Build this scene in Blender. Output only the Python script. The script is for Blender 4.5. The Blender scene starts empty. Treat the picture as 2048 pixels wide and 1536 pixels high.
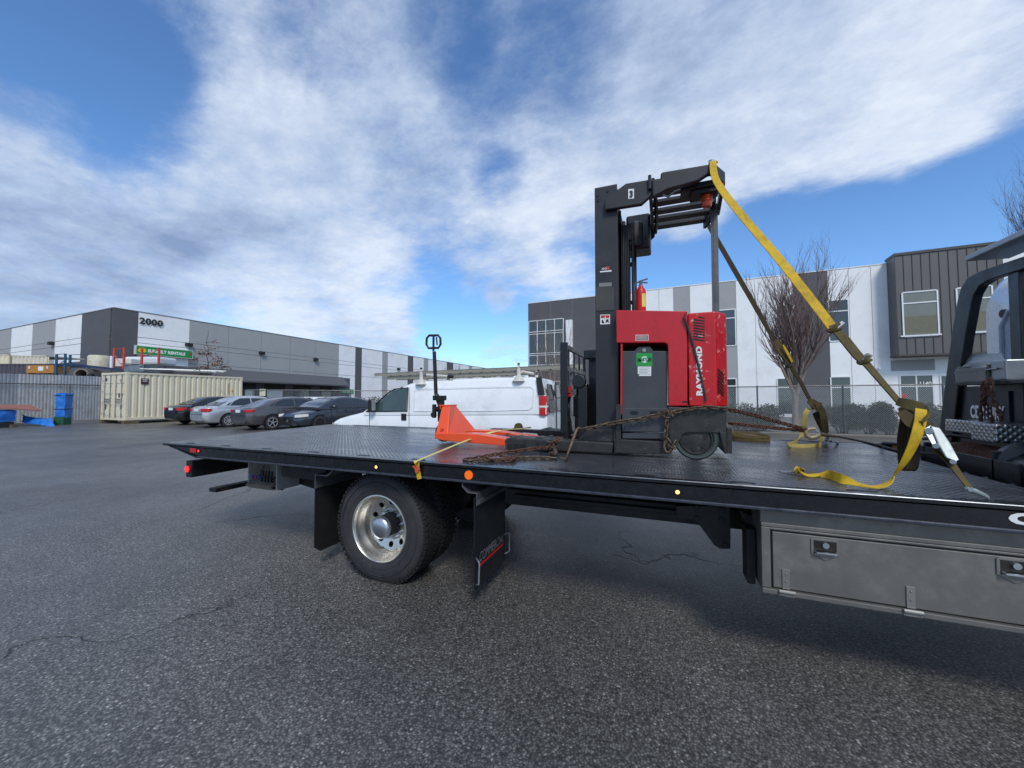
import bpy, bmesh, math, random
from mathutils import Vector, Matrix, noise
random.seed(7)
V = Vector
sc = bpy.context.scene
COL = sc.collection
R = math.radians

# ------------------------------------------------------------------ camera
FPX = 775.0; YAW = R(21.6); HC = 1.45
PIT = math.atan(25/FPX); GPIT = math.atan(34/FPX)
cam = bpy.data.cameras.new('camera'); co = bpy.data.objects.new('camera', cam); COL.objects.link(co)
cam.sensor_width = 36; cam.lens = FPX/2048*36; cam.clip_start = 0.05; cam.clip_end = 2000
co.location = (0, 0, HC); co.rotation_euler = (math.pi/2+PIT, 0, YAW)
sc.camera = co

# measured on site: a sight line of the photograph and the plane it lands on
CW = V((0, 0, HC)); F0 = V((-math.sin(YAW), math.cos(YAW), 0)); RT = V((math.cos(YAW), math.sin(YAW), 0)); ZZ = V((0, 0, 1))
def ray(u, v, p=PIT):
    F = F0*math.cos(p)+ZZ*math.sin(p); U = ZZ*math.cos(p)-F0*math.sin(p)
    return F+RT*((u-1024)/FPX)+U*((768-v)/FPX)
def PY(u, v, Y): r = ray(u, v); return CW+r*(Y/r.y)
def PX(u, v, X): r = ray(u, v); return CW+r*(X/r.x)
def PZ(u, v, z): r = ray(u, v); return CW+r*((z-HC)/r.z)
def PD(u, v, d, p=PIT): r = ray(u, v, p); return CW+r*(d/r.dot(F0))
def PG(u, v, d): return PD(u, v, d, GPIT)          # level frame of the buildings (the lot drains, so it leans 0.7 degrees)
def PN(u, v, p0, n, p=GPIT):
    r = ray(u, v, p); return CW+r*((p0-CW).dot(n)/r.dot(n))
LEAN = Matrix.Translation(CW) @ Matrix.Rotation(-(GPIT-PIT), 4, RT) @ Matrix.Translation(-CW)

# ------------------------------------------------------------------ sky
SUN_EL = R(46); SUN_AZ = R(148)      # compass direction the sun stands in, measured clockwise from +Y
w = bpy.data.worlds.new('World'); sc.world = w; w.use_nodes = True
nt = w.node_tree; N = nt.nodes; L = nt.links
N.clear()
def nd(t, **k):
    n = N.new(t)
    for a, b in k.items(): setattr(n, a, b)
    return n
def inp(x, s):
    if isinstance(x, (int, float)): s.default_value = x
    elif isinstance(x, (tuple, list)): s.default_value = x
    else: L.new(x, s)
def mth(op, a, b=0.0, c=0.0, clamp=False):
    n = nd('ShaderNodeMath', operation=op); n.use_clamp = clamp
    inp(a, n.inputs[0]); inp(b, n.inputs[1]); inp(c, n.inputs[2]); return n.outputs[0]
sky = nd('ShaderNodeTexSky', sky_type='NISHITA'); sky.sun_disc = False
sky.sun_elevation = SUN_EL; sky.sun_rotation = SUN_AZ; sky.altitude = 20; sky.air_density = 1.0; sky.dust_density = 0.3; sky.ozone_density = 2.5
tc = nd('ShaderNodeTexCoord'); sep = nd('ShaderNodeSeparateXYZ'); L.new(tc.outputs['Generated'], sep.inputs[0])
zc = mth('ADD', mth('MAXIMUM', sep.outputs[2], 0.0), 0.16)
cmb = nd('ShaderNodeCombineXYZ'); L.new(mth('DIVIDE', sep.outputs[0], zc), cmb.inputs[0]); L.new(mth('DIVIDE', sep.outputs[1], zc), cmb.inputs[1])
def fbm(scale, det, rough, off, dist=0.0, stretch=(1, 1, 1), rz=0):
    mp = nd('ShaderNodeMapping'); L.new(cmb.outputs[0], mp.inputs[0]); mp.inputs['Location'].default_value = off
    mp.inputs['Scale'].default_value = stretch; mp.inputs['Rotation'].default_value = (0, 0, rz)
    n = nd('ShaderNodeTexNoise'); n.inputs['Scale'].default_value = scale; n.inputs['Detail'].default_value = det
    n.inputs['Roughness'].default_value = rough; n.inputs['Distortion'].default_value = dist; L.new(mp.outputs[0], n.inputs['Vector'])
    return n.outputs['Fac']
n1 = fbm(1.1, 10, 0.64, (3.1, 1.7, 0), 0.1, (1, 1, 1))
n2 = fbm(3.0, 10, 0.68, (7.3, 2.2, 0), 0.15, (1.0, 1.5, 1), 0.5)
n3 = fbm(2.0, 10, 0.64, (1.3, 8.2, 4.0), 0.1)
n4 = fbm(8.5, 9, 0.66, (2.3, 5.2, 1.0), 0.1, (1, 1.3, 1), .6)
def blob(u, v, rad, amp, sharp=1.0):
    d = ray(u, v).normalized()
    vd = nd('ShaderNodeVectorMath', operation='DOT_PRODUCT'); L.new(tc.outputs['Generated'], vd.inputs[0]); vd.inputs[1].default_value = d
    mr = nd('ShaderNodeMapRange', interpolation_type='SMOOTHSTEP'); L.new(vd.outputs['Value'], mr.inputs[0])
    mr.inputs[1].default_value = math.cos(1.4*.5*(d.angle(ray(u+rad, v))+d.angle(ray(u, v+rad)))); mr.inputs[2].default_value = 1.0; mr.inputs[3].default_value = 0; mr.inputs[4].default_value = amp
    return mr.outputs[0]
def acc(lst, base):
    s = base
    for a in lst: s = mth('ADD', s, a)
    return s
# positive = cloud, negative = open blue sky
BL = [(90, 120, 230, -.40), (230, 190, 160, -.30), (30, 230, 90, .10), (120, 20, 60, .16), (30, 30, 120, -.2), (330, 60, 120, -.28), (620, 60, 120, -.16), (2040, 480, 230, -1.0), (1800, 470, 150, -.9), (1620, 470, 120, -.75), (1480, 520, 110, -.7),
      (1340, 570, 110, -.6), (1180, 625, 90, -.5), (900, 10, 110, -.26), (1160, 500, 60, -.35), (870, 560, 55, -.30), (770, 595, 60, -.30), (1010, 670, 90, -.5), (900, 655, 70, -.4), (620, 590, 40, -.3), (500, 690, 90, -.3),
      (1000, 350, 55, -.34), (960, 180, 90, -.22), (1130, 60, 120, -.20), (1480, 400, 45, -.2),
      (260, 400, 420, .22), (1500, 170, 330, .28), (1750, 300, 150, .42), (1950, 100, 200, .25), (700, 380, 230, .18), (1080, 430, 150, .26), (720, 560, 100, .16), (1150, 560, 50, .35), (100, 580, 220, .3), (1380, 350, 110, .3), (560, 630, 70, .35), (1000, 600, 30, .4), (760, 655, 60, .38), (1010, 715, 60, .3), (1400, 455, 50, .3)]
dens = acc([blob(*b) for b in BL], mth('ADD', mth('ADD', mth('MULTIPLY', n1, 1.0), mth('ADD', mth('MULTIPLY', n2, 0.8), mth('MULTIPLY', n4, .30))), 0.13))
mr = nd('ShaderNodeMapRange', interpolation_type='SMOOTHSTEP'); L.new(dens, mr.inputs[0]); mr.inputs[1].default_value = 0.76; mr.inputs[2].default_value = 1.46
cover = mth('MULTIPLY', mr.outputs[0], mth('ADD', 0.62, mth('MULTIPLY', n4, 0.52)), clamp=True)
# brightness of the cloud
SH = [(230, 480, 330, -.20), (60, 440, 150, -.06), (900, 120, 300, -.10), (1500, 60, 300, -.05), (760, 560, 100, .30), (600, 330, 130, .16), (1650, 270, 250, .22), (1050, 420, 150, .24), (520, 620, 120, .40), (330, 300, 120, .16), (1150, 560, 60, .3), (200, 590, 160, .0), (1950, 150, 200, .12), (150, 300, 150, .12), (430, 540, 90, -.10), (1000, 520, 80, -.12)]
br = acc([blob(*b) for b in SH], mth('ADD', mth('MULTIPLY', n3, 1.25), mth('ADD', mth('MULTIPLY', n4, 0.28), 0.22)))
br = mth('MULTIPLY', br, 0.75)
cr = nd('ShaderNodeValToRGB'); L.new(br, cr.inputs[0])
e = cr.color_ramp.elements; e[0].position = 0.42; e[0].color = (2.35/10, 3.1/10, 4.7/10, 1); e[1].position = 0.97; e[1].color = (7.1/10, 7.8/10, 8.9/10, 1)
m_ = cr.color_ramp.elements.new(0.68); m_.color = (4.5/10, 5.5/10, 7.3/10, 1)
cs = nd('ShaderNodeVectorMath', operation='SCALE'); L.new(cr.outputs[0], cs.inputs[0]); cs.inputs[3].default_value = 10.0
tint = nd('ShaderNodeMix', data_type='RGBA', blend_type='MULTIPLY'); tint.inputs[0].default_value = 1.0
L.new(sky.outputs[0], tint.inputs[6]); tint.inputs[7].default_value = (.98, 1.34, 1.68, 1)
mx = nd('ShaderNodeMix', data_type='RGBA'); L.new(cover, mx.inputs[0]); L.new(tint.outputs[2], mx.inputs[6]); L.new(cs.outputs[0], mx.inputs[7])
bg = nd('ShaderNodeBackground'); L.new(mx.outputs[2], bg.inputs[0]); bg.inputs[1].default_value = 0.105
wo = nd('ShaderNodeOutputWorld'); L.new(bg.outputs[0], wo.inputs[0])

sl = bpy.data.lights.new('sun', 'SUN'); so = bpy.data.objects.new('sun', sl); COL.objects.link(so)
sl.energy = 2.1; sl.angle = R(14); sl.color = (1.0, 0.95, 0.88)
sd = V((math.sin(SUN_AZ)*math.cos(SUN_EL), math.cos(SUN_AZ)*math.cos(SUN_EL), math.sin(SUN_EL)))
so.rotation_euler = sd.to_track_quat('Z', 'Y').to_euler()
sc.view_settings.view_transform = 'Standard'; sc.view_settings.look = 'None'; sc.view_settings.gamma = 1; sc.view_settings.exposure = 0.08
sc.render.engine = 'CYCLES'

# ------------------------------------------------------------------ materials
def S(r, g, b):
    f = lambda c: (c/255/12.92 if c/255 <= .04045 else ((c/255+.055)/1.055)**2.4)
    return (f(r), f(g), f(b), 1)
_mats = {}
def mat(name, col, rough=.5, metal=0., var=.12, vscale=6., bump=0., bscale=60., emit=0., alpha=1., trans=0., dirt=None, dscale=2.2, damt=.5, dlo=.5, dhi=.68, rvar=.12, spec=.5, coat=0.):
    """painted / metal / rubber surface: base colour broken up by two noises, optional wear or dirt patches"""
    if name in _mats: return _mats[name]
    m = bpy.data.materials.new(name); m.use_nodes = True; t = m.node_tree; n = t.nodes; l = t.links
    b = n['Principled BSDF']; b.inputs['Roughness'].default_value = rough; b.inputs['Metallic'].default_value = metal
    b.inputs['Specular IOR Level'].default_value = spec; b.inputs['Coat Weight'].default_value = coat; b.inputs['Coat Roughness'].default_value = .08
    g = n.new('ShaderNodeNewGeometry')
    nz = n.new('ShaderNodeTexNoise'); nz.inputs['Scale'].default_value = vscale; nz.inputs['Detail'].default_value = 6; nz.inputs['Roughness'].default_value = .65
    l.new(g.outputs['Position'], nz.inputs['Vector'])
    mp = n.new('ShaderNodeMapRange'); l.new(nz.outputs['Fac'], mp.inputs[0]); mp.inputs[1].default_value = .3; mp.inputs[2].default_value = .7
    mp.inputs[3].default_value = 1-var; mp.inputs[4].default_value = 1+var
    sc_ = n.new('ShaderNodeVectorMath'); sc_.operation = 'SCALE'; sc_.inputs[0].default_value = col[:3]; l.new(mp.outputs[0], sc_.inputs[3])
    out = sc_.outputs[0]
    if dirt:
        n2 = n.new('ShaderNodeTexNoise'); n2.inputs['Scale'].default_value = dscale; n2.inputs['Detail'].default_value = 9; n2.inputs['Roughness'].default_value = .72
        l.new(g.outputs['Position'], n2.inputs['Vector'])
        m2 = n.new('ShaderNodeMapRange'); l.new(n2.outputs['Fac'], m2.inputs[0]); m2.inputs[1].default_value = dlo; m2.inputs[2].default_value = dhi; m2.inputs[4].default_value = damt
        mi = n.new('ShaderNodeMix'); mi.data_type = 'RGBA'; l.new(m2.outputs[0], mi.inputs[0]); l.new(out, mi.inputs[6]); mi.inputs[7].default_value = dirt
        out = mi.outputs[2]
    l.new(out, b.inputs['Base Color'])
    if rvar:
        m3 = n.new('ShaderNodeMapRange'); l.new(nz.outputs['Fac'], m3.inputs[0]); m3.inputs[1].default_value = .3; m3.inputs[2].default_value = .7
        m3.inputs[3].default_value = max(.03, rough-rvar); m3.inputs[4].default_value = min(1, rough+rvar); l.new(m3.outputs[0], b.inputs['Roughness'])
    if bump:
        n4 = n.new('ShaderNodeTexNoise'); n4.inputs['Scale'].default_value = bscale; n4.inputs['Detail'].default_value = 4; l.new(g.outputs['Position'], n4.inputs['Vector'])
        bp = n.new('ShaderNodeBump'); bp.inputs['Strength'].default_value = 1; bp.inputs['Distance'].default_value = bump; l.new(n4.outputs['Fac'], bp.inputs['Height']); l.new(bp.outputs[0], b.inputs['Normal'])
    if emit: b.inputs['Emission Color'].default_value = col; b.inputs['Emission Strength'].default_value = emit
    if trans: b.inputs['Transmission Weight'].default_value = trans
    if alpha < 1: b.inputs['Alpha'].default_value = alpha
    _mats[name] = m; return m
M = dict(
 black=mat('black_paint', S(14, 16, 20), .38, var=.25, vscale=9, dirt=S(62, 62, 62), dscale=5, damt=.35, dlo=.54, dhi=.78, coat=.1),
 blackm=mat('black_steel', S(12, 12, 15), .55, var=.3, vscale=14, dirt=S(62, 58, 54), dscale=7, damt=.5, bump=.001),
 under=mat('underbody_black', S(14, 14, 15), .7, var=.3, dirt=S(52, 48, 44), damt=.4),
 rail=mat('rail_black', S(12, 14, 19), .30, var=.3, vscale=20, dirt=S(54, 55, 58), dscale=5, damt=.35, dlo=.54, dhi=.8, coat=.15),
 mast=mat('mast_grey', S(37, 38, 42), .5, var=.12, vscale=5, dirt=S(76, 76, 76), dscale=4, damt=.3, dlo=.55, dhi=.72),
 base=mat('worn_dark_steel', S(44, 43, 42), .5, var=.25, vscale=12, dirt=S(112, 104, 98), dscale=16, damt=.55, dlo=.56, dhi=.72, bump=.0015),
 charcoal=mat('battery_grey', S(62, 65, 70), .5, var=.1, vscale=3, dirt=S(84, 84, 84), dscale=5, damt=.3),
 red=mat('forklift_red', S(190, 18, 26), .36, var=.08, vscale=4, dirt=S(150, 20, 24), dscale=12, damt=.5, coat=.2),
 redworn=mat('scraped_red', S(192, 18, 26), .38, var=.1, vscale=4, dirt=S(222, 176, 168), dscale=21, damt=.9, dlo=.585, dhi=.64),
 redp=mat('red_paint', S(190, 30, 28), .4, var=.1),
 orange=mat('jack_orange', S(236, 82, 34), .34, var=.06, vscale=5, coat=.3, dirt=S(190, 70, 40), dscale=10, damt=.35),
 tyre=mat('tyre_rubber', S(46, 46, 48), .8, var=.22, vscale=16, dirt=S(74, 72, 68), dscale=6, damt=.4, bump=.002, bscale=40),
 tyreb=mat('tread_rubber', S(28, 28, 29), .85, var=.2, vscale=16),
 poly=mat('green_grey_tyre', S(58, 70, 66), .6, var=.15, vscale=9),
 alloy=mat('wheel_aluminium', S(212, 210, 203), .36, 1.0, var=.05, vscale=6, dirt=S(160, 154, 144), dscale=5, damt=.35, rvar=.05),
 hub=mat('hub_steel', S(190, 195, 200), .3, 1.0, var=.06),
 boxm=mat('toolbox_metal', S(112, 110, 106), .40, .35, var=.12, vscale=3, dirt=S(160, 154, 146), dscale=4, damt=.4, dlo=.5, dhi=.7, rvar=.1),
 galv=mat('galvanised', S(150, 156, 160), .42, .7, var=.2, vscale=8),
 zinc=mat('bright_zinc', S(168, 176, 174), .5, .35, var=.12, vscale=20),
 grey=mat('grey_steel', S(96, 98, 100), .45, .5, var=.2),
 rust=mat('rusty_steel', S(84, 54, 42), .78, .3, var=.35, vscale=60, dirt=S(120, 92, 74), dscale=50, damt=.6, dlo=.45, dhi=.6),
 chain=mat('old_chain', S(86, 72, 58), .6, .5, var=.4, vscale=50, dirt=S(130, 112, 92), dscale=60, damt=.6, dlo=.45, dhi=.6),
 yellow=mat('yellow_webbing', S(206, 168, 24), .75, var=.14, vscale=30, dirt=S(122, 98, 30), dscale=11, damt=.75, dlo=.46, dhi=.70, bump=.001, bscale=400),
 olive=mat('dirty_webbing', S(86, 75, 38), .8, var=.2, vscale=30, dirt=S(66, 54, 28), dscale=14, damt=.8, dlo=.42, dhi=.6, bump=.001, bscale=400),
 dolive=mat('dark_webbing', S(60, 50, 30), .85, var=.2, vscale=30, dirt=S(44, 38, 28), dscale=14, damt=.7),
 pale=mat('pale_webbing', S(206, 192, 120), .8, var=.12, vscale=30, bump=.001, bscale=400),
 amber=mat('amber_lens', S(236, 104, 12), .3, var=.04, emit=.35, spec=.6),
 amberd=mat('amber_beacon', S(166, 56, 20), .22, var=.08, coat=.5),
 lampw=mat('lit_amber', (1, .52, .14, 1), .3, var=0, emit=2.2), lampr=mat('lit_red', (1, .03, .03, 1), .3, var=0, emit=1.4),
 lens=mat('red_lens', S(190, 24, 26), .25, var=.05, coat=.5), lensw=mat('clear_lens', S(220, 215, 210), .2, var=.05, coat=.5),
 white=mat('white_vinyl', S(228, 228, 226), .5, var=.03), ink=mat('black_vinyl', S(18, 18, 20), .5, var=.02),
 whitep=mat('van_white', S(234, 237, 238), .28, var=.03, vscale=1.5, coat=.5, dirt=S(196, 196, 190), dscale=1.6, damt=.5),
 green=mat('green_label', S(36, 150, 66), .45, var=.05), glass=mat('dark_glass', S(20, 26, 28), .05, var=.15, vscale=1.2, spec=1.0, rvar=0),
 vanglass=mat('green_glass', S(48, 66, 62), .04, var=.3, vscale=2, spec=1.0, rvar=0),
 trim=mat('black_plastic', S(26, 27, 28), .6, var=.1), wood=mat('crate_wood', S(176, 122, 58), .7, var=.15),
 cont=mat('container_beige', S(220, 211, 184), .55, var=.04, vscale=1.2, dirt=S(190, 172, 138), dscale=1.5, damt=.4, dlo=.5, dhi=.8),
 conc=mat('kerb_concrete', S(128, 124, 116), .85, var=.15, vscale=9, bump=.004, bscale=50),
)

# ------------------------------------------------------------------ mesh helpers
class MB:
    def __init__(s): s.v = []; s.f = []
    def add(s, vs, fs):
        o = len(s.v); s.v += [V(a) for a in vs]; s.f += [[o+i for i in f] for f in fs]; return s
    def box(s, x0, x1, y0, y1, z0, z1):
        return s.add([(x0, y0, z0), (x1, y0, z0), (x1, y1, z0), (x0, y1, z0), (x0, y0, z1), (x1, y0, z1), (x1, y1, z1), (x0, y1, z1)],
                     [(0, 3, 2, 1), (4, 5, 6, 7), (0, 1, 5, 4), (1, 2, 6, 5), (2, 3, 7, 6), (3, 0, 4, 7)])
    def obox(s, c, a, b, d):   # centre and three half vectors
        c, a, b, d = V(c), V(a), V(b), V(d); p = []
        for k in (-1, 1):
            for i, j in ((-1, -1), (1, -1), (1, 1), (-1, 1)): p.append(c+a*i+b*j+d*k)
        return s.add(p, [(0, 3, 2, 1), (4, 5, 6, 7), (0, 1, 5, 4), (1, 2, 6, 5), (2, 3, 7, 6), (3, 0, 4, 7)])
    def prism(s, pts, vec):
        n = len(pts); vec = V(vec); p = [V(q) for q in pts]+[V(q)+vec for q in pts]
        return s.add(p, [list(range(n))[::-1], list(range(n, 2*n))]+[(i, (i+1) % n, n+(i+1) % n, n+i) for i in range(n)])
    def ring(s, c, ax, r, n, up=None, r2=None):
        ax = V(ax).normalized(); u = V(up) if up is not None else (V((0, 0, 1)) if abs(ax.z) < .9 else V((1, 0, 0)))
        a = ax.cross(u).normalized(); b = a.cross(ax).normalized(); r2 = r2 or r
        return [V(c)+a*(math.cos(2*math.pi*i/n)*r)+b*(math.sin(2*math.pi*i/n)*r2) for i in range(n)]
    def loft(s, rings, caps=True, closed=False):
        n = len(rings[0]); o = len(s.v)
        for r in rings: s.v += [V(q) for q in r]
        K = len(rings)
        for k in range(K if closed else K-1):
            a = o+k*n; b = o+((k+1) % K)*n
            for i in range(n): j = (i+1) % n; s.f.append([a+i, a+j, b+j, b+i])
        if caps and not closed: s.f.append([o+i for i in range(n)][::-1]); s.f.append([o+(K-1)*n+i for i in range(n)])
        return s
    def cyl(s, p0, p1, r0, r1=None, n=16, caps=True):
        r1 = r0 if r1 is None else r1; ax = V(p1)-V(p0)
        return s.loft([s.ring(p0, ax, r0, n), s.ring(p1, ax, r1, n)], caps)
    def tube(s, path, r, n=8, closed=False, caps=True):
        P = [V(p) for p in path]; K = len(P); rings = []
        prev = None
        for i in range(K):
            if closed: t = P[(i+1) % K]-P[i-1]
            else: t = P[min(i+1, K-1)]-P[max(i-1, 0)]
            t.normalize()
            if prev is None: up = V((0, 0, 1)) if abs(t.z) < .9 else V((1, 0, 0)); a = t.cross(up).normalized()
            else: a = (prev-t*prev.dot(t)).normalized()
            prev = a; b = t.cross(a); rr = r[i] if isinstance(r, (list, tuple)) else r
            rings.append([P[i]+a*(math.cos(2*math.pi*k/n)*rr)+b*(math.sin(2*math.pi*k/n)*rr) for k in range(n)])
        return s.loft(rings, caps, closed)
    def lathe(s, c, ax, prof, n=32, closed=False, caps=False):   # prof: (distance along the axis, radius)
        ax = V(ax).normalized(); rings = [s.ring(V(c)+ax*h, ax, max(r, 1e-4), n) for h, r in prof]
        return s.loft(rings, caps, closed)
    def ribbon(s, path, wv, w, th=.004):
        P = [V(p) for p in path]; K = len(P)
        if 3 < K < 20:     # smooth the run (Catmull-Rom)
            WV_ = [V(x) for x in wv] if isinstance(wv, list) else [V(wv)]*K; WW = w if isinstance(w, list) else [w]*K; P2, V2, W2 = [], [], []
            for i in range(K-1):
                a, b_, c_, d = P[max(i-1, 0)], P[i], P[i+1], P[min(i+2, K-1)]
                for j in range(5):
                    t = j/5; P2.append(.5*((2*b_)+(c_-a)*t+(2*a-5*b_+4*c_-d)*t*t+(3*b_-a-3*c_+d)*t**3)); V2.append(WV_[i].lerp(WV_[i+1], t)); W2.append(WW[i]*(1-t)+WW[i+1]*t)
            P = P2+[P[-1]]; wv = V2+[WV_[-1]]; w = W2+[WW[-1]]; K = len(P)
        rings = []
        for i in range(K):
            t = (P[min(i+1, K-1)]-P[max(i-1, 0)]).normalized(); q = V(wv[i] if isinstance(wv, list) else wv); q = (q-t*q.dot(t)).normalized()
            ww = w[i] if isinstance(w, list) else w; nn = t.cross(q)*th/2
            rings.append([P[i]-q*ww/2-nn, P[i]+q*ww/2-nn, P[i]+q*ww/2+nn, P[i]-q*ww/2+nn])
        return s.loft(rings)
    def ball(s, c, r, n=12, sx=(1, 1, 1)):
        rings = []
        for i in range(n//2+1):
            a = -math.pi/2+math.pi*i/(n//2); rings.append([V(c)+V((math.cos(a)*math.cos(2*math.pi*k/n)*r*sx[0], math.cos(a)*math.sin(2*math.pi*k/n)*r*sx[1], math.sin(a)*r*sx[2])) for k in range(n)])
        return s.loft(rings)
    def grid(s, fn, nu, nv):
        o = len(s.v)
        for j in range(nv+1):
            for i in range(nu+1): s.v.append(V(fn(i/nu, j/nv)))
        for j in range(nv):
            for i in range(nu): a = o+j*(nu+1)+i; s.f.append([a, a+1, a+nu+2, a+nu+1])
        return s
    def xf(s, m):
        s.v = [m @ q for q in s.v]; return s
    def build(s, name, m, parent=None, bevel=0, smooth=False, seg=2, fix=True, solid=0):
        me = bpy.data.meshes.new(name); me.from_pydata([tuple(q) for q in s.v], [], s.f); me.update()
        if fix:
            b = bmesh.new(); b.from_mesh(me); bmesh.ops.recalc_face_normals(b, faces=b.faces); b.to_mesh(me); b.free()
        me.materials.append(m if not isinstance(m, str) else M[m])
        o = bpy.data.objects.new(name, me); COL.objects.link(o)
        if parent:
            o.parent = parent
            if parent.name in LOC: LOC.add(o.name)
            else: o.matrix_parent_inverse = WM[parent.name].inverted(); WM[o.name] = Matrix()
        if smooth: me.shade_smooth()
        if solid: d = o.modifiers.new('solid', 'SOLIDIFY'); d.thickness = solid
        if bevel: d = o.modifiers.new('bevel', 'BEVEL'); d.width = bevel; d.segments = seg; d.limit_method = 'ANGLE'; d.angle_limit = R(35)
        if smooth or bevel:
            try: me.set_sharp_from_angle(angle=R(40)) if smooth else None
            except Exception: pass
        return o
WM = {}; LOC = set()      # LOC: things modelled in their own axes
def tag(o, label=None, cat=None, group=None, kind=None):
    if label: o['label'] = label
    if cat: o['category'] = cat
    if group: o['group'] = group
    if kind: o['kind'] = kind
    return o
def thing(name, label, cat, loc=(0, 0, 0), rz=0, group=None, pre=None, local=False):
    o = bpy.data.objects.new(name, None); COL.objects.link(o); o.empty_display_size = .2
    m = Matrix.Translation(V(loc)) @ Matrix.Rotation(rz, 4, 'Z')
    if pre is not None: m = pre @ m
    o.matrix_world = m; WM[o.name] = m
    if local: LOC.add(o.name)
    return tag(o, label, cat, group)
def lean(o):   # put a single-mesh building item into the level frame
    o.matrix_world = LEAN @ o.matrix_world; return o
FONT = None
def text(s, name, m, parent, o, xd, up, width, height, off=0.02, ext=.002, shear=0, xf=None):
    cu = bpy.data.curves.new('t', 'FONT'); cu.body = s; cu.size = 1; cu.offset = off; cu.shear = shear; cu.resolution_u = 3; cu.space_character = 1.06
    ob = bpy.data.objects.new('t', cu); COL.objects.link(ob)
    me = bpy.data.meshes.new_from_object(ob); bpy.data.objects.remove(ob); 
    xs = [v.co.x for v in me.vertices]; ys = [v.co.y for v in me.vertices]
    x0, x1, y0, y1 = min(xs), max(xs), min(ys), max(ys); xd = V(xd).normalized(); up = V(up).normalized(); n = xd.cross(up)
    b = MB()
    b.v = [V(o)+xd*((v.co.x-x0)/(x1-x0)*width)+up*((v.co.y-y0)/(y1-y0)*height)+n*ext for v in me.vertices]
    b.f = [list(p.vertices) for p in me.polygons]
    bpy.data.meshes.remove(me)
    if xf: b.xf(xf)
    r = b.build(name, m, parent, fix=False)
    return r
def circ(c, ax, r, n=20, up=None): return MB().ring(c, ax, r, n, up)

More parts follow.
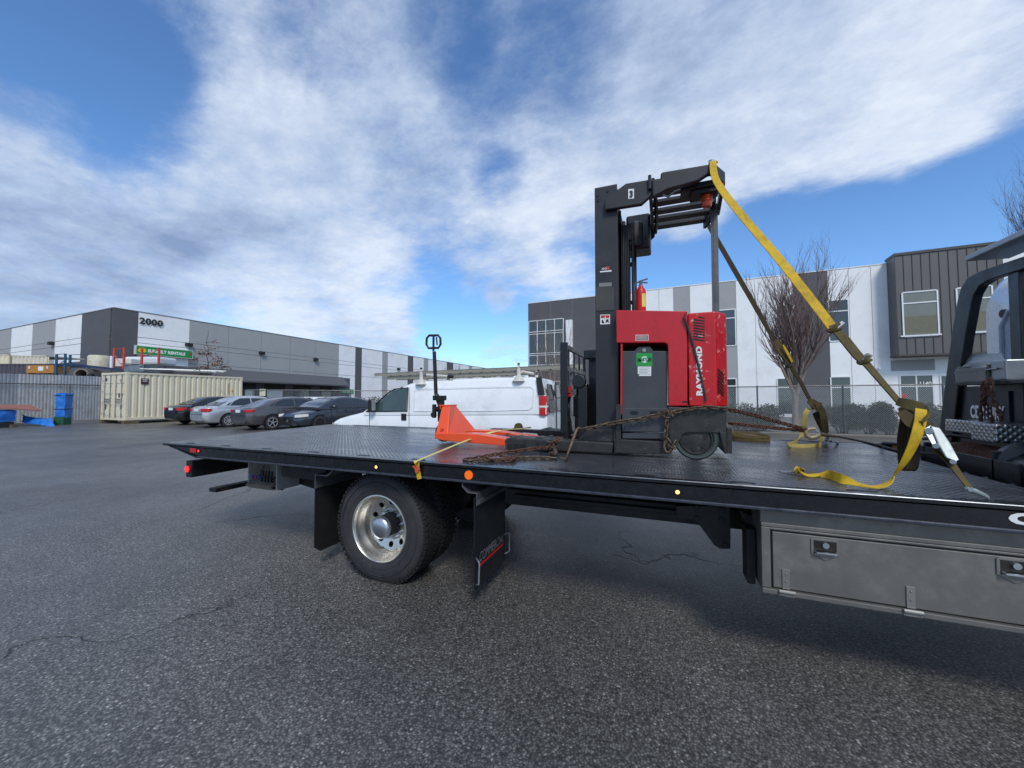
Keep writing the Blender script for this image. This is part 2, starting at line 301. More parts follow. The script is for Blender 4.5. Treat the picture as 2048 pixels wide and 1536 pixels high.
# ================================================================== GROUND
def asphalt():
    m = bpy.data.materials.new('asphalt'); m.use_nodes = True; t = m.node_tree; n = t.nodes; l = t.links; b = n['Principled BSDF']
    g = n.new('ShaderNodeNewGeometry'); P = g.outputs['Position']
    def noi(s, d=4, r=.6):
        q = n.new('ShaderNodeTexNoise'); q.inputs['Scale'].default_value = s; q.inputs['Detail'].default_value = d; q.inputs['Roughness'].default_value = r; l.new(P, q.inputs['Vector']); return q.outputs['Fac']
    def mr(x, a, b_, c, d):
        q = n.new('ShaderNodeMapRange'); l.new(x, q.inputs[0]); q.inputs[1].default_value = a; q.inputs[2].default_value = b_; q.inputs[3].default_value = c; q.inputs[4].default_value = d; return q.outputs[0]
    def mm(op, a, b_):
        q = n.new('ShaderNodeMath'); q.operation = op
        for i, x in enumerate((a, b_)):
            if isinstance(x, (int, float)): q.inputs[i].default_value = x
            else: l.new(x, q.inputs[i])
        return q.outputs[0]
    v1 = n.new('ShaderNodeTexVoronoi'); v1.inputs['Scale'].default_value = 88; l.new(P, v1.inputs['Vector'])
    sepc = n.new('ShaderNodeSeparateColor'); l.new(v1.outputs['Color'], sepc.inputs[0])
    stone = mr(sepc.outputs[0], .0, 1, .52, 1.42)                      # every stone its own grey
    bright = mr(sepc.outputs[1], .93, .98, 0, 1.0)                       # a few pale stones
    gap = mr(v1.outputs['Distance'], .22, .60, 1.0, .42)               # tar between the stones
    big = mr(noi(.32, 5, .62), .3, .7, .76, 1.24); mid = mr(noi(2.7, 6, .7), .3, .7, .86, 1.14)
    val = mm('MULTIPLY', mm('MULTIPLY', mm('MULTIPLY', mm('ADD', stone, mm('MULTIPLY', bright, 1.3)), gap), big), mid)
    stn = mr(noi(1.1, 7, .7), .60, .70, 1.0, .72); trk = mr(noi(.16, 3, .5), .42, .6, .90, 1.08); val = mm('MULTIPLY', mm('MULTIPLY', val, stn), trk)
    # cracks
    wp = n.new('ShaderNodeVectorMath'); wp.operation = 'ADD'
    nv = n.new('ShaderNodeTexNoise'); nv.inputs['Scale'].default_value = 1.6; nv.inputs['Detail'].default_value = 6; l.new(P, nv.inputs['Vector'])
    sv = n.new('ShaderNodeVectorMath'); sv.operation = 'SCALE'; sv.inputs[3].default_value = 1.1; l.new(nv.outputs['Color'], sv.inputs[0]); l.new(P, wp.inputs[0]); l.new(sv.outputs[0], wp.inputs[1])
    vc = n.new('ShaderNodeTexVoronoi'); vc.feature = 'DISTANCE_TO_EDGE'; vc.inputs['Scale'].default_value = .42; l.new(wp.outputs[0], vc.inputs['Vector'])
    crk = mm('MULTIPLY', mr(vc.outputs['Distance'], .0, .007, 1, 0), mr(noi(.45, 3), .50, .60, 0, 1))
    val = mm('MULTIPLY', val, mm('SUBTRACT', 1.0, mm('MULTIPLY', crk, .75)))
    sc_ = n.new('ShaderNodeVectorMath'); sc_.operation = 'SCALE'; sc_.inputs[0].default_value = (.158, .153, .144); l.new(val, sc_.inputs[3])
    # tan silt washed up along the far edge of the lot
    sx = n.new('ShaderNodeSeparateXYZ'); l.new(P, sx.inputs[0])
    silt = mm('MULTIPLY', mr(mm('ADD', sx.outputs[1], mr(noi(.5, 6), 0, 1, -2.5, 2.5)), 11.2, 13.0, 0, 1), mr(noi(3.1, 5), .3, .7, .45, .95))
    mi = n.new('ShaderNodeMix'); mi.data_type = 'RGBA'; l.new(silt, mi.inputs[0]); l.new(sc_.outputs[0], mi.inputs[6]); mi.inputs[7].default_value = S(92, 86, 76)
    l.new(mi.outputs[2], b.inputs['Base Color'])
    l.new(mr(mm('ADD', noi(.6, 5, .6), mm('MULTIPLY', silt, .25)), .35, .75, .32, .55), b.inputs['Roughness']); b.inputs['Specular IOR Level'].default_value = .5
    h = mm('SUBTRACT', mm('ADD', mm('MULTIPLY', mr(v1.outputs['Distance'], 0, .7, 1, 0), .0022), mm('MULTIPLY', noi(3, 5), .003)), mm('MULTIPLY', crk, .02))
    bp = n.new('ShaderNodeBump'); bp.inputs['Strength'].default_value = .9; bp.inputs['Distance'].default_value = 1; l.new(h, bp.inputs['Height']); l.new(bp.outputs[0], b.inputs['Normal'])
    return m
xs = [-900, -200, -60, -30]+[-16+i*1.0 for i in range(0, 20)]+[6, 15, 40, 150, 900]
ys = [-900, -150, -30, -6, 0, 3]+[5.2+i*.6 for i in range(0, 16)]+[18, 26, 60, 200, 900]
def gz(x, y):
    r = ((x+6.5)/4.6)**2+((y-8.9)/2.9)**2
    return -.17*(1-r)**2*(3-2*(1-r)) if r < 1 else 0.0
b = MB(); nx = len(xs)
b.v = [V((x, y, gz(x, y))) for y in ys for x in xs]
b.f = [[j*nx+i, j*nx+i+1, (j+1)*nx+i+1, (j+1)*nx+i] for j in range(len(ys)-1) for i in range(nx-1)]
tag(b.build('ground', asphalt(), smooth=True), kind='structure')

# ================================================================== TRUCK
D0 = 2.33; D1 = 4.93; DZ = .99; XE = 1.76
def tread(name='wet_tread_plate', base=(.085, .093, .108), pitch=.040, hgt=.0034, metal=.5, lo=.05, hi=.27, wet=1):
    m = bpy.data.materials.new(name); m.use_nodes = True; t = m.node_tree; n = t.nodes; l = t.links; b = n['Principled BSDF']
    g = n.new('ShaderNodeNewGeometry'); P = g.outputs['Position']
    def mm(op, a, b_=0.):
        q = n.new('ShaderNodeMath'); q.operation = op
        for i, x in enumerate((a, b_)):
            if isinstance(x, (int, float)): q.inputs[i].default_value = x
            else: l.new(x, q.inputs[i])
        return q.outputs[0]
    s = n.new('ShaderNodeSeparateXYZ'); l.new(P, s.inputs[0])
    if not wet: X_ = mm('ADD', s.outputs[0], s.outputs[1]); Y_ = s.outputs[2] 
    else: X_, Y_ = s.outputs[0], s.outputs[1]
    k = math.pi/pitch
    a = mm('SINE', mm('MULTIPLY', mm('ADD', X_, Y_), k)); c = mm('SINE', mm('MULTIPLY', mm('SUBTRACT', X_, Y_), k))
    lug = mm('POWER', mm('ABSOLUTE', mm('MULTIPLY', a, c)), 1.6)
    nz = n.new('ShaderNodeTexNoise'); nz.inputs['Scale'].default_value = 1.3; nz.inputs['Detail'].default_value = 7; nz.inputs['Roughness'].default_value = .68
    mp = n.new('ShaderNodeMapping'); l.new(P, mp.inputs[0]); mp.inputs['Scale'].default_value = (.55, 2.2, 1) if wet else (1, 1, 1); l.new(mp.outputs[0], nz.inputs['Vector'])
    mr = n.new('ShaderNodeMapRange'); l.new(nz.outputs['Fac'], mr.inputs[0]); mr.inputs[1].default_value = .42; mr.inputs[2].default_value = .58; mr.inputs[3].default_value = lo; mr.inputs[4].default_value = hi
    l.new(mr.outputs[0], b.inputs['Roughness'])
    n2 = n.new('ShaderNodeTexNoise'); n2.inputs['Scale'].default_value = 7; n2.inputs['Detail'].default_value = 8; n2.inputs['Roughness'].default_value = .7; l.new(P, n2.inputs['Vector'])
    m2 = n.new('ShaderNodeMapRange'); l.new(n2.outputs['Fac'], m2.inputs[0]); m2.inputs[1].default_value = .5; m2.inputs[2].default_value = .75
    mi = n.new('ShaderNodeMix'); mi.data_type = 'RGBA'; l.new(m2.outputs[0], mi.inputs[0]); mi.inputs[6].default_value = (*base, 1); mi.inputs[7].default_value = (base[0]*1.9, base[1]*1.7, base[2]*1.5, 1)
    l.new(mi.outputs[2], b.inputs['Base Color']); b.inputs['Metallic'].default_value = metal; b.inputs['Specular IOR Level'].default_value = .8
    m4 = n.new('ShaderNodeMapRange'); l.new(nz.outputs['Fac'], m4.inputs[0]); m4.inputs[1].default_value = .40; m4.inputs[2].default_value = .56; m4.inputs[3].default_value = .35; m4.inputs[4].default_value = 1   # puddles drown the lugs
    h = mm('MULTIPLY', lug, m4.outputs[0]) if wet else lug
    hh = mm('ADD', mm('MULTIPLY', h, hgt), mm('MULTIPLY', nz.outputs['Fac'], .0025 if wet else 0))
    bp = n.new('ShaderNodeBump'); bp.inputs['Strength'].default_value = .8; bp.inputs['Distance'].default_value = 1; l.new(hh, bp.inputs['Height']); l.new(bp.outputs[0], b.inputs['Normal'])
    return m
TREAD = tread(); DIAM = tread('bright_diamond_plate', (.34, .35, .37), .042, .003, 1.0, .26, .42, 0)

truck = thing('flatbed_truck', 'black flatbed tow truck with a wet tread plate deck carrying the red forklift', 'tow truck', (-1.5, 3.6, 0))
T = lambda b, n, m, **k: b.build(n, m, truck, **k)
# deck plate: slight skew at the tail as seen
b = MB(); pts = [(-4.70, D0+.012, DZ-.03), (XE-.14, D0+.012, DZ-.03), (XE+.06, D1-.02, DZ-.03), (-5.22, D1-.02, DZ-.03)]
b.prism(pts, (0, 0, .026)); deck = T(b, 'deck', TREAD)
for x in (-4.39, -3.85, -3.3, -2.74, -2.2, -1.70, -1.16, -.64, -.12, .38, .89, 1.42):
    for y in (D0+.085, D1-.11): MB().prism([V((x, y, DZ-.005))+V((math.cos(a)*.062*(1 if abs(math.cos(a)) > .3 else .9), math.sin(a)*.021, 0)) for a in [i*math.pi/6 for i in range(12)]], (0, 0, .004)).build('key_slot', 'ink', deck)
# near rail: lip, web, bottom flange, tapering at the tail
def rail(y, s):
    b = MB(); x1 = 3.1
    lip = [(-4.70, y, DZ), (x1, y, DZ), (x1, y, DZ-.022), (-4.63, y, DZ-.022)]; b.prism([V(q) for q in lip], (0, .05*s, 0))
    web = [(-4.63, y+.012*s, DZ-.022), (x1, y+.012*s, DZ-.022), (x1, y+.012*s, .886), (-4.13, y+.012*s, .886)]; b.prism([V(q) for q in web], (0, .03*s, 0))
    tp = [(-4.72, y, DZ), (-4.60, y, DZ-.022), (-4.08, y, .868), (-4.15, y, .868)]; b.prism([V(q) for q in tp], (0, .045*s, 0))
    o = T(b, 'side_rail', 'rail', bevel=.004)
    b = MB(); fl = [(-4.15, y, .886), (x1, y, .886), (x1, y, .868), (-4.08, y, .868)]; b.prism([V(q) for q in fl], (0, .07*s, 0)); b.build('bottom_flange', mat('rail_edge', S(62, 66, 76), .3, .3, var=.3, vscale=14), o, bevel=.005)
    b = MB(); b.tube([(-4.69, y-.001*s, DZ-.003), (x1, y-.001*s, DZ-.003)], .0035, 6); b.build('lip_edge', mat('pale_edge', S(120, 126, 132), .35, .6, var=.4, vscale=10), o)  # thin lighter grey line drawn along the top lip of the rail
    return o
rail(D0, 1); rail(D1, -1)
b = MB(); b.prism([(-4.70, D0+.06, DZ-.032), (-4.12, D0+.06, .87), (-4.6, D1-.06, .87), (-5.22, D1-.06, DZ-.032)], (.02, 0, -.012)); T(b, 'tail_plate', 'under')
b = MB()
for x in [-4.0+i*.42 for i in range(14)]: b.box(x, x+.05, D0+.06, D1-.06, .885, DZ-.033)
b.box(XE-.05, XE+.0, D0+.05, D1-.05, .86, DZ-.033); b.box(XE+.1, 3.1, D0+.05, D1-.05, .84, .90)
T(b, 'cross_member', 'under')
b = MB(); b.box(-3.9, 4.0, 3.16, 3.24, .66, .88); b.box(-3.9, 4.0, 4.02, 4.10, .66, .88); T(b, 'chassis_rail', 'blackm')
b = MB(); b.box(-1.5, 1.4, 3.1, 3.14, .53, .66); b.box(-1.2, .3, 3.05, 3.12, .60, .63)
for x in (-.7, -.35, .15, .32): b.cyl((x, 3.05, .70), (x, 3.16, .70), .018, n=8)
T(b, 'subframe', 'blackm', bevel=.006)
b = MB(); b.cyl((-1.9, 3.62, .50), (-.25, 3.6, .50), .055, n=16); b.cyl((-.25, 3.6, .5), (-.05, 3.6, .5), .085, n=16)
for i in range(9): b.cyl((-.52+i*.022, 3.6, .5), (-.508+i*.022, 3.6, .5), .078, n=14)
b.cyl((-.05, 3.6, .5), (1.6, 3.6, .53), .055, n=16); T(b, 'drive_shaft', 'blackm', smooth=True)
b = MB(); b.cyl((-2.1, 2.6, .41), (-2.1, 4.7, .41), .07, n=16); b.ball((-2.1, 3.62, .42), .19, 14); T(b, 'rear_axle', 'under', smooth=True)
# gussets
b = MB(); g_ = [PY(u, v, 2.75) for u, v in [(1352, 1012), (1352, 1035), (1392, 1041), (1428, 1090), (1440, 1098), (1461, 1098), (1461, 1012)]]; b.prism(g_, (0, .02, 0))
for u, v in [(1394, 1014), (1394, 1036), (1444, 1018), (1442, 1040), (1450, 1089)]:
    p = PY(u, v, 2.75); b.cyl(p+V((0, -.016, 0)), p, .016, n=6)
T(b, 'frame_bracket', 'blackm', bevel=.003)
b = MB(); b.prism([PY(u, v, 2.6) for u, v in [(1478, 1020), (1520, 1035), (1524, 1088), (1512, 1090), (1500, 1076)]], (0, .10, 0)); T(b, 'hanger_bracket', 'blackm', bevel=.01)
b = MB(); b.prism([PY(u, v, 2.85) for u, v in [(552, 925), (700, 950), (700, 975), (655, 981), (628, 978), (600, 969), (575, 972), (563, 981), (548, 980)]], (0, .02, 0))
b.box(-3.35, -2.8, 2.6, 2.85, .70, .80); T(b, 'frame_plate', 'blackm', bevel=.004)
# tail beam with its lamp, tow step
p0 = PY(375, 921, 2.40); b = MB(); b.box(-4.42, -4.33, 2.40, 4.85, .655, .815); tb = T(b, 'rear_beam', 'blackm', bevel=.006)
b = MB(); b.cyl((-4.375, 2.398, .737), (-4.375, 2.386, .737), .034, n=20); b.build('lamp_housing', 'lens', tb)
b = MB(); b.cyl((-4.375, 2.386, .737), (-4.375, 2.380, .737), .022, n=16)
for i in range(6): a = i*math.pi/3; b.cyl((-4.375+math.cos(a)*.026, 2.386, .737+math.sin(a)*.026), (-4.375+math.cos(a)*.026, 2.379, .737+math.sin(a)*.026), .006, n=8)
b.build('lamp', 'lampr', tb)
b = MB(); b.box(-4.23, -4.12, 2.50, 3.35, .505, .545); b.box(-4.0, -3.85, 3.0, 3.1, .50, .70); T(b, 'tow_bar', 'blackm', bevel=.006)
b = MB(); b.obox((-4.02, 3.15, .62), (.22, 0, .03), (0, .05, 0), (0, 0, .02)); b.obox((-3.95, 3.05, .70), (.2, 0, -.03), (0, .04, 0), (0, 0, .018)); T(b, 'lift_arm', 'galv')
# control box
cx0, cx1, cz0, cz1, cy = -3.80, -3.42, .575, .80, 2.60
b = MB(); b.box(cx0, cx1, cy+.22, cy+.24, cz0, cz1); b.box(cx0-.01, cx0, cy, cy+.24, cz0, cz1); b.box(cx1, cx1+.012, cy, cy+.24, cz0-.01, cz1)
cb = T(b, 'control_box', mat('box_liner', S(150, 150, 148), .6))
b = MB(); b.box(cx0, cx1, cy, cy+.24, cz0-.012, cz0); b.obox((cx0+.18, cy+.02, cz0+.045), (.17, 0, 0), (0, .05, .03), (0, -.006, .01)); b.build('control_tray', 'boxm', cb)
for j in range(2):
    for i in range(4):
        x = cx0+.20+i*.042+j*.012; b = MB(); b.cyl((x, cy+.10, .60), (x-.01, cy+.0, .645+j*.06), .006, n=6); b.obox((x-.01, cy-.005, .66+j*.06), (.009, 0, 0), (0, .007, 0), (.002, 0, .022)); b.build('lever', 'ink', cb)
b = MB()
for i in range(3): b.ball((cx0+.025+i*.05, cy+.02, .668), .013, 8)
b.build('knob', mat('blue_knob', S(40, 70, 190), .4), cb)
b = MB(); b.ball((cx0+.10, cy+.0, .668), .012, 8); b.build('knob', 'lens', cb)
b = MB(); b.tube([(cx0+.17, cy+.05, .8), (cx0+.13, cy+.03, .72), (cx0+.09, cy+.04, .6)], .004, 6); b.build('cable', 'ink', cb)
b = MB(); b.box(cx1-.09, cx1-.01, cy+.19, cy+.215, .77, .79); b.build('work_lamp', mat('lit_white', (1, .97, .9, 1), .3, var=0, emit=3), cb)
# tail markers on the rail
YR = D0+.012
def at(u, v): return PY(u, v, YR)
p = at(387, 901); b = MB(); b.box(p.x-.045, p.x+.045, YR-.006, YR, p.z-.020, p.z+.020); T(b, 'red_reflector', 'lens', bevel=.002)
def mark(u, v, m, r=.011):
    p = at(u, v); b = MB(); b.cyl(p+V((0, 0, 0)), p+V((0, -.005, 0)), r*1.7, n=14); o = T(b, 'marker_base', 'ink'); b = MB(); b.cyl(p+V((0, -.005, 0)), p+V((0, -.010, 0)), r, r*.6, n=12); b.build('marker_light', m, o)
mark(398, 902, 'lampr'); mark(753, 934, 'lampw'); mark(1355, 984, 'lampw')
p = at(938, 950); b = MB(); b.cyl(p, p+V((0, -.008, 0)), .030, n=28); T(b, 'round_reflector', 'amber')
p = at(2030, 1066); q = .052
text('CENTURY', 'rail_lettering', M['white'], truck, (p.x-.02, YR-.001, .905), (1, 0, 0), (0, 0, 1), .62, q, off=.05)

# wheels ------------------------------------------------------------
def tyre_mesh(c, s, Rr=.432, w=.215, rim=.262):
    """s=-1: outer face looks towards -Y.  c is the centre of the outer face"""
    hw = w; prof = [(0.008, rim-.012), (-.004, rim+.006), (-.012, rim+.03), (-.014, rim+.07), (-.006, Rr-.045), (.012, Rr-.018), (.026, Rr-.006), (.05, Rr), (w-.05, Rr), (w-.02, Rr-.012), (w, Rr-.05), (w+.01, rim+.05), (w-.01, rim)]
    b = MB(); b.lathe(c, (0, 1, 0), prof, 72); return b
def treads(b, c, Rr, w):
    for i in range(60):
        a = 2*math.pi*i/60
        for k in range(4):
            y = c[1]+.03+k*(w-.075)/3; aa = a+(.5*2*math.pi/60 if k % 2 else 0); e = V((math.cos(aa), 0, math.sin(aa))); t = V((-math.sin(aa), 0, math.cos(aa)))
            b.obox(V(c)*1+V((0, y-c[1], 0))+e*(Rr+.001), t*.015, (0, .021, 0), e*.006)
    for i in range(90):    # shoulder lugs
        a = 2*math.pi*i/90; e = V((math.cos(a), 0, math.sin(a))); t = V((-math.sin(a), 0, math.cos(a)))
        b.obox(V(c)+V((0, .014, 0))+e*(Rr-.017), t*.008, (0, .010, 0), e*.009)
    return b
def wheel(c, s, outer=True):
    c = V(c); b = tyre_mesh(c, s); ty = T(b, 'tyre', 'tyre', smooth=True); b = treads(MB(), c, .432, .215); b.build('tread', 'tyreb', ty)
    # raised sidewall bands
    b = MB(); 
    for r in (.305, .362): b.lathe(c, (0, 1, 0), [(-.012, r-.002), (-.0165, r), (-.012, r+.002)], 72)
    b.build('sidewall_band', 'tyre', ty, smooth=True)
    return ty
WX, WZ = -2.105, .412
outer = wheel((WX, 2.48, WZ), -1); wheel((WX, 2.74, WZ), -1); wheel((WX, 4.02, WZ), 1); wheel((WX, 4.29, WZ), 1)
c = V((WX, 2.48, WZ))
b = MB(); b.lathe(c, (0, 1, 0), [(.004, .268), (-.010, .264), (-.012, .256), (-.004, .249), (.02, .244), (.055, .238), (.075, .222), (.10, .214), (.150, .210), (.150, .205), (.16, .205), (.172, .20), (.18, .20), (.18, .25), (.01, .255)], 72)
rimo = T(b, 'rim', 'alloy', smooth=True)
# disc with ten hand holes, built as sectors between holes
b = MB(); nh = 10
def dp(r, a, y): return c+V((r*math.cos(a), y, r*math.sin(a)))
for k in range(nh):
    a0 = 2*math.pi*(k+.5)/nh; st = math.pi/nh; hc = .170; hr = .0225; ns = 16
    hole = [(hc*math.cos(a0)+hr*math.cos(t), hc*math.sin(a0)+hr*math.sin(t)) for t in [2*math.pi*i/ns for i in range(ns)]]
    def outerpt(t):
        # point on the sector border in direction t from hole centre
        d = V((math.cos(t), math.sin(t))); o = V((hc*math.cos(a0), hc*math.sin(a0))); lo, hi = hr, .2
        for _ in range(30):
            mid = (lo+hi)/2; q = o+d*mid; rr = q.length; an = (math.atan2(q.y, q.x)-a0+math.pi) % (2*math.pi)-math.pi
            if .130 < rr < .212 and abs(an) < st: lo = mid
            else: hi = mid
        return o+d*lo
    ts = sorted([2*math.pi*i/32 for i in range(32)])
    inn = [(hc*math.cos(a0)+hr*math.cos(t), hc*math.sin(a0)+hr*math.sin(t)) for t in ts]; out = [outerpt(t) for t in ts]
    def yy(x, z): r = math.hypot(x, z); return .158-.030*(r-.130)/.09
    vs = [c+V((x, yy(x, z), z)) for x, z in inn]+[c+V((q.x, yy(q.x, q.y), q.y)) for q in out]+[c+V((x, yy(x, z)+.014, z)) for x, z in inn]
    n_ = 32; fs = [(i, (i+1) % n_, n_+(i+1) % n_, n_+i) for i in range(n_)]+[(i, 2*n_+i, 2*n_+(i+1) % n_, (i+1) % n_) for i in range(n_)]
    b.add(vs, fs)
b.lathe(c, (0, 1, 0), [(.157, .132), (.148, .124), (.148, .09), (.16, .09), (.16, .13)], 48)
dk = b.build('wheel_disc', 'alloy', rimo, fix=True)
b = MB(); b.lathe(c, (0, 1, 0), [(.175, .20), (.185, .20)], 32); b.build('brake_drum', 'ink', rimo)
for k in range(10):
    a = 2*math.pi*k/10+.1; q = c+V((.112*math.cos(a), 0, .112*math.sin(a))); b = MB(); b.cyl(q+V((0, .150, 0)), q+V((0, .125, 0)), .014, n=6); b.cyl(q+V((0, .125, 0)), q+V((0, .110, 0)), .008, n=8); b.build('lug_nut', 'hub', rimo)
b = MB(); b.lathe(c, (0, 1, 0), [(.15, .092), (.045, .084), (.034, .084)], 40); b.build('hub', 'blackm', rimo, smooth=True)
b = MB(); b.lathe(c, (0, 1, 0), [(.036, .087), (.020, .087), (.006, .082), (-.004, .068), (-.012, .046), (-.016, .020), (-.017, .001)], 40); b.build('hub_cap', 'hub', rimo, smooth=True)
# mudflaps
b = MB(); xf_ = -1.20
b.prism([(xf_, 2.352, .16), (xf_, 2.352, .77), (xf_, 2.88, .77), (xf_, 2.88, .15), (xf_, 2.44, .15)], (-.008, 0, 0))
flap = T(b, 'mud_flap', mat('flap_rubber', S(22, 24, 28), .45, var=.15))
text('COMMERCIAL', 'flap_lettering', mat('grey_print', S(122, 124, 128), .6), flap, (xf_+.002, 2.42, .315), (0, 1, 0), (0, 0, 1), .42, .066, off=.0, shear=.2)
b = MB(); b.box(xf_, xf_+.0025, 2.42, 2.84, .285, .299); b.build('flap_stripe', 'redp', flap)
for yb, d in ((2.352, -1), (2.885, 1)):
    b = MB(); b.tube([(xf_-.01, yb+.01*d*-3, .36), (xf_+.03, yb+.0*d, .352), (xf_+.035, yb+.0*d, .34), (xf_+.03, yb, .20), (xf_+.0, yb-.02*d, .185), (xf_-.02, yb-.03*d, .182)] if d < 0 else [(xf_-.01, yb-.03, .36), (xf_+.02, yb+.01, .365), (xf_+.03, yb+.012, .35), (xf_+.03, yb+.012, .22), (xf_, yb-.01, .205)], .006, 8); b.build('flap_wire', 'galv', flap, smooth=True)
b = MB(); b.prism([(xf_-.10, 2.35, .86), (xf_-.10, 2.35, .835), (xf_-.055, 2.35, .795), (xf_+.01, 2.35, .795), (xf_+.01, 2.35, .715), (xf_+.018, 2.35, .715), (xf_+.018, 2.35, .803), (xf_-.05, 2.35, .803), (xf_-.09, 2.35, .84), (xf_-.09, 2.35, .86)], (0, .62, 0))
b.prism([(xf_+.018, 2.36, .72), (xf_+.018, 2.36, .755), (xf_+.03, 2.36, .75), (xf_+.03, 2.36, .725)], (0, .58, 0)); T(b, 'flap_bracket', 'grey', bevel=.002)
xr = -2.74
b = MB(); b.prism([(xr, 2.44, .19), (xr, 2.44, .76), (xr, 2.98, .76), (xr, 2.98, .14), (xr, 2.50, .14)], (-.008, 0, 0)); T(b, 'mud_flap', 'trim')
b = MB(); b.prism([(xr+.20, 2.43, .85), (xr+.13, 2.43, .80), (xr+.0, 2.43, .80), (xr, 2.43, .68), (xr+.01, 2.43, .68), (xr+.012, 2.43, .79), (xr+.14, 2.43, .79), (xr+.21, 2.43, .845)], (0, .5, 0)); T(b, 'flap_bracket', 'grey', bevel=.002)

# tool box ------------------------------------------------------------
TY = 2.38; x0 = .456; x1 = 3.0; zt = .86; zb = .438
b = MB(); b.box(x0, x1, TY+.02, 2.95, zb, zt); tbx = T(b, 'tool_box', 'boxm', bevel=.004)
b = MB(); b.box(x0, x1, TY, TY+.018, .775, .795); b.box(x0, x0+.04, TY, TY+.018, zb+.026, .773); b.box(x0-.002, x1, TY-.012, TY+.018, zb, zb+.024); b.box(x0+.04, x1, TY, TY+.018, .762, .773); b.build('box_frame', 'boxm', tbx, bevel=.003)
b = MB(); b.box(x0+.05, 2.6, TY+.004, TY+.0185, zb+.031, .752); dr = b.build('box_door', 'boxm', tbx, bevel=.003)
b = MB(); b.box(x0+.042, 2.61, TY+.012, TY+.0195, zb+.0265, .760); b.build('door_gasket', 'ink', tbx)
for u, v in ((1650, 1098), (2030, 1140)):
    p = PY(u, v, TY); px, pz = p.x, p.z
    b = MB(); o_ = [(-.05, .048), (.05, .048), (.058, .04), (.058, -.028), (0, -.058), (-.058, -.028), (-.058, .04)]
    b.prism([(px+a, TY+.003, pz+c_) for a, c_ in o_], (0, -.005, 0)); pl = b.build('latch_plate', 'boxm', dr, bevel=.002)
    b = MB(); b.box(px-.046, px+.046, TY-.0035, TY-.0022, pz-.024, pz+.038); b.build('latch_recess', mat('latch_dark', S(60, 58, 56), .4, .7), dr)
    b = MB(); b.tube([(px-.040, TY-.005, pz-.012), (px-.040, TY-.02, pz-.016), (px+.040, TY-.02, pz-.016), (px+.040, TY-.005, pz-.012)], .006, 8); b.cyl((px-.0, TY-.002, pz+.020), (px, TY-.016, pz+.020), .014, n=16); b.build('latch_handle', 'hub', dr, smooth=True)
for u in (1572, 1822, 2080):
    p = PY(u, 1160 if u < 1700 else 1200, TY); px = p.x; pz = zb+.03
    b = MB(); b.box(px-.016, px+.016, TY-.002, TY+.004, pz, pz+.10); b.cyl((px-.035, TY-.016, pz-.008), (px+.035, TY-.016, pz-.008), .010, n=12); b.box(px-.034, px+.034, TY-.016, TY-.0125, zb+.0, zb+.018)
    for zz in (.04, .078): b.ball((px, TY-.003, pz+zz), .005, 8)
    for xx in (-.026, .026): b.ball((px+xx, TY-.017, zb+.008), .004, 8)
    b.build('hinge', mat('hinge_steel', S(140, 138, 134), .4, .5), tbx, bevel=.0015)
b = MB(); b.box(x0-.050, x0-.012, TY+.10, 2.62, zb-.01, .72); T(b, 'box_end_plate', 'under')

# headache rack -------------------------------------------------------
RX = 2.24
def rx(u, v, X=RX): return PX(u, v, X)
out = [(1872, 905), (1878, 860), (1890, 760), (1904, 660), (1914, 600), (1921, 575), (1934, 555), (1956, 543), (2000, 528), (2060, 508)]
inn = [(1900, 905), (1906, 860), (1917, 760), (1931, 670), (1942, 610), (1947, 590), (1957, 573), (1975, 561), (2010, 549), (2060, 534)]
b = MB(); O = [rx(*q) for q in out]; I = [rx(*q) for q in inn]; O.append(V((RX, 2.36, O[-1].z))); I.append(V((RX, 2.42, I[-1].z)))
O.append(V((RX, 2.34, .9))); I.append(V((RX, 2.42, .9)))
n_ = len(O); vs = O+I+[q+V((.06, 0, 0)) for q in O]+[q+V((.06, 0, 0)) for q in I]; fs = []
for i in range(n_-1): fs += [(i, i+1, n_+i+1, n_+i), (2*n_+i, 3*n_+i, 3*n_+i+1, 2*n_+i+1), (i, 2*n_+i, 2*n_+i+1, i+1), (n_+i, n_+i+1, 3*n_+i+1, 3*n_+i)]
b.add(vs, fs); rack = T(b, 'headache_rack', mat('rack_blue_black', S(8, 13, 21), .38, var=.15, coat=.1), bevel=.008)
yi = rx(2012, 700).y; yj = rx(2036, 700).y
for a_, b_ in ((yj, yi), (2.9, 3.0)): b = MB(); b.box(RX+.02, RX+.14, a_, b_, .95, 2.36); b.build('upright', 'black', rack, bevel=.01)
zs = rx(1960, 768).z
b = MB(); b.box(RX-.16, RX+.12, 2.5, rx(1905, 768, RX-.16).y, zs-.012, zs+.012); b.build('shelf', 'black', rack, bevel=.003)
b = MB(); b.box(RX+.03, RX+.06, 2.5, rx(1896, 800).y, .98, zs-.013); b.build('rack_panel', 'black', rack)
yl = rx(1934, 820).y; yr = rx(2016, 820).y; z1 = rx(1970, 783).z; z0 = rx(1970, 856).z
b = MB(); b.box(RX+.005, RX+.028, yr, yl, z0, z1); nb = b.build('name_plate', mat('plate_navy', S(30, 38, 52), .45), rack)
pa = rx(1942, 836, RX+.004); pb = rx(2011, 836, RX+.004); zt_ = rx(1942, 810, RX+.004).z
text('CENTURY', 'plate_lettering', M['white'], rack, (RX+.003, pa.y, pa.z), (0, -1, 0), (0, 0, 1), pa.y-pb.y, zt_-pa.z, off=.045)
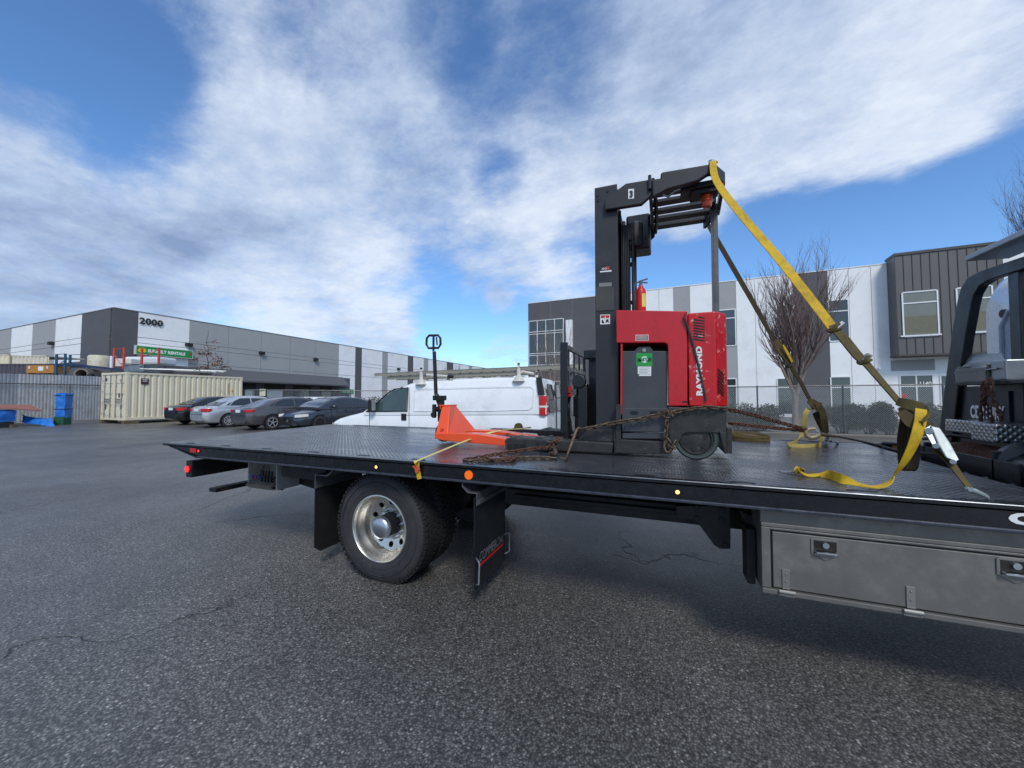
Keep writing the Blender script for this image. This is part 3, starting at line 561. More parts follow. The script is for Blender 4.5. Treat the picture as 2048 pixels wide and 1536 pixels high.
# light bar on top
b = MB(); a_ = rx(1929, 525, RX-.15); b_ = rx(1929, 516, RX-.15)
za = PX(1929, 524, RX-.12); zl = za.z
b.prism([(RX-.12, za.y, zl), (RX+.14, za.y+.03, zl), (RX+.14, 2.4, zl), (RX-.12, 2.4, zl)], (0, 0, .045)); lb = b.build('light_bar', 'galv', rack, bevel=.010)
for y in (3.45, 2.62): b = MB(); b.box(RX-.02, RX+.06, y, y+.03, zl-.10, zl); b.build('light_bar_mount', 'blackm', rack)
# diamond plate boxes and winch on the front of the deck frame
def dplate(x0, x1, y0, y1, z0, z1, nm='plate_cover'): b = MB(); b.box(x0, x1, y0, y1, z0, z1); return T(b, nm, DIAM, bevel=.006)
ya = rx(1890, 860, 2.0).y; yb_ = rx(1972, 860, 2.0).y
dplate(2.0, 2.2, yb_, ya, rx(1890, 862, 2.0).z, rx(1890, 838, 2.0).z); dplate(1.92, 2.2, yb_-.22, yb_-.005, rx(1980, 884, 1.92).z, rx(1980, 848, 1.92).z)
wb = MB(); wy = rx(1925, 900, 2.0).y; wb.cyl((2.0, wy+.05, 1.02), (2.0, wy-.55, 1.02), .095, n=24); 
for i in range(14): wb.lathe((2.0, wy-.03-i*.03, 1.02), (0, 1, 0), [(-.012, .085), (0, .105), (.012, .085)], 20)
winch = T(wb, 'winch_drum', 'rust', smooth=True)
b = MB(); b.lathe((2.0, wy-.6, 1.03), (0, 1, 0), [(0, .10), (.03, .15), (.07, .15), (.12, .12), (.13, .06)], 28); b.cyl((1.95, wy-.6, 1.0), (1.95, wy-1.5, .98), .10, n=24); b.lathe((1.95, wy-.9, 1.0), (0, 1, 0), [(-.02, .10), (-.02, .115), (.02, .115), (.02, .10)], 24); T(b, 'winch_motor', 'black', smooth=True)
b = MB(); b.box(1.84, 1.86, wy-.75, wy+.16, .90, 1.07); b.box(1.84, 2.15, wy+.10, wy+.12, .90, 1.10); b.box(1.84, 2.15, wy-.57, wy-.55, .90, 1.12)
b.tube([(1.85, wy+.15, 1.12), (2.0, wy+.1, 1.16), (2.1, wy-.3, 1.15), (2.0, wy-.6, 1.16)], .012, 8); b.box(1.80, 3.1, 2.42, 2.9, .90, .955); b.box(1.80, 3.0, 2.9, 4.85, .86, .885)
T(b, 'winch_frame', 'black', bevel=.004)
b = MB()
for dy in (0, .13, .30, .5): b.cyl((1.834, wy-.2-dy, .925), (1.84, wy-.2-dy, .925), .028, n=12)
T(b, 'frame_bolt', 'galv')
b = MB(); b.tube([(1.80, 4.86, .93), (1.84, 4.2, .945), (1.80, 3.6, .945), (1.75, 3.0, .955), (1.8, 2.5, .96)], .012, 8); b.tube([(1.9, 4.7, .96), (1.95, 4.3, 1.0), (1.92, 3.9, .97), (1.85, 3.3, .96)], .010, 8); b.tube([(1.88, 4.8, .95), (1.83, 4.5, 1.03), (1.93, 4.1, 1.05), (2.0, 3.8, .98)], .014, 8); T(b, 'hose', 'ink', smooth=True)
# cab behind the rack
cy0 = 2.45; cy1 = PX(1983, 660, 2.75).y; cz1 = PX(2010, 556, 2.8).z
def rr(y0, y1, z0, z1, r, x, k=6):
    p = []
    for cy_, cz_, a0 in ((y1-r, z1-r, 0), (y0+r, z1-r, 90), (y0+.04, z0+.04, 180), (y1-.04, z0+.04, 270)):
        rad = r if a0 < 180 else .04
        for i in range(k+1): a = R(a0+90*i/k); p.append(V((x, cy_+math.cos(a)*rad, cz_+math.sin(a)*rad)))
    return p
b = MB(); b.loft([rr(cy0+.1, cy1-.1, .72, cz1-.12, .22, 2.66), rr(cy0+.02, cy1-.03, .62, cz1-.03, .25, 2.72), rr(cy0, cy1, .6, cz1, .25, 2.82), rr(cy0, cy1, .6, cz1, .25, 4.3)])
cab = T(b, 'cab', mat('cab_white', S(186, 200, 214), .25, var=.03, coat=.5), smooth=True)
b = MB(); yb2 = PX(2000, 640, 2.66).y
b.tube([(2.655, yb2-.02, 1.3), (2.655, yb2-.02, cz1-.45), (2.655, yb2-.10, cz1-.34), (2.655, yb2-.3, cz1-.3), (2.655, 3.2, cz1-.3)], .018, 8); b.build('cab_moulding', mat('cab_seam', S(165, 178, 190), .4), cab, smooth=True)
p = PX(2007, 627, 2.65); b = MB(); b.cyl((2.64, p.y, p.z), (2.67, p.y, p.z), .035, n=16); b.build('vent', 'ink', cab)

# ================================================================== FORKLIFT
FY = 3.13
lift = thing('reach_truck', 'red and dark grey narrow-aisle reach forklift chained down on the truck deck', 'forklift', (0, 3.6, DZ))
T = lambda b, n, m, **k: b.build(n, m, lift, **k)
def poly(pts, Y, dy): return MB().prism([PY(u, v, Y) for u, v in pts], (0, dy, 0))
# outriggers and lower frame
def sh(dy):   # same outline on the far side
    return V((0, dy, 0))
LEG = [(1098, 878), (1130, 880), (1227, 885.5), (1224, 908), (1100, 902)]
CAPS = [(1008, 882), (1012, 877), (1022, 874), (1090, 879), (1103, 884), (1112, 892), (1112, 903), (1018, 901), (1011, 898)]
for nm, dy in (('outrigger', 0), ('outrigger', .92)):
    b = MB(); b.prism([PY(u, v, FY)+sh(dy) for u, v in LEG], (0, .13, 0)); b.prism([PY(u, v, FY-.012)+sh(dy) for u, v in CAPS], (0, .155, 0)); o = T(b, nm, 'base', bevel=.012)
    if dy == 0:
        for u, v in ((1075, 890), (1096, 890)):
            p = PY(u, v, FY-.012); b = MB(); b.lathe(p, (0, -1, 0), [(0, .016), (.004, .015), (.004, .010), (-.004, .009), (-.004, .001)], 20); b.build('axle_bolt', 'blackm', o)
        b = MB(); b.prism([PY(u, v, FY-.012)+V((0, -.004, 0)) for u, v in [(1015, 887), (1050, 888), (1052, 891), (1050, 897), (1015, 896)]], (0, .003, 0)); b.build('wear_plate', 'blackm', o)
    b = MB()
    for xx in (-1.20, -1.0): b.cyl((xx, FY+.02+dy, DZ+.062), (xx, FY+.13+dy, DZ+.062), .058, n=20)
    T(b, 'load_wheel', 'poly')
b = poly([(1153, 881), (1175, 860), (1227, 859), (1227, 884)], FY+.03, .12); T(b, 'leg_gusset', 'base', bevel=.004)
b = poly([(1231.5, 809), (1241.5, 809), (1241.5, 905), (1231.5, 907)], FY-.005, .10); T(b, 'battery_post', 'base', bevel=.004)
b = poly([(1228, 878), (1357, 885), (1341, 908), (1228, 907)], FY, .98); lf = T(b, 'lower_frame', 'base', bevel=.006)
b = poly([(1227, 859), (1236, 859), (1236, 884), (1227, 885)], FY+.01, .9); T(b, 'frame_riser', 'base')
# battery box
b = poly([(1243.5, 702), (1335, 702), (1335, 864), (1243.5, 864)], FY+.03, .86); bat = T(b, 'battery', 'charcoal', bevel=.006)
b = poly([(1268, 703), (1277, 694), (1300, 693), (1307, 703)], FY+.03, .006); b.build('lifting_lug', 'charcoal', bat, bevel=.002)
p = PY(1288.5, 700.5, FY+.028); b = MB(); b.cyl(p, p+V((0, -.004, 0)), .014, n=18); b.build('lug_hole', mat('hole_grey', S(150, 146, 136), .7), bat)
b = poly([(1244, 816), (1334, 816), (1334, 864), (1244, 863)], FY+.012, .02); sk = b.build('battery_gate', 'charcoal', bat, bevel=.004)
for u in (1268, 1307): b = poly([(u-8, 823.5), (u-6, 822), (u+6, 822), (u+8, 825), (u+7, 829), (u+5, 830), (u-6, 829), (u-8, 826)], FY+.0105, .0015); b.build('grip_slot', 'ink', sk)
for u in (1263, 1312): p = PY(u, 850, FY+.012); MB().cyl(p, p+V((0, -.002, 0)), .005, n=8).build('bolt_hole', 'ink', sk)
b = poly([(1245, 866), (1330, 866.5), (1330, 877), (1245, 876.5)], FY+.02, .03); b.build('battery_roller', 'charcoal', bat)
b = poly([(1272.7, 706), (1304.8, 706.4), (1304.6, 732.5), (1272.4, 731.8)], FY+.029, -.0015); lab = b.build('battery_label', 'green', bat)
p = PY(1289, 719, FY+.0265); MB().cyl(p, p+V((0, -.0008, 0)), .026, n=24).build('label_burst', mat('pale_green_ink', S(190, 232, 200), .5), bat)
pa = PY(1275, 723.5, FY+.0255); pb = PY(1303, 715, FY+.0255); text('SMARTGEN', 'label_print', 'ink', bat, pa, (1, 0, 0), (0, 0, 1), pb.x-pa.x, pb.z-pa.z)
b = poly([(1275.5, 733), (1302.5, 733), (1302.3, 752), (1278, 752), (1278, 748), (1275.5, 748)], FY+.029, -.001); b.build('data_label', 'white', bat)
for k in range(5):
    b = poly([(1278, 735.5+k*3), (1300-(k % 2)*5, 735.5+k*3), (1300-(k % 2)*5, 736.3+k*3), (1278, 736.3+k*3)], FY+.0275, -.0006); b.build('label_print', mat('print_grey', S(130, 130, 134), .6), bat)
b = poly([(1241.5, 687), (1245, 687), (1244, 829), (1240.5, 829)], FY+.01, .02); T(b, 'red_post', 'redp')
b = poly([(1246, 690), (1334, 690), (1334, 812), (1246, 812)], FY+.35, .02); T(b, 'battery_bay', 'ink')
# red body
BODY = [(1232, 620), (1375, 622), (1375, 812), (1337, 812.5), (1336, 694), (1334, 688), (1329, 685.5), (1233, 686)]
b = poly(BODY, FY, .96); body = T(b, 'body', 'red', bevel=.007)
# rear cover: front panel, chamfer, rear; drawn as a plan outline
def plan(pts, z0, z1): return MB().prism([(x, y, z0) for x, y in pts], (0, 0, z1-z0))
xa = PY(1376.6, 700, FY).x; xb = PY(1432, 700, FY).x; xc = PY(1451, 700, FY+.14).x
zt = PY(1400, 622, FY).z; zb = PY(1400, 813, FY).z
pl = [(xa, FY-.004), (xb, FY-.004), (xc, FY+.10), (xc+.03, FY+.30), (xc+.03, FY+.85), (xc-.05, FY+.98), (xa, FY+.98)]
b = plan(pl, zb, zt-.01); cov = T(b, 'rear_cover', 'redworn', bevel=.010)
# louvres
for k in range(9):
    y0 = 633+k*5.6; x0_ = 1387 if k else 1397
    b = poly([(x0_, y0+0), (x0_+1.2, y0-1.2), (1409.5, y0+2.4), (1409.5, y0+4.4), (x0_, y0+2.0)], FY-.0055, -.001); b.build('louvre', 'ink', cov)
nf = V((.10+.004, -(xc-xb), 0)).normalized(); nf = V((-(FY-.004-(FY+.10)), -(xc-xb)*1, 0)).normalized()
def facet(u, v, off=.0015): return PN(u, v, V((xb, FY-.004, 1.5))+nf*off, nf, PIT)
for k in range(7):
    y0 = 738+k*7.3; y1 = y0
    q = [(1435.0, y0), (1436.2, y0-1.4), (1448.2, y0+11), (1448.2, y0+14), (1447, y0+14.2), (1435, y0+2.4)]
    if k == 6: q = [(1435.0, y0), (1436.2, y0-1.4), (1447.2, y0+9), (1447.2, y0+12), (1435, y0+2.4)]
    MB().prism([facet(*a) for a in q], nf*.001).build('louvre', 'ink', cov)
p0 = PY(1405.5, 791, FY-.0055); p1 = PY(1391, 693, FY-.0055)
text('RAYMOND', 'body_lettering', 'white', lift, p0, (0, 0, 1), (-1, 0, 0), p1.z-p0.z, p0.x-p1.x, off=.05)
b = poly([(1364.5, 802), (1374, 802), (1374, 805.5), (1364.5, 805.5)], FY-.0005, -.001); b.build('label_outline', 'ink', body)
b = poly([(1271, 669.5), (1297.5, 669), (1297.5, 681.5), (1271, 681.5)], FY-.0005, -.001); b.build('warning_label', mat('label_pink', S(214, 176, 172), .5), body)
b = poly([(1273, 671.5), (1295.5, 671), (1295.5, 679.8), (1273, 679.8)], FY-.0018, -.0006); b.build('label_print', mat('label_dark', S(120, 70, 66), .6), body)
for k in range(3): b = poly([(1274.5, 673+k*2.3), (1294, 673+k*2.3), (1294, 673.7+k*2.3), (1274.5, 673.7+k*2.3)], FY-.0026, -.0004); b.build('label_print', 'white', body)
# panel seam with worn paint, hanging strap
b = MB(); b.tube([PY(1373, 624, FY-.02), PY(1368, 634, FY-.02), PY(1376, 655, FY-.012), PY(1388, 695, FY-.012), PY(1400, 745, FY-.012), PY(1411, 792, FY-.014), PY(1412, 801, FY-.015)], [.003, .008, .0085, .0085, .008, .006, .010], 8); T(b, 'hold_strap', 'base', smooth=True)
# chassis and fender
b = poly([(1336, 813.5), (1453, 818), (1453, 866), (1441, 866), (1372, 866), (1366, 869), (1356, 889), (1340, 884), (1336, 864)], FY-.012, .22); T(b, 'chassis', 'base', bevel=.008)
b = poly([(1336, 813.5), (1453, 818), (1453, 866), (1400, 866), (1336, 864)], FY+.22, .76); T(b, 'chassis_core', 'blackm')
b = poly([(1439, 864), (1453, 864), (1453, 908), (1450, 908)], FY-.012, .98); T(b, 'rear_skirt', 'base', bevel=.004)
b = poly([(1453, 855), (1464, 854.6), (1464.5, 907.5), (1452, 907)], FY+.06, .84); T(b, 'bumper', 'base', bevel=.006)
# drive wheel
wc = PY(1392, 885, FY); wc.z = DZ+.147; r0 = .15
b = MB(); b.lathe(wc, (0, 1, 0), [(.006, r0-.034), (-.002, r0-.028), (-.004, r0-.012), (.008, r0-.001), (.02, r0), (.10, r0), (.11, r0-.01)], 40); dw = T(b, 'drive_wheel', 'poly', smooth=True)
b = MB(); b.lathe(wc, (0, 1, 0), [(.012, r0-.034), (-.002, r0-.040), (-.004, r0-.046), (.008, r0-.055), (.004, .05), (0, .03), (0, .001)], 40); hb_ = b.build('wheel_hub', 'base', dw, smooth=True)
for k in range(6):
    a = 2*math.pi*k/6+.3; q = wc+V((.068*math.cos(a), 0, .068*math.sin(a))); b = MB(); b.lathe(q, (0, -1, 0), [(-.008, .014), (.002, .014), (.002, .010), (-.002, .009), (-.002, .001)], 14); b.build('wheel_bolt', 'base', hb_)
# mast
MYn = FY+.09
zt = PY(1190, 376, MYn).z; x0 = PY(1190.5, 600, MYn).x; x1 = PY(1236, 600, MYn).x; zb = DZ+.05
def chan(y, s):
    b = MB(); b.box(x0, x1, min(y, y+.02*s), max(y, y+.02*s), zb, zt); b.box(x0, x0+.02, min(y+.02*s, y+.09*s), max(y+.02*s, y+.09*s), zb, zt); b.box(x1-.02, x1, min(y+.02*s, y+.09*s), max(y+.02*s, y+.09*s), zb, zt-.02)
    return T(b, 'mast_channel', 'mast', bevel=.004)
m1 = chan(MYn, 1); m2 = chan(MYn+.76, -1)
b = MB()
for y in (MYn+.10, MYn+.62): b.box(x0+.02, x1+.02, y, y+.018, zb+.05, zt-.18); b.box(x1-.0, x1+.022, y, y+.06, zb+.6, zt-.28)
T(b, 'inner_mast', 'blackm')
b = MB(); b.cyl((x1+.03, MYn+.30, zb), (x1+.03, MYn+.30, zt-.35), .03, n=14); b.cyl((x1+.03, MYn+.46, zb), (x1+.03, MYn+.46, zt-.35), .03, n=14); T(b, 'lift_cylinder', 'black', smooth=True)
b = MB()
for y in (MYn+.35, MYn+.41): 
    for k in range(60): b.box(x1+.06, x1+.068, y-.012, y+.012, 1.6+k*.022, 1.615+k*.022)
T(b, 'lift_chain', 'blackm')
b = MB(); 
for i in range(4): b.tube([(x1+.03+.012*i, MYn+.12+.02*i, 2.0), (x1+.035+.012*i, MYn+.12+.02*i, 2.5), (x1+.03+.012*i, MYn+.13, zt-.30)], .008, 6)
T(b, 'hose', 'ink', smooth=True)
b = MB(); b.box(x0+.02, x1-.02, MYn+.03, MYn+.74, zt-.10, zt-.02); b.box(x0+.02, x1-.04, MYn+.03, MYn+.74, 1.55, 1.62); T(b, 'mast_cross_tie', 'mast', bevel=.005)
for u, v, r in ((1215, 382, .012), (1196, 391, .009), (1196, 401, .009)): p = PY(u, v, MYn); MB().cyl(p, p+V((0, -.006, 0)), r, n=12).build('mast_bolt', 'blackm', m1)
def lbl(pts, m, off=.0015, nm='label', par=None): return poly(pts, MYn-off, -.0008).build(nm, m, par or m1)
lbl([(1203, 533), (1219, 533), (1219, 540), (1203, 540)], 'ink'); pa = PY(1204, 540, MYn-.003)
text('ISO', 'label_print', 'white', lift, pa, (1, 0, 0), (0, 0, 1), .038, .016, off=.03); lbl([(1212, 533), (1219, 533), (1219, 539.5), (1212, 539.5)], mat('flag_red', S(190, 60, 66), .5), .003)
lbl([(1200, 542.5), (1223, 540), (1223, 543), (1200, 545)], 'white')
lbl([(1198, 566), (1223.5, 565), (1223.5, 572.5), (1198, 573.5)], mat('worn_label', S(128, 126, 122), .6), nm='worn_label')
poly([(1192, 574), (1228, 574), (1228, 620), (1192, 622)], MYn-.001, -.004).build('cover_plate', mat('cover_grey', S(66, 66, 64), .6, var=.25), m1)
lbl([(1200.5, 629.5), (1220, 629), (1220, 648), (1200.5, 649)], 'white', nm='warning_label'); lbl([(1202, 630.8), (1218.7, 630.5), (1218.7, 635.5), (1202, 636)], 'redp', .0035)
for a in ([(1203.5, 646), (1203.5, 640), (1205.5, 639), (1207, 642), (1209, 646)], [(1211, 646), (1212, 640), (1214, 638), (1217, 639), (1217.5, 646), (1215, 643)], [(1208.5, 637.5), (1210.5, 631.5), (1212.5, 637.5)]): lbl(a, 'ink' if a[0][1] > 640 else 'white', .0045)
# bracket with the number, guard
b = poly([(1208.7, 397.5), (1251.8, 366.5), (1296, 359), (1304, 359.3), (1304, 389), (1283, 408), (1209.5, 419.5)], MYn-.045, .045); br1 = T(b, 'guard_bracket', 'mast', bevel=.008)
poly([(1256.5, 378.5), (1268, 377.5), (1268, 397), (1256.5, 398)], MYn-.0465, -.001).build('number_plate', 'white', br1)
pa = PY(1259, 395.8, MYn-.049); pb = PY(1265.8, 380.5, MYn-.049); text('3', 'number', 'ink', lift, pa, (1, 0, 0), (0, 0, 1), pb.x-pa.x, pb.z-pa.z, off=.05)
b = poly([(1208.7, 397.5), (1251.8, 366.5), (1296, 359), (1304, 359.3), (1304, 389), (1283, 408), (1209.5, 419.5)], MYn-.045, .04); b.v = [q+V((0, .84, 0)) for q in b.v]; T(b, 'guard_bracket', 'mast', bevel=.008)
gx0 = PY(1300, 360, FY+.02).x
b = MB(); b.box(x1+.02, gx0-.02, MYn+.55, MYn+.80, zt-.36, zt-.03); b.cyl((x1+.10, MYn+.60, zt-.34), (x1+.10, MYn+.60, zt-.10), .09, n=16); T(b, 'side_shift_housing', 'black', bevel=.02)
b = MB(); b.box(gx0-.015, gx0+.01, FY+.02, FY+.97, zt-.13, zt-.015); T(b, 'guard_front_beam', 'black', bevel=.006)
b = MB(); b.tube([(gx0+.02, FY+.04, zt-.05), (gx0+.035, FY+.30, zt-.10), (gx0+.035, FY+.65, zt-.12), (gx0+.02, FY+.95, zt-.11)], .016, 8); T(b, 'guard_hoop', 'black', smooth=True)
# near roof member (raised toward the rear), right chamfer, far member
gz_ = zt
A_ = [(1304, 362), (1312, 357), (1321, 356), (1321, 346), (1326, 343.5), (1420, 327.5), (1426, 330), (1426, 347), (1417, 347), (1396, 361), (1362, 371), (1335, 378), (1313, 390), (1305, 394)]
b = poly(A_, FY+.015, .05); gr = T(b, 'guard_side', 'mast', bevel=.01)
g0 = PY(1425, 336, FY+.04); zr = PY(1425, 336, FY+.04).z
path = [(.345, FY+.04), (.435, FY+.20), (.45, FY+.62), (.36, FY+.88)]
b = MB(); b.tube([(x, y, zr-.01-.0*i) for i, (x, y) in enumerate(path)], .012, 6)
for i in range(len(path)-1):
    (xa_, ya_), (xb2, yb2) = path[i], path[i+1]; d = V((xb2-xa_, yb2-ya_, 0)); n2 = V((-d.y, d.x, 0)).normalized()*.012
    za, zb2 = (zr+.03, zr+.03) if i < 1 else ((zr+.03, zr+.0) if i == 1 else (zr, zr-.03))
    b.add([V((xa_, ya_, za))+n2, V((xa_, ya_, za))-n2, V((xa_, ya_, za-.085))-n2, V((xa_, ya_, za-.085))+n2, V((xb2, yb2, zb2))+n2, V((xb2, yb2, zb2))-n2, V((xb2, yb2, zb2-.085))-n2, V((xb2, yb2, zb2-.085))+n2], [(0, 1, 2, 3), (7, 6, 5, 4), (0, 4, 5, 1), (1, 5, 6, 2), (2, 6, 7, 3), (3, 7, 4, 0)])
T(b, 'guard_rim', 'mast')
b = poly([(1316, 431), (1420, 415), (1437, 409), (1428, 428), (1400, 437), (1345, 445), (1314, 453)], FY+.93, .03); T(b, 'guard_far_side', 'mast', bevel=.004)
for k in range(5):
    y = FY+.22+k*.165; xe = .42 if k < 4 else .36
    b = MB(); b.obox(((gx0+xe)/2, y, zr-.03), ((xe-gx0)/2, 0, .0), (0, .044, .0), (0, 0, .014)); T(b, 'guard_slat', 'mast', bevel=.003)
b = MB(); b.box(.13, .40, FY+.10, FY+.24, zr-.10, zr-.055); b.box(.20, .39, FY+.12, FY+.26, zr-.135, zr-.10); hk = T(b, 'light_mount', 'ink', bevel=.006)
p = PY(1413.5, 385, FY+.18); b = MB(); b.lathe((p.x, FY+.18, zr-.135), (0, 0, -1), [(0, .040), (.018, .042), (.024, .037), (.032, .041), (.038, .037), (.048, .041), (.056, .036), (.075, .036), (.092, .028), (.096, .001)], 24); T(b, 'warning_beacon', 'amberd', smooth=True)
b = MB(); b.box(.385, .43, FY+.14, FY+.20, zr-.11, zr-.075); T(b, 'side_lamp', 'amberd', bevel=.004)
b = MB(); b.tube([(.0, FY+.16, zr-.08), (.04, FY+.14, zr-.11), (.09, FY+.13, zr-.08), (.14, FY+.14, zr-.07)], .007, 6); T(b, 'lamp_cable', 'galv', smooth=True)
p = PY(1423, 332, FY+.03); b = MB(); b.cyl((p.x, FY+.035, zr+.03), (p.x, FY+.035, zr+.055), .02, n=10); T(b, 'guard_bolt', 'galv')
b = MB(); b.box(PY(1423.5, 520, FY+.62).x, PY(1436.5, 520, FY+.62).x, FY+.60, FY+.655, 2.0, zr-.05); b.box(PY(1420, 425, FY+.62).x, PY(1440, 425, FY+.62).x, FY+.59, FY+.665, zr-.10, zr-.03)
b.box(PY(1427.5, 520, FY+.6).x, PY(1429.5, 520, FY+.6).x, FY+.597, FY+.60, 2.0, zr-.12); T(b, 'guard_post', 'grey', bevel=.004)
# screen
scx = PY(1265, 550, FY+.40).x
b = MB(); sy0, sy1, sz0, sz1 = FY+.40, FY+.84, 2.08, zt-.28
for k in range(30):
    z = sz0-.3+k*.048; 
    za, zb2 = z, z+.44; ya, yb2 = sy0, sy1
    if zb2 <= sz0 or za >= sz1: continue
    if za < sz0: ya += (sz0-za); za = sz0
    if zb2 > sz1: yb2 -= (zb2-sz1); zb2 = sz1
    b.tube([(scx, ya, za), (scx, yb2, zb2)], .004, 4)
for y in (sy0, sy1): b.tube([(scx, y, sz0), (scx, y, sz1)], .009, 6)
b.tube([(scx, sy0, sz1), (scx, sy1, sz1)], .009, 6); T(b, 'operator_screen', 'ink')
b = MB()
for z in (2.28, 2.62, 3.0-.15): b.obox((scx-.05, sy0+.02, z), (.06, 0, 0), (0, .02, 0), (0, 0, .014))
T(b, 'screen_clamp', 'blackm')
# extinguisher strapped on
p = PY(1282, 613, FY+.25); ex = V((p.x, FY+.25, 2.13)); b = MB(); b.lathe(ex, (0, 0, 1), [(0, .02), (0, .036), (.012, .040), (.19, .040), (.215, .034), (.235, .018), (.25, .016)], 24); fe = T(b, 'fire_extinguisher', 'redp', smooth=True)
b = MB(); b.cyl(ex+V((0, 0, .25)), ex+V((0, 0, .285)), .013, n=10); b.obox(ex+V((.02, 0, .29)), (.035, 0, .008), (0, .008, 0), (0, 0, .004)); b.obox(ex+V((.02, 0, .270)), (.035, 0, -.006), (0, .008, 0), (0, 0, .004)); b.tube([ex+V((-.01, 0, .28)), ex+V((-.04, -.01, .27)), ex+V((-.05, -.02, .23)), ex+V((-.043, -.02, .12))], .006, 6); b.build('valve', 'grey', fe)
b = MB(); b.v = []; 
ang = [R(a) for a in range(-75, -14, 10)]; b.add([ex+V((.0408*math.cos(a), .0408*math.sin(a), z)) for z in (.06, .17) for a in ang], [(i, i+1, 7+i+1, 7+i) for i in range(6)]); b.build('label', mat('label_yellow', S(225, 205, 96), .5), fe)
# load backrest and carriage
cx_ = -.82
z1_ = PX(1126, 684, cx_).z; z0_ = PX(1142, 861, cx_).z; by0 = PX(1127, 760, cx_).y; by1 = by0+1.05
b = MB(); b.box(cx_-.03, cx_+.035, by0, by0+.03, z0_, z1_); b.box(cx_-.03, cx_+.0, by1-.05, by1, z0_, z1_); b.box(cx_-.03, cx_+.0, by0+.03, by1-.05, z1_-.045, z1_)
b.box(cx_-.02, cx_+.0, by0+.03, by1-.05, z1_-.46, z1_-.40); b.box(cx_-.02, cx_+.0, by0+.03, by1-.05, z1_-.24, z1_-.20)
for y in (.22, .46, .70): b.box(cx_-.018, cx_-.002, by0+y, by0+y+.03, z1_-.40, z1_-.045)
T(b, 'load_backrest', 'black', bevel=.004)
b = MB(); b.box(cx_+.12, cx_+.20, FY+.18, FY+.26, 1.08, 1.56); b.box(cx_+.15, x0, FY+.28, FY+.34, 1.78, 1.86); b.cyl((cx_+.13, FY+.16, 1.58), (cx_+.13, FY+.21, 1.58), .06, n=20); b.box(cx_+.16, cx_+.28, FY+.45, FY+.60, 1.02, 1.8)
b.prism([(cx_+.05, FY+.5, 1.1), (cx_+.3, FY+.5, 1.45), (cx_+.3, FY+.5, 1.5), (cx_+.05, FY+.5, 1.17)], (0, .03, 0)); b.box(cx_, x0, FY+.35, FY+.5, 1.04, 1.10); T(b, 'reach_mechanism', 'black', bevel=.01)
b = MB(); b.box(cx_+.05, cx_+.12, FY+.30, FY+.42, 1.27, 1.45); b.tube([(cx_+.03, FY+.3, 1.5), (cx_+.02, FY+.25, 1.35), (cx_+.04, FY+.28, 1.12)], .012, 6); T(b, 'valve_block', 'ink', bevel=.008)
b = MB(); b.box(cx_+.03, cx_+.05, FY+.20, FY+.23, 1.47, 1.54); b.box(cx_+.02, cx_+.06, FY+.20, FY+.23, 1.45, 1.48); T(b, 'red_valve', 'redp')
for yk, zz, ut, vt in ((FY+.25, 1.078, 934, 873), (FY+.72, 1.10, 979, 860)):
    # fork: heel at the carriage, thin tapered tip
    xt = PY(ut, vt, yk).x
    b = MB(); b.prism([(xt, yk, zz), (cx_-.03, yk, zz), (cx_-.03, yk, zz-.045), (xt+.55, yk, zz-.036), (xt, yk, zz-.010)], (0, .10, 0)); b.box(cx_-.03, cx_+.015, yk, yk+.10, zz-.045, 1.55); T(b, 'fork', 'blackm', bevel=.003)

# ================================================================== PALLET JACK
JY = 3.20
jk = thing('pallet_jack', 'orange hand pallet jack with a black upright handle standing on the deck', 'pallet jack', (-1.9, 3.4, DZ))
T = lambda b, n, m, **k: b.build(n, m, jk, **k)
xl = PY(869, 882, JY).x; xr_ = PY(946, 865, JY+.0).x; W_ = .54
zf = DZ+.075
b = MB()
b.prism([(xl, JY, zf-.02), (xl, JY, zf+.035), (xl+.45, JY, zf+.04), (-1.18, JY, zf-.01), (-.60, JY, zf-.01), (-.60, JY, zf-.055), (-1.18, JY, zf-.06), (xl+.1, JY, zf-.035)], (0, .16, 0)); T(b, 'jack_fork', 'orange', bevel=.006)
b = MB(); b.prism([(xl, JY, zf-.02), (xl, JY, zf+.035), (xl+.45, JY, zf+.04), (-1.18, JY, zf-.01), (-.60, JY, zf-.01), (-.60, JY, zf-.055), (-1.18, JY, zf-.06), (xl+.1, JY, zf-.035)], (0, .16, 0)); b.v = [q+V((0, W_-.16, 0)) for q in b.v]; T(b, 'jack_fork', 'orange', bevel=.006)
# folded steel A body
zt_ = 1.354; ya, yb2 = JY+.17, JY+.35; bx0 = xl+.005; tx0 = PY(884, 812, ya).x; tx1 = PY(900, 812, ya).x; tx2 = PY(912, 811, yb2).x
b = MB(); zz = zf+.02
B0 = [V((bx0, JY+.005, zz)), V((-1.924, JY+.005, zz)), V((-1.88, JY+W_-.02, zz)), V((bx0+.02, JY+W_-.02, zz))]
T0 = [V((tx0, ya, zt_)), V((tx1, ya, zt_)), V((tx2, yb2, zt_)), V((tx0, yb2, zt_))]
b.loft([B0, T0]); jb = T(b, 'jack_body', 'orange', bevel=.008)
tx1 = tx2; ya += .05; yb2 -= .04
b = MB(); b.prism([(tx0-.03, ya-.06, zt_), (tx1+.008, ya-.05, zt_), (tx1+.008, yb2+.05, zt_), (tx0-.03, yb2+.06, zt_)], (0, 0, .012)); b.box(tx0-.02, tx0-.012, ya-.06, yb2+.06, zt_-.03, zt_); b.build('top_plate', 'orange', jb, bevel=.002)
p = PY(885, 868, JY-.0); MB().cyl((xl+.07, JY+.005, zf+.075), (xl+.07, JY+.03, zf+.075), .013, n=14).build('pivot_bolt', 'orange', jb)
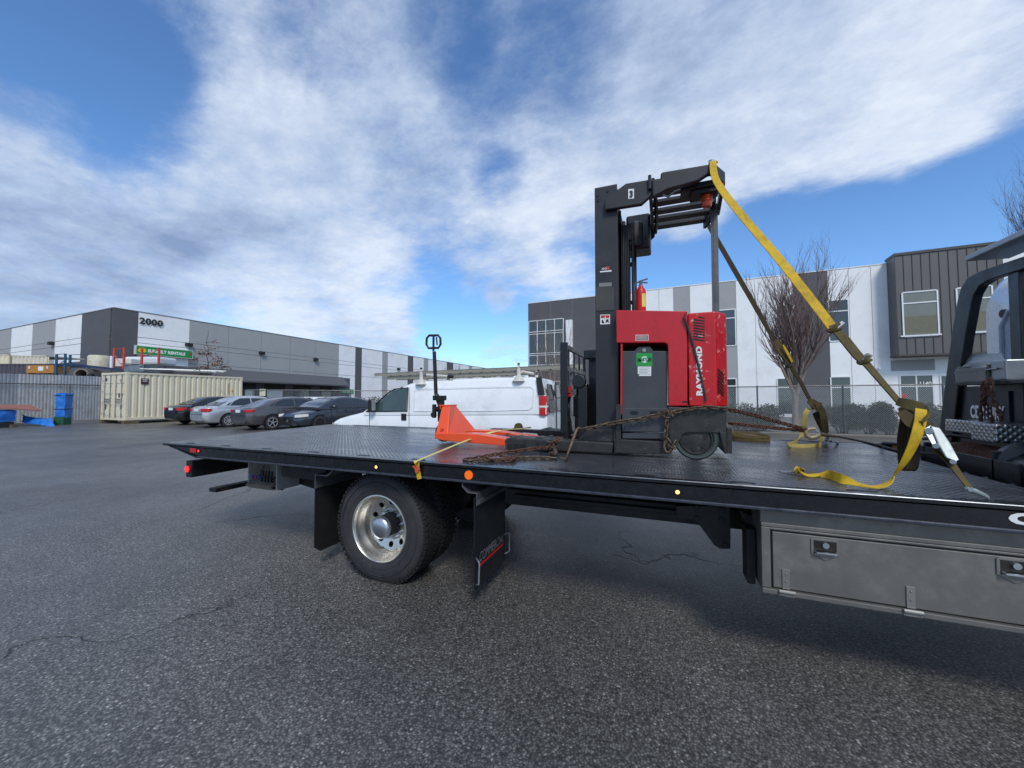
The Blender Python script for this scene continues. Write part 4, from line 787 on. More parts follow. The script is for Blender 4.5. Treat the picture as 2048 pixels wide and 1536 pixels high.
b = MB(); b.cyl((xl-.01, JY+W_/2-.10, DZ+.10), (xl-.01, JY+W_/2-.045, DZ+.10), .095, n=28); b.cyl((xl-.01, JY+W_/2+.045, DZ+.10), (xl-.01, JY+W_/2+.10, DZ+.10), .095, n=28); b.cyl((xl-.01, JY+W_/2-.05, DZ+.10), (xl-.01, JY+W_/2+.05, DZ+.10), .02, n=10); T(b, 'steer_wheel', 'ink', bevel=.006)
for yy in (JY+.08, JY+W_-.08): MB().cyl((-1.05, yy-.05, DZ+.042), (-1.05, yy+.05, DZ+.042), .04, n=18).build('jack_roller', 'poly', jk)
hy = JY+W_/2; hp = PY(877, 845, hy); hx = hp.x
b = MB(); b.cyl((hx+.03, hy, DZ+.20), (hx+.03, hy, DZ+.46), .035, n=16); b.cyl((hx-.02, hy-.05, DZ+.24), (hx-.02, hy-.05, DZ+.38), .022, n=12); b.cyl((hx-.03, hy-.06, DZ+.33), (hx+.05, hy+.06, DZ+.33), .025, n=12); b.cyl((hx-.04, hy-.03, DZ+.25), (hx-.04, hy-.03, DZ+.29), .03, n=12)
b.box(hx-.035, hx+.06, hy-.06, hy+.06, DZ+.42, DZ+.47); T(b, 'hydraulic_pump', 'ink', bevel=.004)
b = MB(); q0 = PY(885, 822, hy); q1 = PY(872, 790, hy); q2 = PY(868.5, 703, hy)
b.tube([q0, q1+V((0.005, 0, 0)), q1], [.026, .026, .026], 12); b.tube([q1, q2], .019, 12); b.tube([PY(889, 825, hy), PY(881, 812, hy), PY(877, 800, hy)], .012, 8); hd = T(b, 'handle_shaft', 'ink', smooth=True)
lc = PY(867, 685, hy); lp = [(-.055, -.058), (-.078, -.02), (-.075, .045), (-.05, .075), (.05, .075), (.075, .045), (.078, -.02), (.055, -.058)]
b = MB(); b.tube([lc+V((a*.95, a*.25, c_)) for a, c_ in lp], .013, 8, closed=True); b.tube([lc+V((0, 0, -.09)), lc+V((.0, 0, .07))], .012, 8); b.tube([lc+V((.035, 0, .055)), lc+V((.045, 0, -.03))], .008, 6); b.build('handle_grip', 'ink', hd, smooth=True)

# ================================================================== STRAPS AND CHAINS
def spath(p, q, n, sag=0.): return [V(p).lerp(V(q), i/n)+V((0, 0, -sag*4*(i/n)*(1-i/n))) for i in range(n+1)]
VR = RT
# near strap
A = V((g0.x, FY-.005, zr+.02)); 
def onray(u, v, t, P0, P1):   # point on the sight line nearest to the strap's run
    Q = P0.lerp(P1, t); return PY(u, v, Q.y)
HK = PZ(1945, 982, DZ+.03)
P1 = V((HK.x, HK.y, HK.z))
ns = thing('cargo_strap', 'bright yellow webbing strap running from the guard corner down to the near deck edge', 'strap', A)
T = lambda b, n, m, **k: b.build(n, m, ns, **k)
def PS(u, v, P0=A, Pe=P1):
    t = (v-345)/(982-345); return onray(u, v, max(0, min(1, t)), P0, Pe)
wd = (VR*.8+ZZ*.6)
b = MB(); b.ribbon([V((A.x+.02, FY+.06, A.z+.02)), V((A.x, FY, A.z)), PS(1433, 362), PS(1475, 420), PS(1550, 508), PS(1610, 583), PS(1665, 655)], [V((1, 0, 0)), V((1, 0, 0)), wd, wd, wd, wd, wd], [.040, .044, .050, .053, .055, .055, .052], .005); T(b, 'webbing', 'yellow')
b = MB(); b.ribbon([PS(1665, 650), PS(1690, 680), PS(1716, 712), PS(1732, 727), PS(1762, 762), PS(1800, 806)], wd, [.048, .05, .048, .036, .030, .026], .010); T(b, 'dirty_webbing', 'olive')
def knot(u, v, s, nm, par, m, m2, psf=PS, axis=(VR*.62-ZZ*.78)):
    c_ = psf(u, v); ax = V(axis).normalized(); pr = ax.cross(V((0, 1, 0))).normalized()
    b = MB(); b.tube([c_+pr*math.cos(a)*s+V((0, 1, 0))*math.sin(a)*s*.7+ax*(.25*s*math.sin(2*a)) for a in [i*math.pi/7 for i in range(14)]], s*.34, 8, closed=True); b.tube([c_+pr*math.cos(a)*s*.9+V((0, 1, 0))*math.sin(a)*s*.7+ax*(s*.5+.2*s*math.cos(a)) for a in [i*math.pi/7 for i in range(14)]], s*.28, 8, closed=True)
    return b.build(nm, m, par, smooth=True)
knot(1668, 656, .030, 'webbing_knot', ns, 'olive', None); knot(1728, 720, .028, 'webbing_knot', ns, 'olive', None)
b = MB(); q = PS(1676, 652); b.obox(q, wd.normalized()*.035, (0, .02, 0), (.008, 0, -.008)); T(b, 'strap_clip', 'galv', bevel=.004)
b = MB(); q = PS(1732, 716); b.obox(q, V((.016, 0, .020)), (0, .02, 0), (.01, 0, -.008)); T(b, 'strap_clip', 'galv', bevel=.004)
# big knot over the ratchet
K = PS(1828, 832); 
def KP(u, v, dy=0): return PY(u, v, K.y+dy)
b = MB(); b.ribbon([KP(1795, 803), KP(1815, 808, -.03), KP(1836, 815, -.045), KP(1850, 828, -.02), KP(1848, 842, .02)], [V((.3, 0, 1))]*5, [.04, .05, .055, .055, .05], .012)
b.ribbon([KP(1802, 822, -.04), KP(1822, 842, -.055), KP(1845, 852, -.05), KP(1866, 856, -.02)], [V((.5, 0, 1))]*4, [.035, .06, .06, .04], .012)
b.ribbon([KP(1853, 826, -.03), KP(1848, 838, -.06), KP(1832, 848, -.05), KP(1816, 832, -.02), KP(1806, 814, .01)], [V((.6, -.3, .8))]*5, [.03, .045, .05, .05, .04], .012); T(b, 'webbing_knot', 'olive', bevel=.003)
# hanging loop behind and the loose tail
b = MB(); b.ribbon([KP(1812, 838, .01), KP(1806, 880, .03), KP(1808, 920, .03), KP(1812, 938, .02), KP(1820, 940, -.01), KP(1826, 925, -.02), KP(1828, 880, -.01), KP(1826, 850, 0)], [V((1, .2, 0))]*8, .052, .005); T(b, 'webbing_loop', 'dolive')
tl = [KP(1842, 818, -.05), KP(1840, 845, -.07), KP(1828, 885, -.08), KP(1808, 925, -.06), KP(1785, 955, -.02)]
t2 = [PZ(1762, 972, DZ+.012), PZ(1738, 973, DZ+.005), PZ(1705, 966, DZ+.012), PZ(1678, 956, DZ+.022), PZ(1658, 949, DZ+.020), PZ(1638, 949, DZ+.008), PZ(1620, 951, DZ+.004), PZ(1606, 947, DZ+.014), PZ(1597, 941, DZ+.030), PZ(1600, 937, DZ+.034), PZ(1604, 942, DZ+.012)]
wv_ = [V((1, .1, .1)), V((1, .2, .1)), V((.9, .4, .1)), V((.75, .6, .05)), V((.5, .8, .05)), V((.3, .9, .05)), V((.1, 1, 0)), V((.1, .9, .30)), V((.1, .5, .85)), V((0, .9, .5)), V((0, 1, 0)), V((0, 1, .1)), V((0, 1, .2)), V((0, 1, 0)), V((0, 1, 0)), V((0, 1, 0))]
b = MB(); b.ribbon(tl+t2, wv_, [.045, .050, .056, .062, .066, .064, .056, .052, .05, .05, .05, .05, .05, .048, .046, .046], .004)
m_sub = T(b, 'loose_tail', 'yellow', smooth=True)
b = MB(); q = PZ(1590, 944, DZ+.008); b.obox(q+V((-.03, 0, 0)), (.045, 0, 0), (0, .012, 0), (0, 0, .003)); T(b, 'tail_end', 'galv')
# ratchet and hook
def RP(u, v, dy=0):
    t = (v-345)/(982-345); Q = A.lerp(P1, t); return PY(u, v, Q.y+dy)
b = MB(); hnd = [RP(1862, 852, -.05), RP(1880, 856, -.05), RP(1900, 885, -.05), RP(1919, 920, -.05), RP(1912, 923, -.05), RP(1893, 915, -.05), RP(1878, 890, -.05)]
b.prism(hnd, (0, .012, 0)); b.prism([q+V((0, .05, 0)) for q in hnd], (0, .012, 0)); b.prism([RP(1880, 856, -.04), RP(1900, 885, -.04), RP(1919, 920, -.04), RP(1912, 918, -.04), RP(1892, 884, -.04)], (0, .05, 0)); T(b, 'ratchet_handle', 'zinc', bevel=.003)
b = MB(); b.prism([RP(1846, 858, -.04), RP(1862, 850, -.04), RP(1884, 884, -.04), RP(1878, 897, -.04), RP(1868, 895, -.04)], (0, .008, 0)); b.prism([RP(1846, 858, .03), RP(1862, 850, .03), RP(1884, 884, .03), RP(1878, 897, .03), RP(1868, 895, .03)], (0, .008, 0)); b.cyl(RP(1872, 892, -.06), RP(1872, 892, .05), .013, n=12); b.cyl(RP(1906, 924, -.06), RP(1906, 924, .03), .012, n=12); b.cyl(RP(1858, 862, -.05), RP(1858, 862, .04), .016, n=12); T(b, 'ratchet_frame', 'galv', bevel=.002)
b = MB(); b.ribbon([RP(1872, 896), RP(1890, 912), RP(1908, 935), RP(1925, 958), RP(1942, 979)], [V((.8, .5, .4))]*5, [.05, .045, .035, .028, .025], .005); T(b, 'lower_webbing', 'olive')
b = MB(); h_ = [PZ(1942, 979, DZ+.05), PZ(1952, 983, DZ+.04), PZ(1966, 989, DZ+.025), PZ(1974, 994, DZ+.012), PZ(1976, 998, DZ-.0)]
b.tube(h_, [.010, .011, .009, .008, .006], 8); b.tube([h_[0]+V((0, .03, 0)), h_[2]+V((0.0, .012, 0)), h_[3]], .007, 8); T(b, 'hook', 'zinc', smooth=True)

# far strap
FA = PY(1408, 436, FY+.93); FE = V((PZ(1652, 880, DZ).x, 4.80, DZ+.02))
fs = thing('cargo_strap', 'dark brown webbing strap from the far guard corner down to the far deck edge', 'strap', FA)
T = lambda b, n, m, **k: b.build(n, m, fs, **k)
def PF(u, v, dy=0):
    t = max(0, min(1, (v-436)/(880-436))); return PY(u, v, FA.lerp(FE, t).y+dy)
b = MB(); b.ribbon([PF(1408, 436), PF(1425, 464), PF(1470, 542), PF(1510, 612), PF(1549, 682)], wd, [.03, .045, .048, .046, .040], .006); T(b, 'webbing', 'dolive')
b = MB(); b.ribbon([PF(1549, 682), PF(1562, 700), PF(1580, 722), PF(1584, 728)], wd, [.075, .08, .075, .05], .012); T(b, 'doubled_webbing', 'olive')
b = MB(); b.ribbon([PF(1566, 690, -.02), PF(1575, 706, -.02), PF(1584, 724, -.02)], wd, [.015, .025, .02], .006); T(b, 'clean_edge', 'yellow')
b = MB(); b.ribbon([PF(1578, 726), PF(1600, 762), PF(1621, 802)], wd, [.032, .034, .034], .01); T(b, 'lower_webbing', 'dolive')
knot(1577, 731, .026, 'webbing_knot', fs, 'dolive', None, PF)
b = MB(); b.ribbon([PF(1617, 800), PF(1626, 806, -.03), PF(1638, 815, -.04), PF(1644, 826, -.02)], [V((.4, 0, 1))]*4, [.05, .075, .075, .05], .014); b.ribbon([PF(1622, 815, -.03), PF(1632, 812, -.05), PF(1643, 806, -.03)], [V((-.3, 0, 1))]*3, [.05, .05, .03], .014); T(b, 'webbing_knot', 'olive', bevel=.003)
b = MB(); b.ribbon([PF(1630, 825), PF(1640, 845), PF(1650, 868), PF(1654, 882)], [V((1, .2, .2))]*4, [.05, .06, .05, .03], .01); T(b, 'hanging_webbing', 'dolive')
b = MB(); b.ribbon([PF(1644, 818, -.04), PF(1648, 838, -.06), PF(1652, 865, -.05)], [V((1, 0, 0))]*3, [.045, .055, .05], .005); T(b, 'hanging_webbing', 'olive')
lpz = [PF(1618, 817, -.02), PF(1611, 828, -.06), PF(1608, 850, -.08), PF(1605, 870, -.10), PZ(1594, 884, DZ+.03), PZ(1578, 890, DZ+.02), PZ(1580, 892, DZ+.006), PZ(1605, 893, DZ+.006), PZ(1630, 892, DZ+.006), PZ(1642, 888, DZ+.03), PF(1646, 873, -.06)]
b = MB(); b.ribbon(lpz, [V((1, .1, 0)), V((1, .1, 0)), V((1, .2, 0)), V((1, .4, .2)), V((.3, .3, 1)), V((0, .2, 1)), V((0, .3, 1)), V((0, .5, 1)), V((0, .5, 1)), V((.3, .3, 1)), V((1, .2, 0))], .045, .005); T(b, 'webbing_loop', mat('faded_webbing', S(168, 150, 84), .8, var=.2, vscale=30))
b = MB(); b.tube([PF(1650, 878), PZ(1662, 883, DZ+.06), PZ(1672, 884, DZ+.03), PZ(1676, 886, DZ)], .010, 8); b.tube([PF(1650, 878), PF(1660, 868)], .012, 8); T(b, 'hook', 'galv', smooth=True)

# strap over the pallet jack
js = thing('cargo_strap', 'thin pale yellow strap pulled over the pallet jack fork to the side rail', 'strap', PZ(835, 915, DZ))
T = lambda b, n, m, **k: b.build(n, m, js, **k)
e_ = V((PY(835, 919, D0).x, D0-.004, DZ+.003))
b = MB(); b.ribbon([V((-1.30, JY+W_, zf+.06)), V((-1.40, JY+W_-.1, zf+.06)), V((-1.50, JY+.18, zf+.055)), PY(940, 879, JY-.0)+V((0, 0, .003)), V((e_.x+.005, e_.y+.03, DZ+.008)), e_], [V((1, 0, 0))]*6, .028, .003); T(b, 'webbing', 'pale')
b = MB(); b.ribbon([e_, e_+V((0.002, -.002, -.05)), PY(839, 958, D0-.006)], [V((1, 0, 0))]*3, [.04, .038, .036], .003); T(b, 'strap_end', 'yellow')
q = PY(833, 937, D0-.012); b = MB(); b.prism([q+V((a, 0, c_)) for a, c_ in [(-.034, .016), (.014, .022), (.034, -.004), (.012, -.032), (-.006, -.03), (-.012, -.006)]], (0, -.008, 0)); T(b, 'strap_hook', mat('faded_red', S(196, 84, 44), .6, var=.15), bevel=.003)

# coiled strap
cs_ = PZ(1503, 874, DZ); cs_ = V((cs_.x, 4.72, DZ))
b = MB(); cx = PY(1500, 870, 4.72).x
for k in range(4):
    z = DZ+.010+k*.010; r = .135-.010*(k % 3)
    b.ribbon([V((cx+math.cos(a)*r*1.35, 4.74+math.sin(a)*.09, z+.03*max(0, -math.cos(a+k*.4))*(k % 2))) for a in [2*math.pi*i/22 for i in range(23)]], V((0, .3, 1)), .024, .005)
tag(b.build('coiled_strap', M['olive']), 'olive webbing strap lying coiled on the far deck edge behind the forklift', 'strap')

def chain_mesh(path, link=.052, r=.0062, wdt=.022, seed=0):
    P = [V(p) for p in path]; L_ = [0]
    for i in range(1, len(P)): L_.append(L_[-1]+(P[i]-P[i-1]).length)
    def pt(s):
        s = max(0, min(L_[-1], s))
        for i in range(1, len(P)):
            if s <= L_[i]+1e-9: return P[i-1].lerp(P[i], (s-L_[i-1])/max(1e-9, L_[i]-L_[i-1]))
        return P[-1]
    rnd = random.Random(seed); n = int(L_[-1]/(link*.74)); b = MB()
    for k in range(n):
        s0 = k*link*.74; c_ = pt(s0+link/2); t = (pt(s0+link)-pt(s0)).normalized(); up = V((0, 0, 1)) if abs(t.z) < .9 else V((1, 0, 0))
        a = t.cross(up).normalized(); bb = a.cross(t); ph = (k % 2)*math.pi/2+math.pi/4+rnd.uniform(-.3, .3); q = a*math.cos(ph)+bb*math.sin(ph)
        h = link/2-wdt/2
        loop = [c_+t*h*sgn+t*(wdt/2*math.cos(an))*1+q*(wdt/2*math.sin(an)) for sgn, ans in ((1, (-80, -40, 0, 40, 80)), (-1, (100, 140, 180, 220, 260))) for an in [R(x) for x in ans]]
        b.tube(loop, r, 5, closed=True)
    return b
def chain(path, label, m='chain', seed=0, **k):
    o = chain_mesh(path, seed=seed, **k).build('tie_down_chain', m, smooth=True); return tag(o, label, 'chain')
c1 = thing('tie_down_chain', 'rusty brown chain heaped on the deck beside the near outrigger', 'chain', PZ(1000, 915, DZ))
pile = [[PZ(926, 920, DZ+.01), PZ(950, 916, DZ+.012), PZ(990, 909, DZ+.02), PZ(1030, 902, DZ+.03), PZ(1070, 897, DZ+.05), PY(1100, 894, FY-.05), PY(1106, 886, FY-.03), PY(1122, 878, FY+.02)],
        [PZ(935, 922, DZ+.01), PZ(975, 920, DZ+.008), PZ(1010, 918, DZ+.012), PZ(1040, 916, DZ+.01), PZ(1080, 916, DZ+.008), PZ(1118, 917, DZ+.008)],
        [PZ(1000, 912, DZ+.02), PZ(1020, 917, DZ+.02), PZ(1036, 911, DZ+.02), PZ(1024, 921, DZ+.01), PZ(995, 920, DZ+.01), PZ(970, 917, DZ+.02)],
        [PY(1104, 893, FY-.04), PY(1109, 898, FY-.05), PZ(1112, 908, DZ+.02), PZ(1100, 906, DZ+.01)], [PY(1100, 885, FY-.03), PY(1108, 884, FY-.03), PY(1113, 879, FY), PY(1104, 880, FY-.03)]]
for i, p in enumerate(pile): chain_mesh(p, seed=i).build('chain_run', 'rust' if i in (0, 2, 4) else 'chain', c1, smooth=True)
b = MB(); b.tube([PZ(1122, 917, DZ+.012), PZ(1131, 918, DZ+.012), PZ(1134, 914, DZ+.012), PY(1135, 909, FY-.20), PY(1142, 890, FY-.14), PY(1150, 868, FY-.08), PY(1153, 860, FY-.06), PY(1158, 856, FY-.04), PY(1164, 860, FY-.04)], [.007, .008, .008, .008, .012, .013, .013, .012, .009], 8); b.build('grab_hook', 'chain', c1, smooth=True)
c2 = thing('tie_down_chain', 'heavy brown chain tied across the dark base of the forklift in front of the battery', 'chain', PY(1337, 826, FY))
for i, p in enumerate([[PY(1160, 860, FY-.05), PY(1215, 848, FY-.04), PY(1270, 839, FY-.04), PY(1337, 826, FY-.03), PY(1380, 818, FY-.035), PY(1415, 814, FY-.04), PY(1440, 816, FY-.04), PY(1456, 820, FY+.02)], [PY(1335, 828, FY-.035), PY(1334, 845, FY-.035), PY(1332, 862, FY-.035), PY(1331, 880, FY-.035), PY(1330, 898, FY-.03)], [PY(1333, 876, FY-.04), PY(1340, 886, FY-.045), PY(1346, 895, FY-.045), PY(1352, 884, FY-.04)], [PY(1324, 827, FY-.04), PY(1333, 822, FY-.05), PY(1344, 829, FY-.05), PY(1336, 833, FY-.04), PY(1328, 826, FY-.05)]]):
    chain_mesh(p, link=.056, r=.0066, wdt=.024, seed=9+i).build('chain_run', 'chain' if i else 'chain', c2, smooth=True)
b = MB(); b.tube([PY(1330, 880, FY-.04), PY(1328, 892, FY-.04), PY(1331, 903, FY-.045), PY(1338, 905, FY-.045), PY(1343, 899, FY-.045)], .009, 8); b.build('grab_hook', 'chain', c2, smooth=True)
HX = PY(1613, 861, 4.55)
chain([PY(1453, 818, FY+.02), PY(1500, 828, 3.6), PY(1560, 845, 4.15), PY(1612, 859, 4.5)], 'upper of the two rusty chains pulled from the forklift rear to the winch hook', 'rust', 31, link=.062, r=.0075, wdt=.026)
chain([PY(1458, 846, FY+.75), PY(1500, 851, 4.1), PY(1560, 857, 4.35), PY(1612, 861, 4.54)], 'lower of the two rusty chains pulled from the forklift rear to the winch hook', 'rust', 32, link=.062, r=.0075, wdt=.026)
wh = thing('winch_cable', 'grey steel winch cable ending in a pale tow hook above the far deck edge', 'cable', HX)
def HPt(u, v): return PY(u, v, 4.5)
b = MB(); b.tube([HPt(1631, 857), HPt(1618, 858), HPt(1611, 863), HPt(1613, 871), HPt(1622, 876), HPt(1632, 874), HPt(1641, 869)], [.010, .018, .02, .022, .022, .02, .018], 10); b.build('hook', mat('cast_hook', S(176, 158, 128), .5, .3), wh, smooth=True)
b = MB(); b.tube([HPt(1630, 860), HPt(1642, 867)], .006, 6); b.build('hook_latch', 'zinc', wh)
b = MB(); b.cyl(HPt(1640, 868), HPt(1672, 873), .020, .012, n=12); b.build('thimble', 'chain', wh, smooth=True)
b = MB(); b.tube([HPt(1668, 872), HPt(1690, 876), PY(1720, 882, 4.45), PY(1760, 891, 4.2), PY(1800, 903, 3.95), V((2.0, 3.55, 1.04))], .009, 8); b.build('wire_rope', mat('wire_rope', S(60, 58, 56), .5, .6, bump=.002, bscale=300), wh, smooth=True)
b = MB(); b.obox(PZ(1795, 895, DZ-.02)+V((.12, .1, .0)), (.10, -.03, 0), (0, .012, 0), (0, 0, .014)); b.build('wooden_stick', M['wood']); tag(bpy.data.objects['wooden_stick'], 'short pale wooden stick lying beside the winch cable at the front of the deck', 'stick')
# lashing gear lying on the far edge behind the forks
b = MB(); q = V((PY(1037, 855, 4.75).x, 4.75, DZ+.03)); b.obox(q, (.06, 0, 0), (0, .02, 0), (0, 0, .03)); b.cyl(q+V((0, -.03, .035)), q+V((0, .03, .035)), .05, n=16); b.tube([q+V((-.05, 0, 0)), q+V((-.16, 0, -.02)), q+V((-.3, .02, -.02))], .018, 8); b.obox(q+V((.1, 0, .02)), (.07, 0, .01), (0, .012, 0), (0, 0, .008))
o = b.build('ratchet_buckle', M['olive'], smooth=False, bevel=.004); tag(o, 'small olive ratchet buckle lying on the far deck edge in front of the white van', 'ratchet')
# gear on the rack
b = chain_mesh([rx(1985, 757, RX-.17), rx(1972, 762, RX-.19), rx(1966, 778, RX-.19), rx(1968, 800, RX-.18), rx(1978, 828, RX-.17), rx(1986, 846, RX-.16)], link=.045, r=.0065, wdt=.020, seed=3); tmp = chain_mesh([rx(1986, 757, RX-.19), rx(1975, 764, RX-.21), rx(1972, 790, RX-.2), rx(1960, 815, RX-.19), rx(1962, 842, RX-.18)], link=.045, r=.0065, wdt=.020, seed=4); b.add(tmp.v, tmp.f); tmp = chain_mesh([rx(1980, 762, RX-.2), rx(1985, 800, RX-.19), rx(1998, 822, RX-.18), rx(2003, 842, RX-.17)], link=.045, r=.0065, wdt=.020, seed=5); b.add(tmp.v, tmp.f)
tag(b.build('hanging_chain', M['rust'], smooth=True), 'bundle of rusty chain draped over the rack shelf above the navy plate', 'chain')
tb_ = thing('tool_tray', 'open silver metal tool tray with a raised lid on the rack shelf', 'tool tray', rx(1950, 765))
y0_ = rx(2008, 765, RX-.15).y; y1_ = rx(1914, 765, RX-.15).y; zs2 = zs+.012
b = MB(); b.box(RX-.16, RX-.15, y0_+.14, y1_, zs2, zs2+.10); b.box(RX+.04, RX+.05, y0_+.14, y1_, zs2, zs2+.14); b.box(RX-.149, RX+.039, y0_+.14, y0_+.15, zs2, zs2+.12); b.box(RX-.149, RX+.039, y1_-.01, y1_, zs2, zs2+.12); b.build('tray', 'boxm', tb_, bevel=.003)
lid = [rx(1905, 748, RX-.15), rx(2010, 722, RX-.15), rx(2003, 706, RX+.02), rx(1928, 710, RX+.04)]
b = MB(); b.prism([rx(1908, 748, RX-.16), rx(1993, 738, RX-.16), rx(2010, 723, RX+.02), rx(1932, 728, RX+.02)], (0, 0, .006)); b.prism([rx(1932, 728, RX+.02), rx(2010, 722, RX+.02), rx(2002, 706, RX+.05), rx(1928, 710, RX+.05)], (.006, 0, 0)); b.build('tray_lid', 'galv', tb_, bevel=.002)
b = MB(); b.box(RX-.14, RX+.03, y0_+.18, y1_-.22, zs2+.03, zs2+.09); b.build('paper', 'white', tb_)
b = MB(); b.box(RX-.14, RX+.05, y0_, y0_+.13, zs2, zs2+.14); tag(b.build('metal_box', M['galv'], bevel=.01), 'small worn grey metal box at the end of the tool tray on the rack shelf', 'box')

# ================================================================== VEHICLES (own axes: x forward from the rear bumper, y to the left, z up)
def interp(tab, x):
    if x <= tab[0][0]: return tab[0][1:]
    for a, c_ in zip(tab, tab[1:]):
        if x <= c_[0]:
            t = (x-a[0])/(c_[0]-a[0]); t = t*t*(3-2*t)*.35+t*.65; return tuple(p+(q-p)*t for p, q in zip(a[1:], c_[1:]))
    return tab[-1][1:]
def vehicle(nm, label, cat, loc, rz, L_, body, gh, belt, Hr, wb, wr, paint, wheels, wr_, glasses, wind, back, lamps, extra=None, rimm='car_alloy', spokes=7, group=None, tilt=None):
    pre = None
    t = thing(nm, label, cat, loc, rz, group, pre=pre, local=True)
    if tilt is not None: t.matrix_world = t.matrix_world @ tilt
    b = MB(); rings = []
    n_ = 34
    for i in range(n_+1):
        x = L_*i/n_
        if i == 0: x = body[0][0]
        z0, zt, hw = interp(body, x)
        zm = (z0+zt)/2
        half = [(0, z0), (hw*.80, z0), (hw*.93, z0+.05), (hw*.985, z0+.18), (hw, zm), (hw*.985, zt-.13), (hw*.94, zt-.045), (hw*.84, zt-.008), (hw*.5, zt+.018), (0, zt+.025)]
        rings.append([V((x, y, z)) for y, z in half]+[V((x, -y, z)) for y, z in half[-2:0:-1]])
    b.loft(rings); bd = b.build('body', paint, t, smooth=True)
    def sy(z): return wb+(wr-wb)*(z-belt)/(Hr-belt)
    b = MB(); rings = []
    xs_ = [gh[0][0]+(gh[-1][0]-gh[0][0])*i/26 for i in range(27)]
    for x in xs_:
        z = interp(gh, x)[0]; y = sy(z)
        e_ = min(.07, (z-belt)*.3)
        rings.append([V((x, wb, belt-.08)), V((x, wb, belt)), V((x, sy(z-e_), z-e_)), V((x, y-.03, z-e_*.35)), V((x, y-.10, z)), V((x, y*.5, z+.012)), V((x, 0, z+.016)), V((x, -y*.5, z+.012)), V((x, -y+.10, z)), V((x, -y+.03, z-e_*.35)), V((x, -sy(z-e_), z-e_)), V((x, -wb, belt)), V((x, -wb, belt-.08))])
    b.loft(rings); b.build('roof', paint, bd, smooth=True)
    for s in (1, -1):
        for g in glasses:
            nrm = V((0, (Hr-belt), (wb-wr))).normalized()
            pts = [V((x, sy(z), z))+nrm*.004 for x, z in g]; pts = [V((p.x, p.y*s, p.z)) for p in pts]
            b = MB(); b.prism(pts, V((0, .003*s, 0))); b.build('side_window', M.get('cglass') or 'glass', t)
    for nm2, q in (('windshield', wind), ('rear_window', back)):
        if not q: continue
        (xa, za), (xb, zb2) = q; d = V((xb-xa, 0, zb2-za)); n2 = V((-d.z, 0, d.x)); n2 = n2 if n2.z > 0 else -n2; n2.normalize()
        ya = wb-.10; yb = sy(zb2)-.10
        b = MB(); b.prism([V((xa, -ya, za))+n2*.012, V((xa, ya, za))+n2*.012, V((xb, yb, zb2))+n2*.012, V((xb, -yb, zb2))+n2*.012], n2*.006); b.build(nm2, M.get('cglass') or 'glass', t)
    for x in wheels:
        for s in (1, -1):
            hw = interp(body, x)[2]; yo = hw+.004
            b = MB(); b.prism([V((x+math.cos(a)*(wr_+.055), yo*s-.03*s, max(.16, wr_+math.sin(a)*(wr_+.055)))) for a in [2*math.pi*i/28 for i in range(28)]], V((0, .033*s, 0))); b.build('wheel_arch', 'ink', bd)
            c_ = V((x, yo*s+.004*s, wr_)); b = MB(); b.lathe(c_, (0, -s, 0), [(.02, wr_*.64), (-.004, wr_*.66), (-.006, wr_*.86), (.012, wr_), (.20, wr_)], 32); ty = b.build('tyre', 'tyre', t, smooth=True)
            b = MB(); b.lathe(c_, (0, -s, 0), [(-.002, wr_*.665), (.0, wr_*.60), (.0, .001)], 28); rm = b.build('rim', 'ink', ty)
            b = MB(); b.lathe(c_, (0, -s, 0), [(-.004, wr_*.67), (-.008, wr_*.64), (-.002, wr_*.58)], 28); b.cyl(c_+V((0, .005*s, 0)), c_-V((0, .02*s, 0)), wr_*.16, n=14)
            for k in range(spokes):
                a = 2*math.pi*k/spokes+.2; e_ = V((math.cos(a), 0, math.sin(a))); tt = V((-math.sin(a), 0, math.cos(a))); b.obox(c_+e_*wr_*.38, e_*wr_*.26, V((0, .012, 0)), tt*wr_*.055)
            b.build('spokes', rimm, rm)
    for l_ in lamps:
        nm2, pts, z0, z1, m = l_
        for s in ((1, -1)):
            b = MB()
            lo = [V((x, y*s, z0+(zz[0] if zz else 0))) for x, y, *zz in pts]; hi = [V((x, y*s, z1+(zz[1] if len(zz) > 1 else 0))) for x, y, *zz in pts]
            b.loft([lo, hi]); b.build(nm2, m, t, bevel=.008)
    if extra: extra(t, bd)
    return t
M['car_alloy'] = mat('car_alloy', S(178, 182, 188), .35, .35, var=.05)
M['cglass'] = mat('car_glass', S(30, 40, 46), .04, var=.2, vscale=2, spec=1.0, rvar=0)
def paintm(name, c_, **k): return mat(name, c_, k.pop('rough', .25), k.pop('metal', .5), var=.05, vscale=2, coat=.8, dirt=S(90, 86, 80), dscale=3, damt=.18, **k)
# ---- white van
VX = PD(1084, 870, 9.0); vz = -.16
vr = math.atan2(F0.y*math.cos(R(72))-RT.y*math.sin(R(72)), F0.x*math.cos(R(72))-RT.x*math.sin(R(72)))
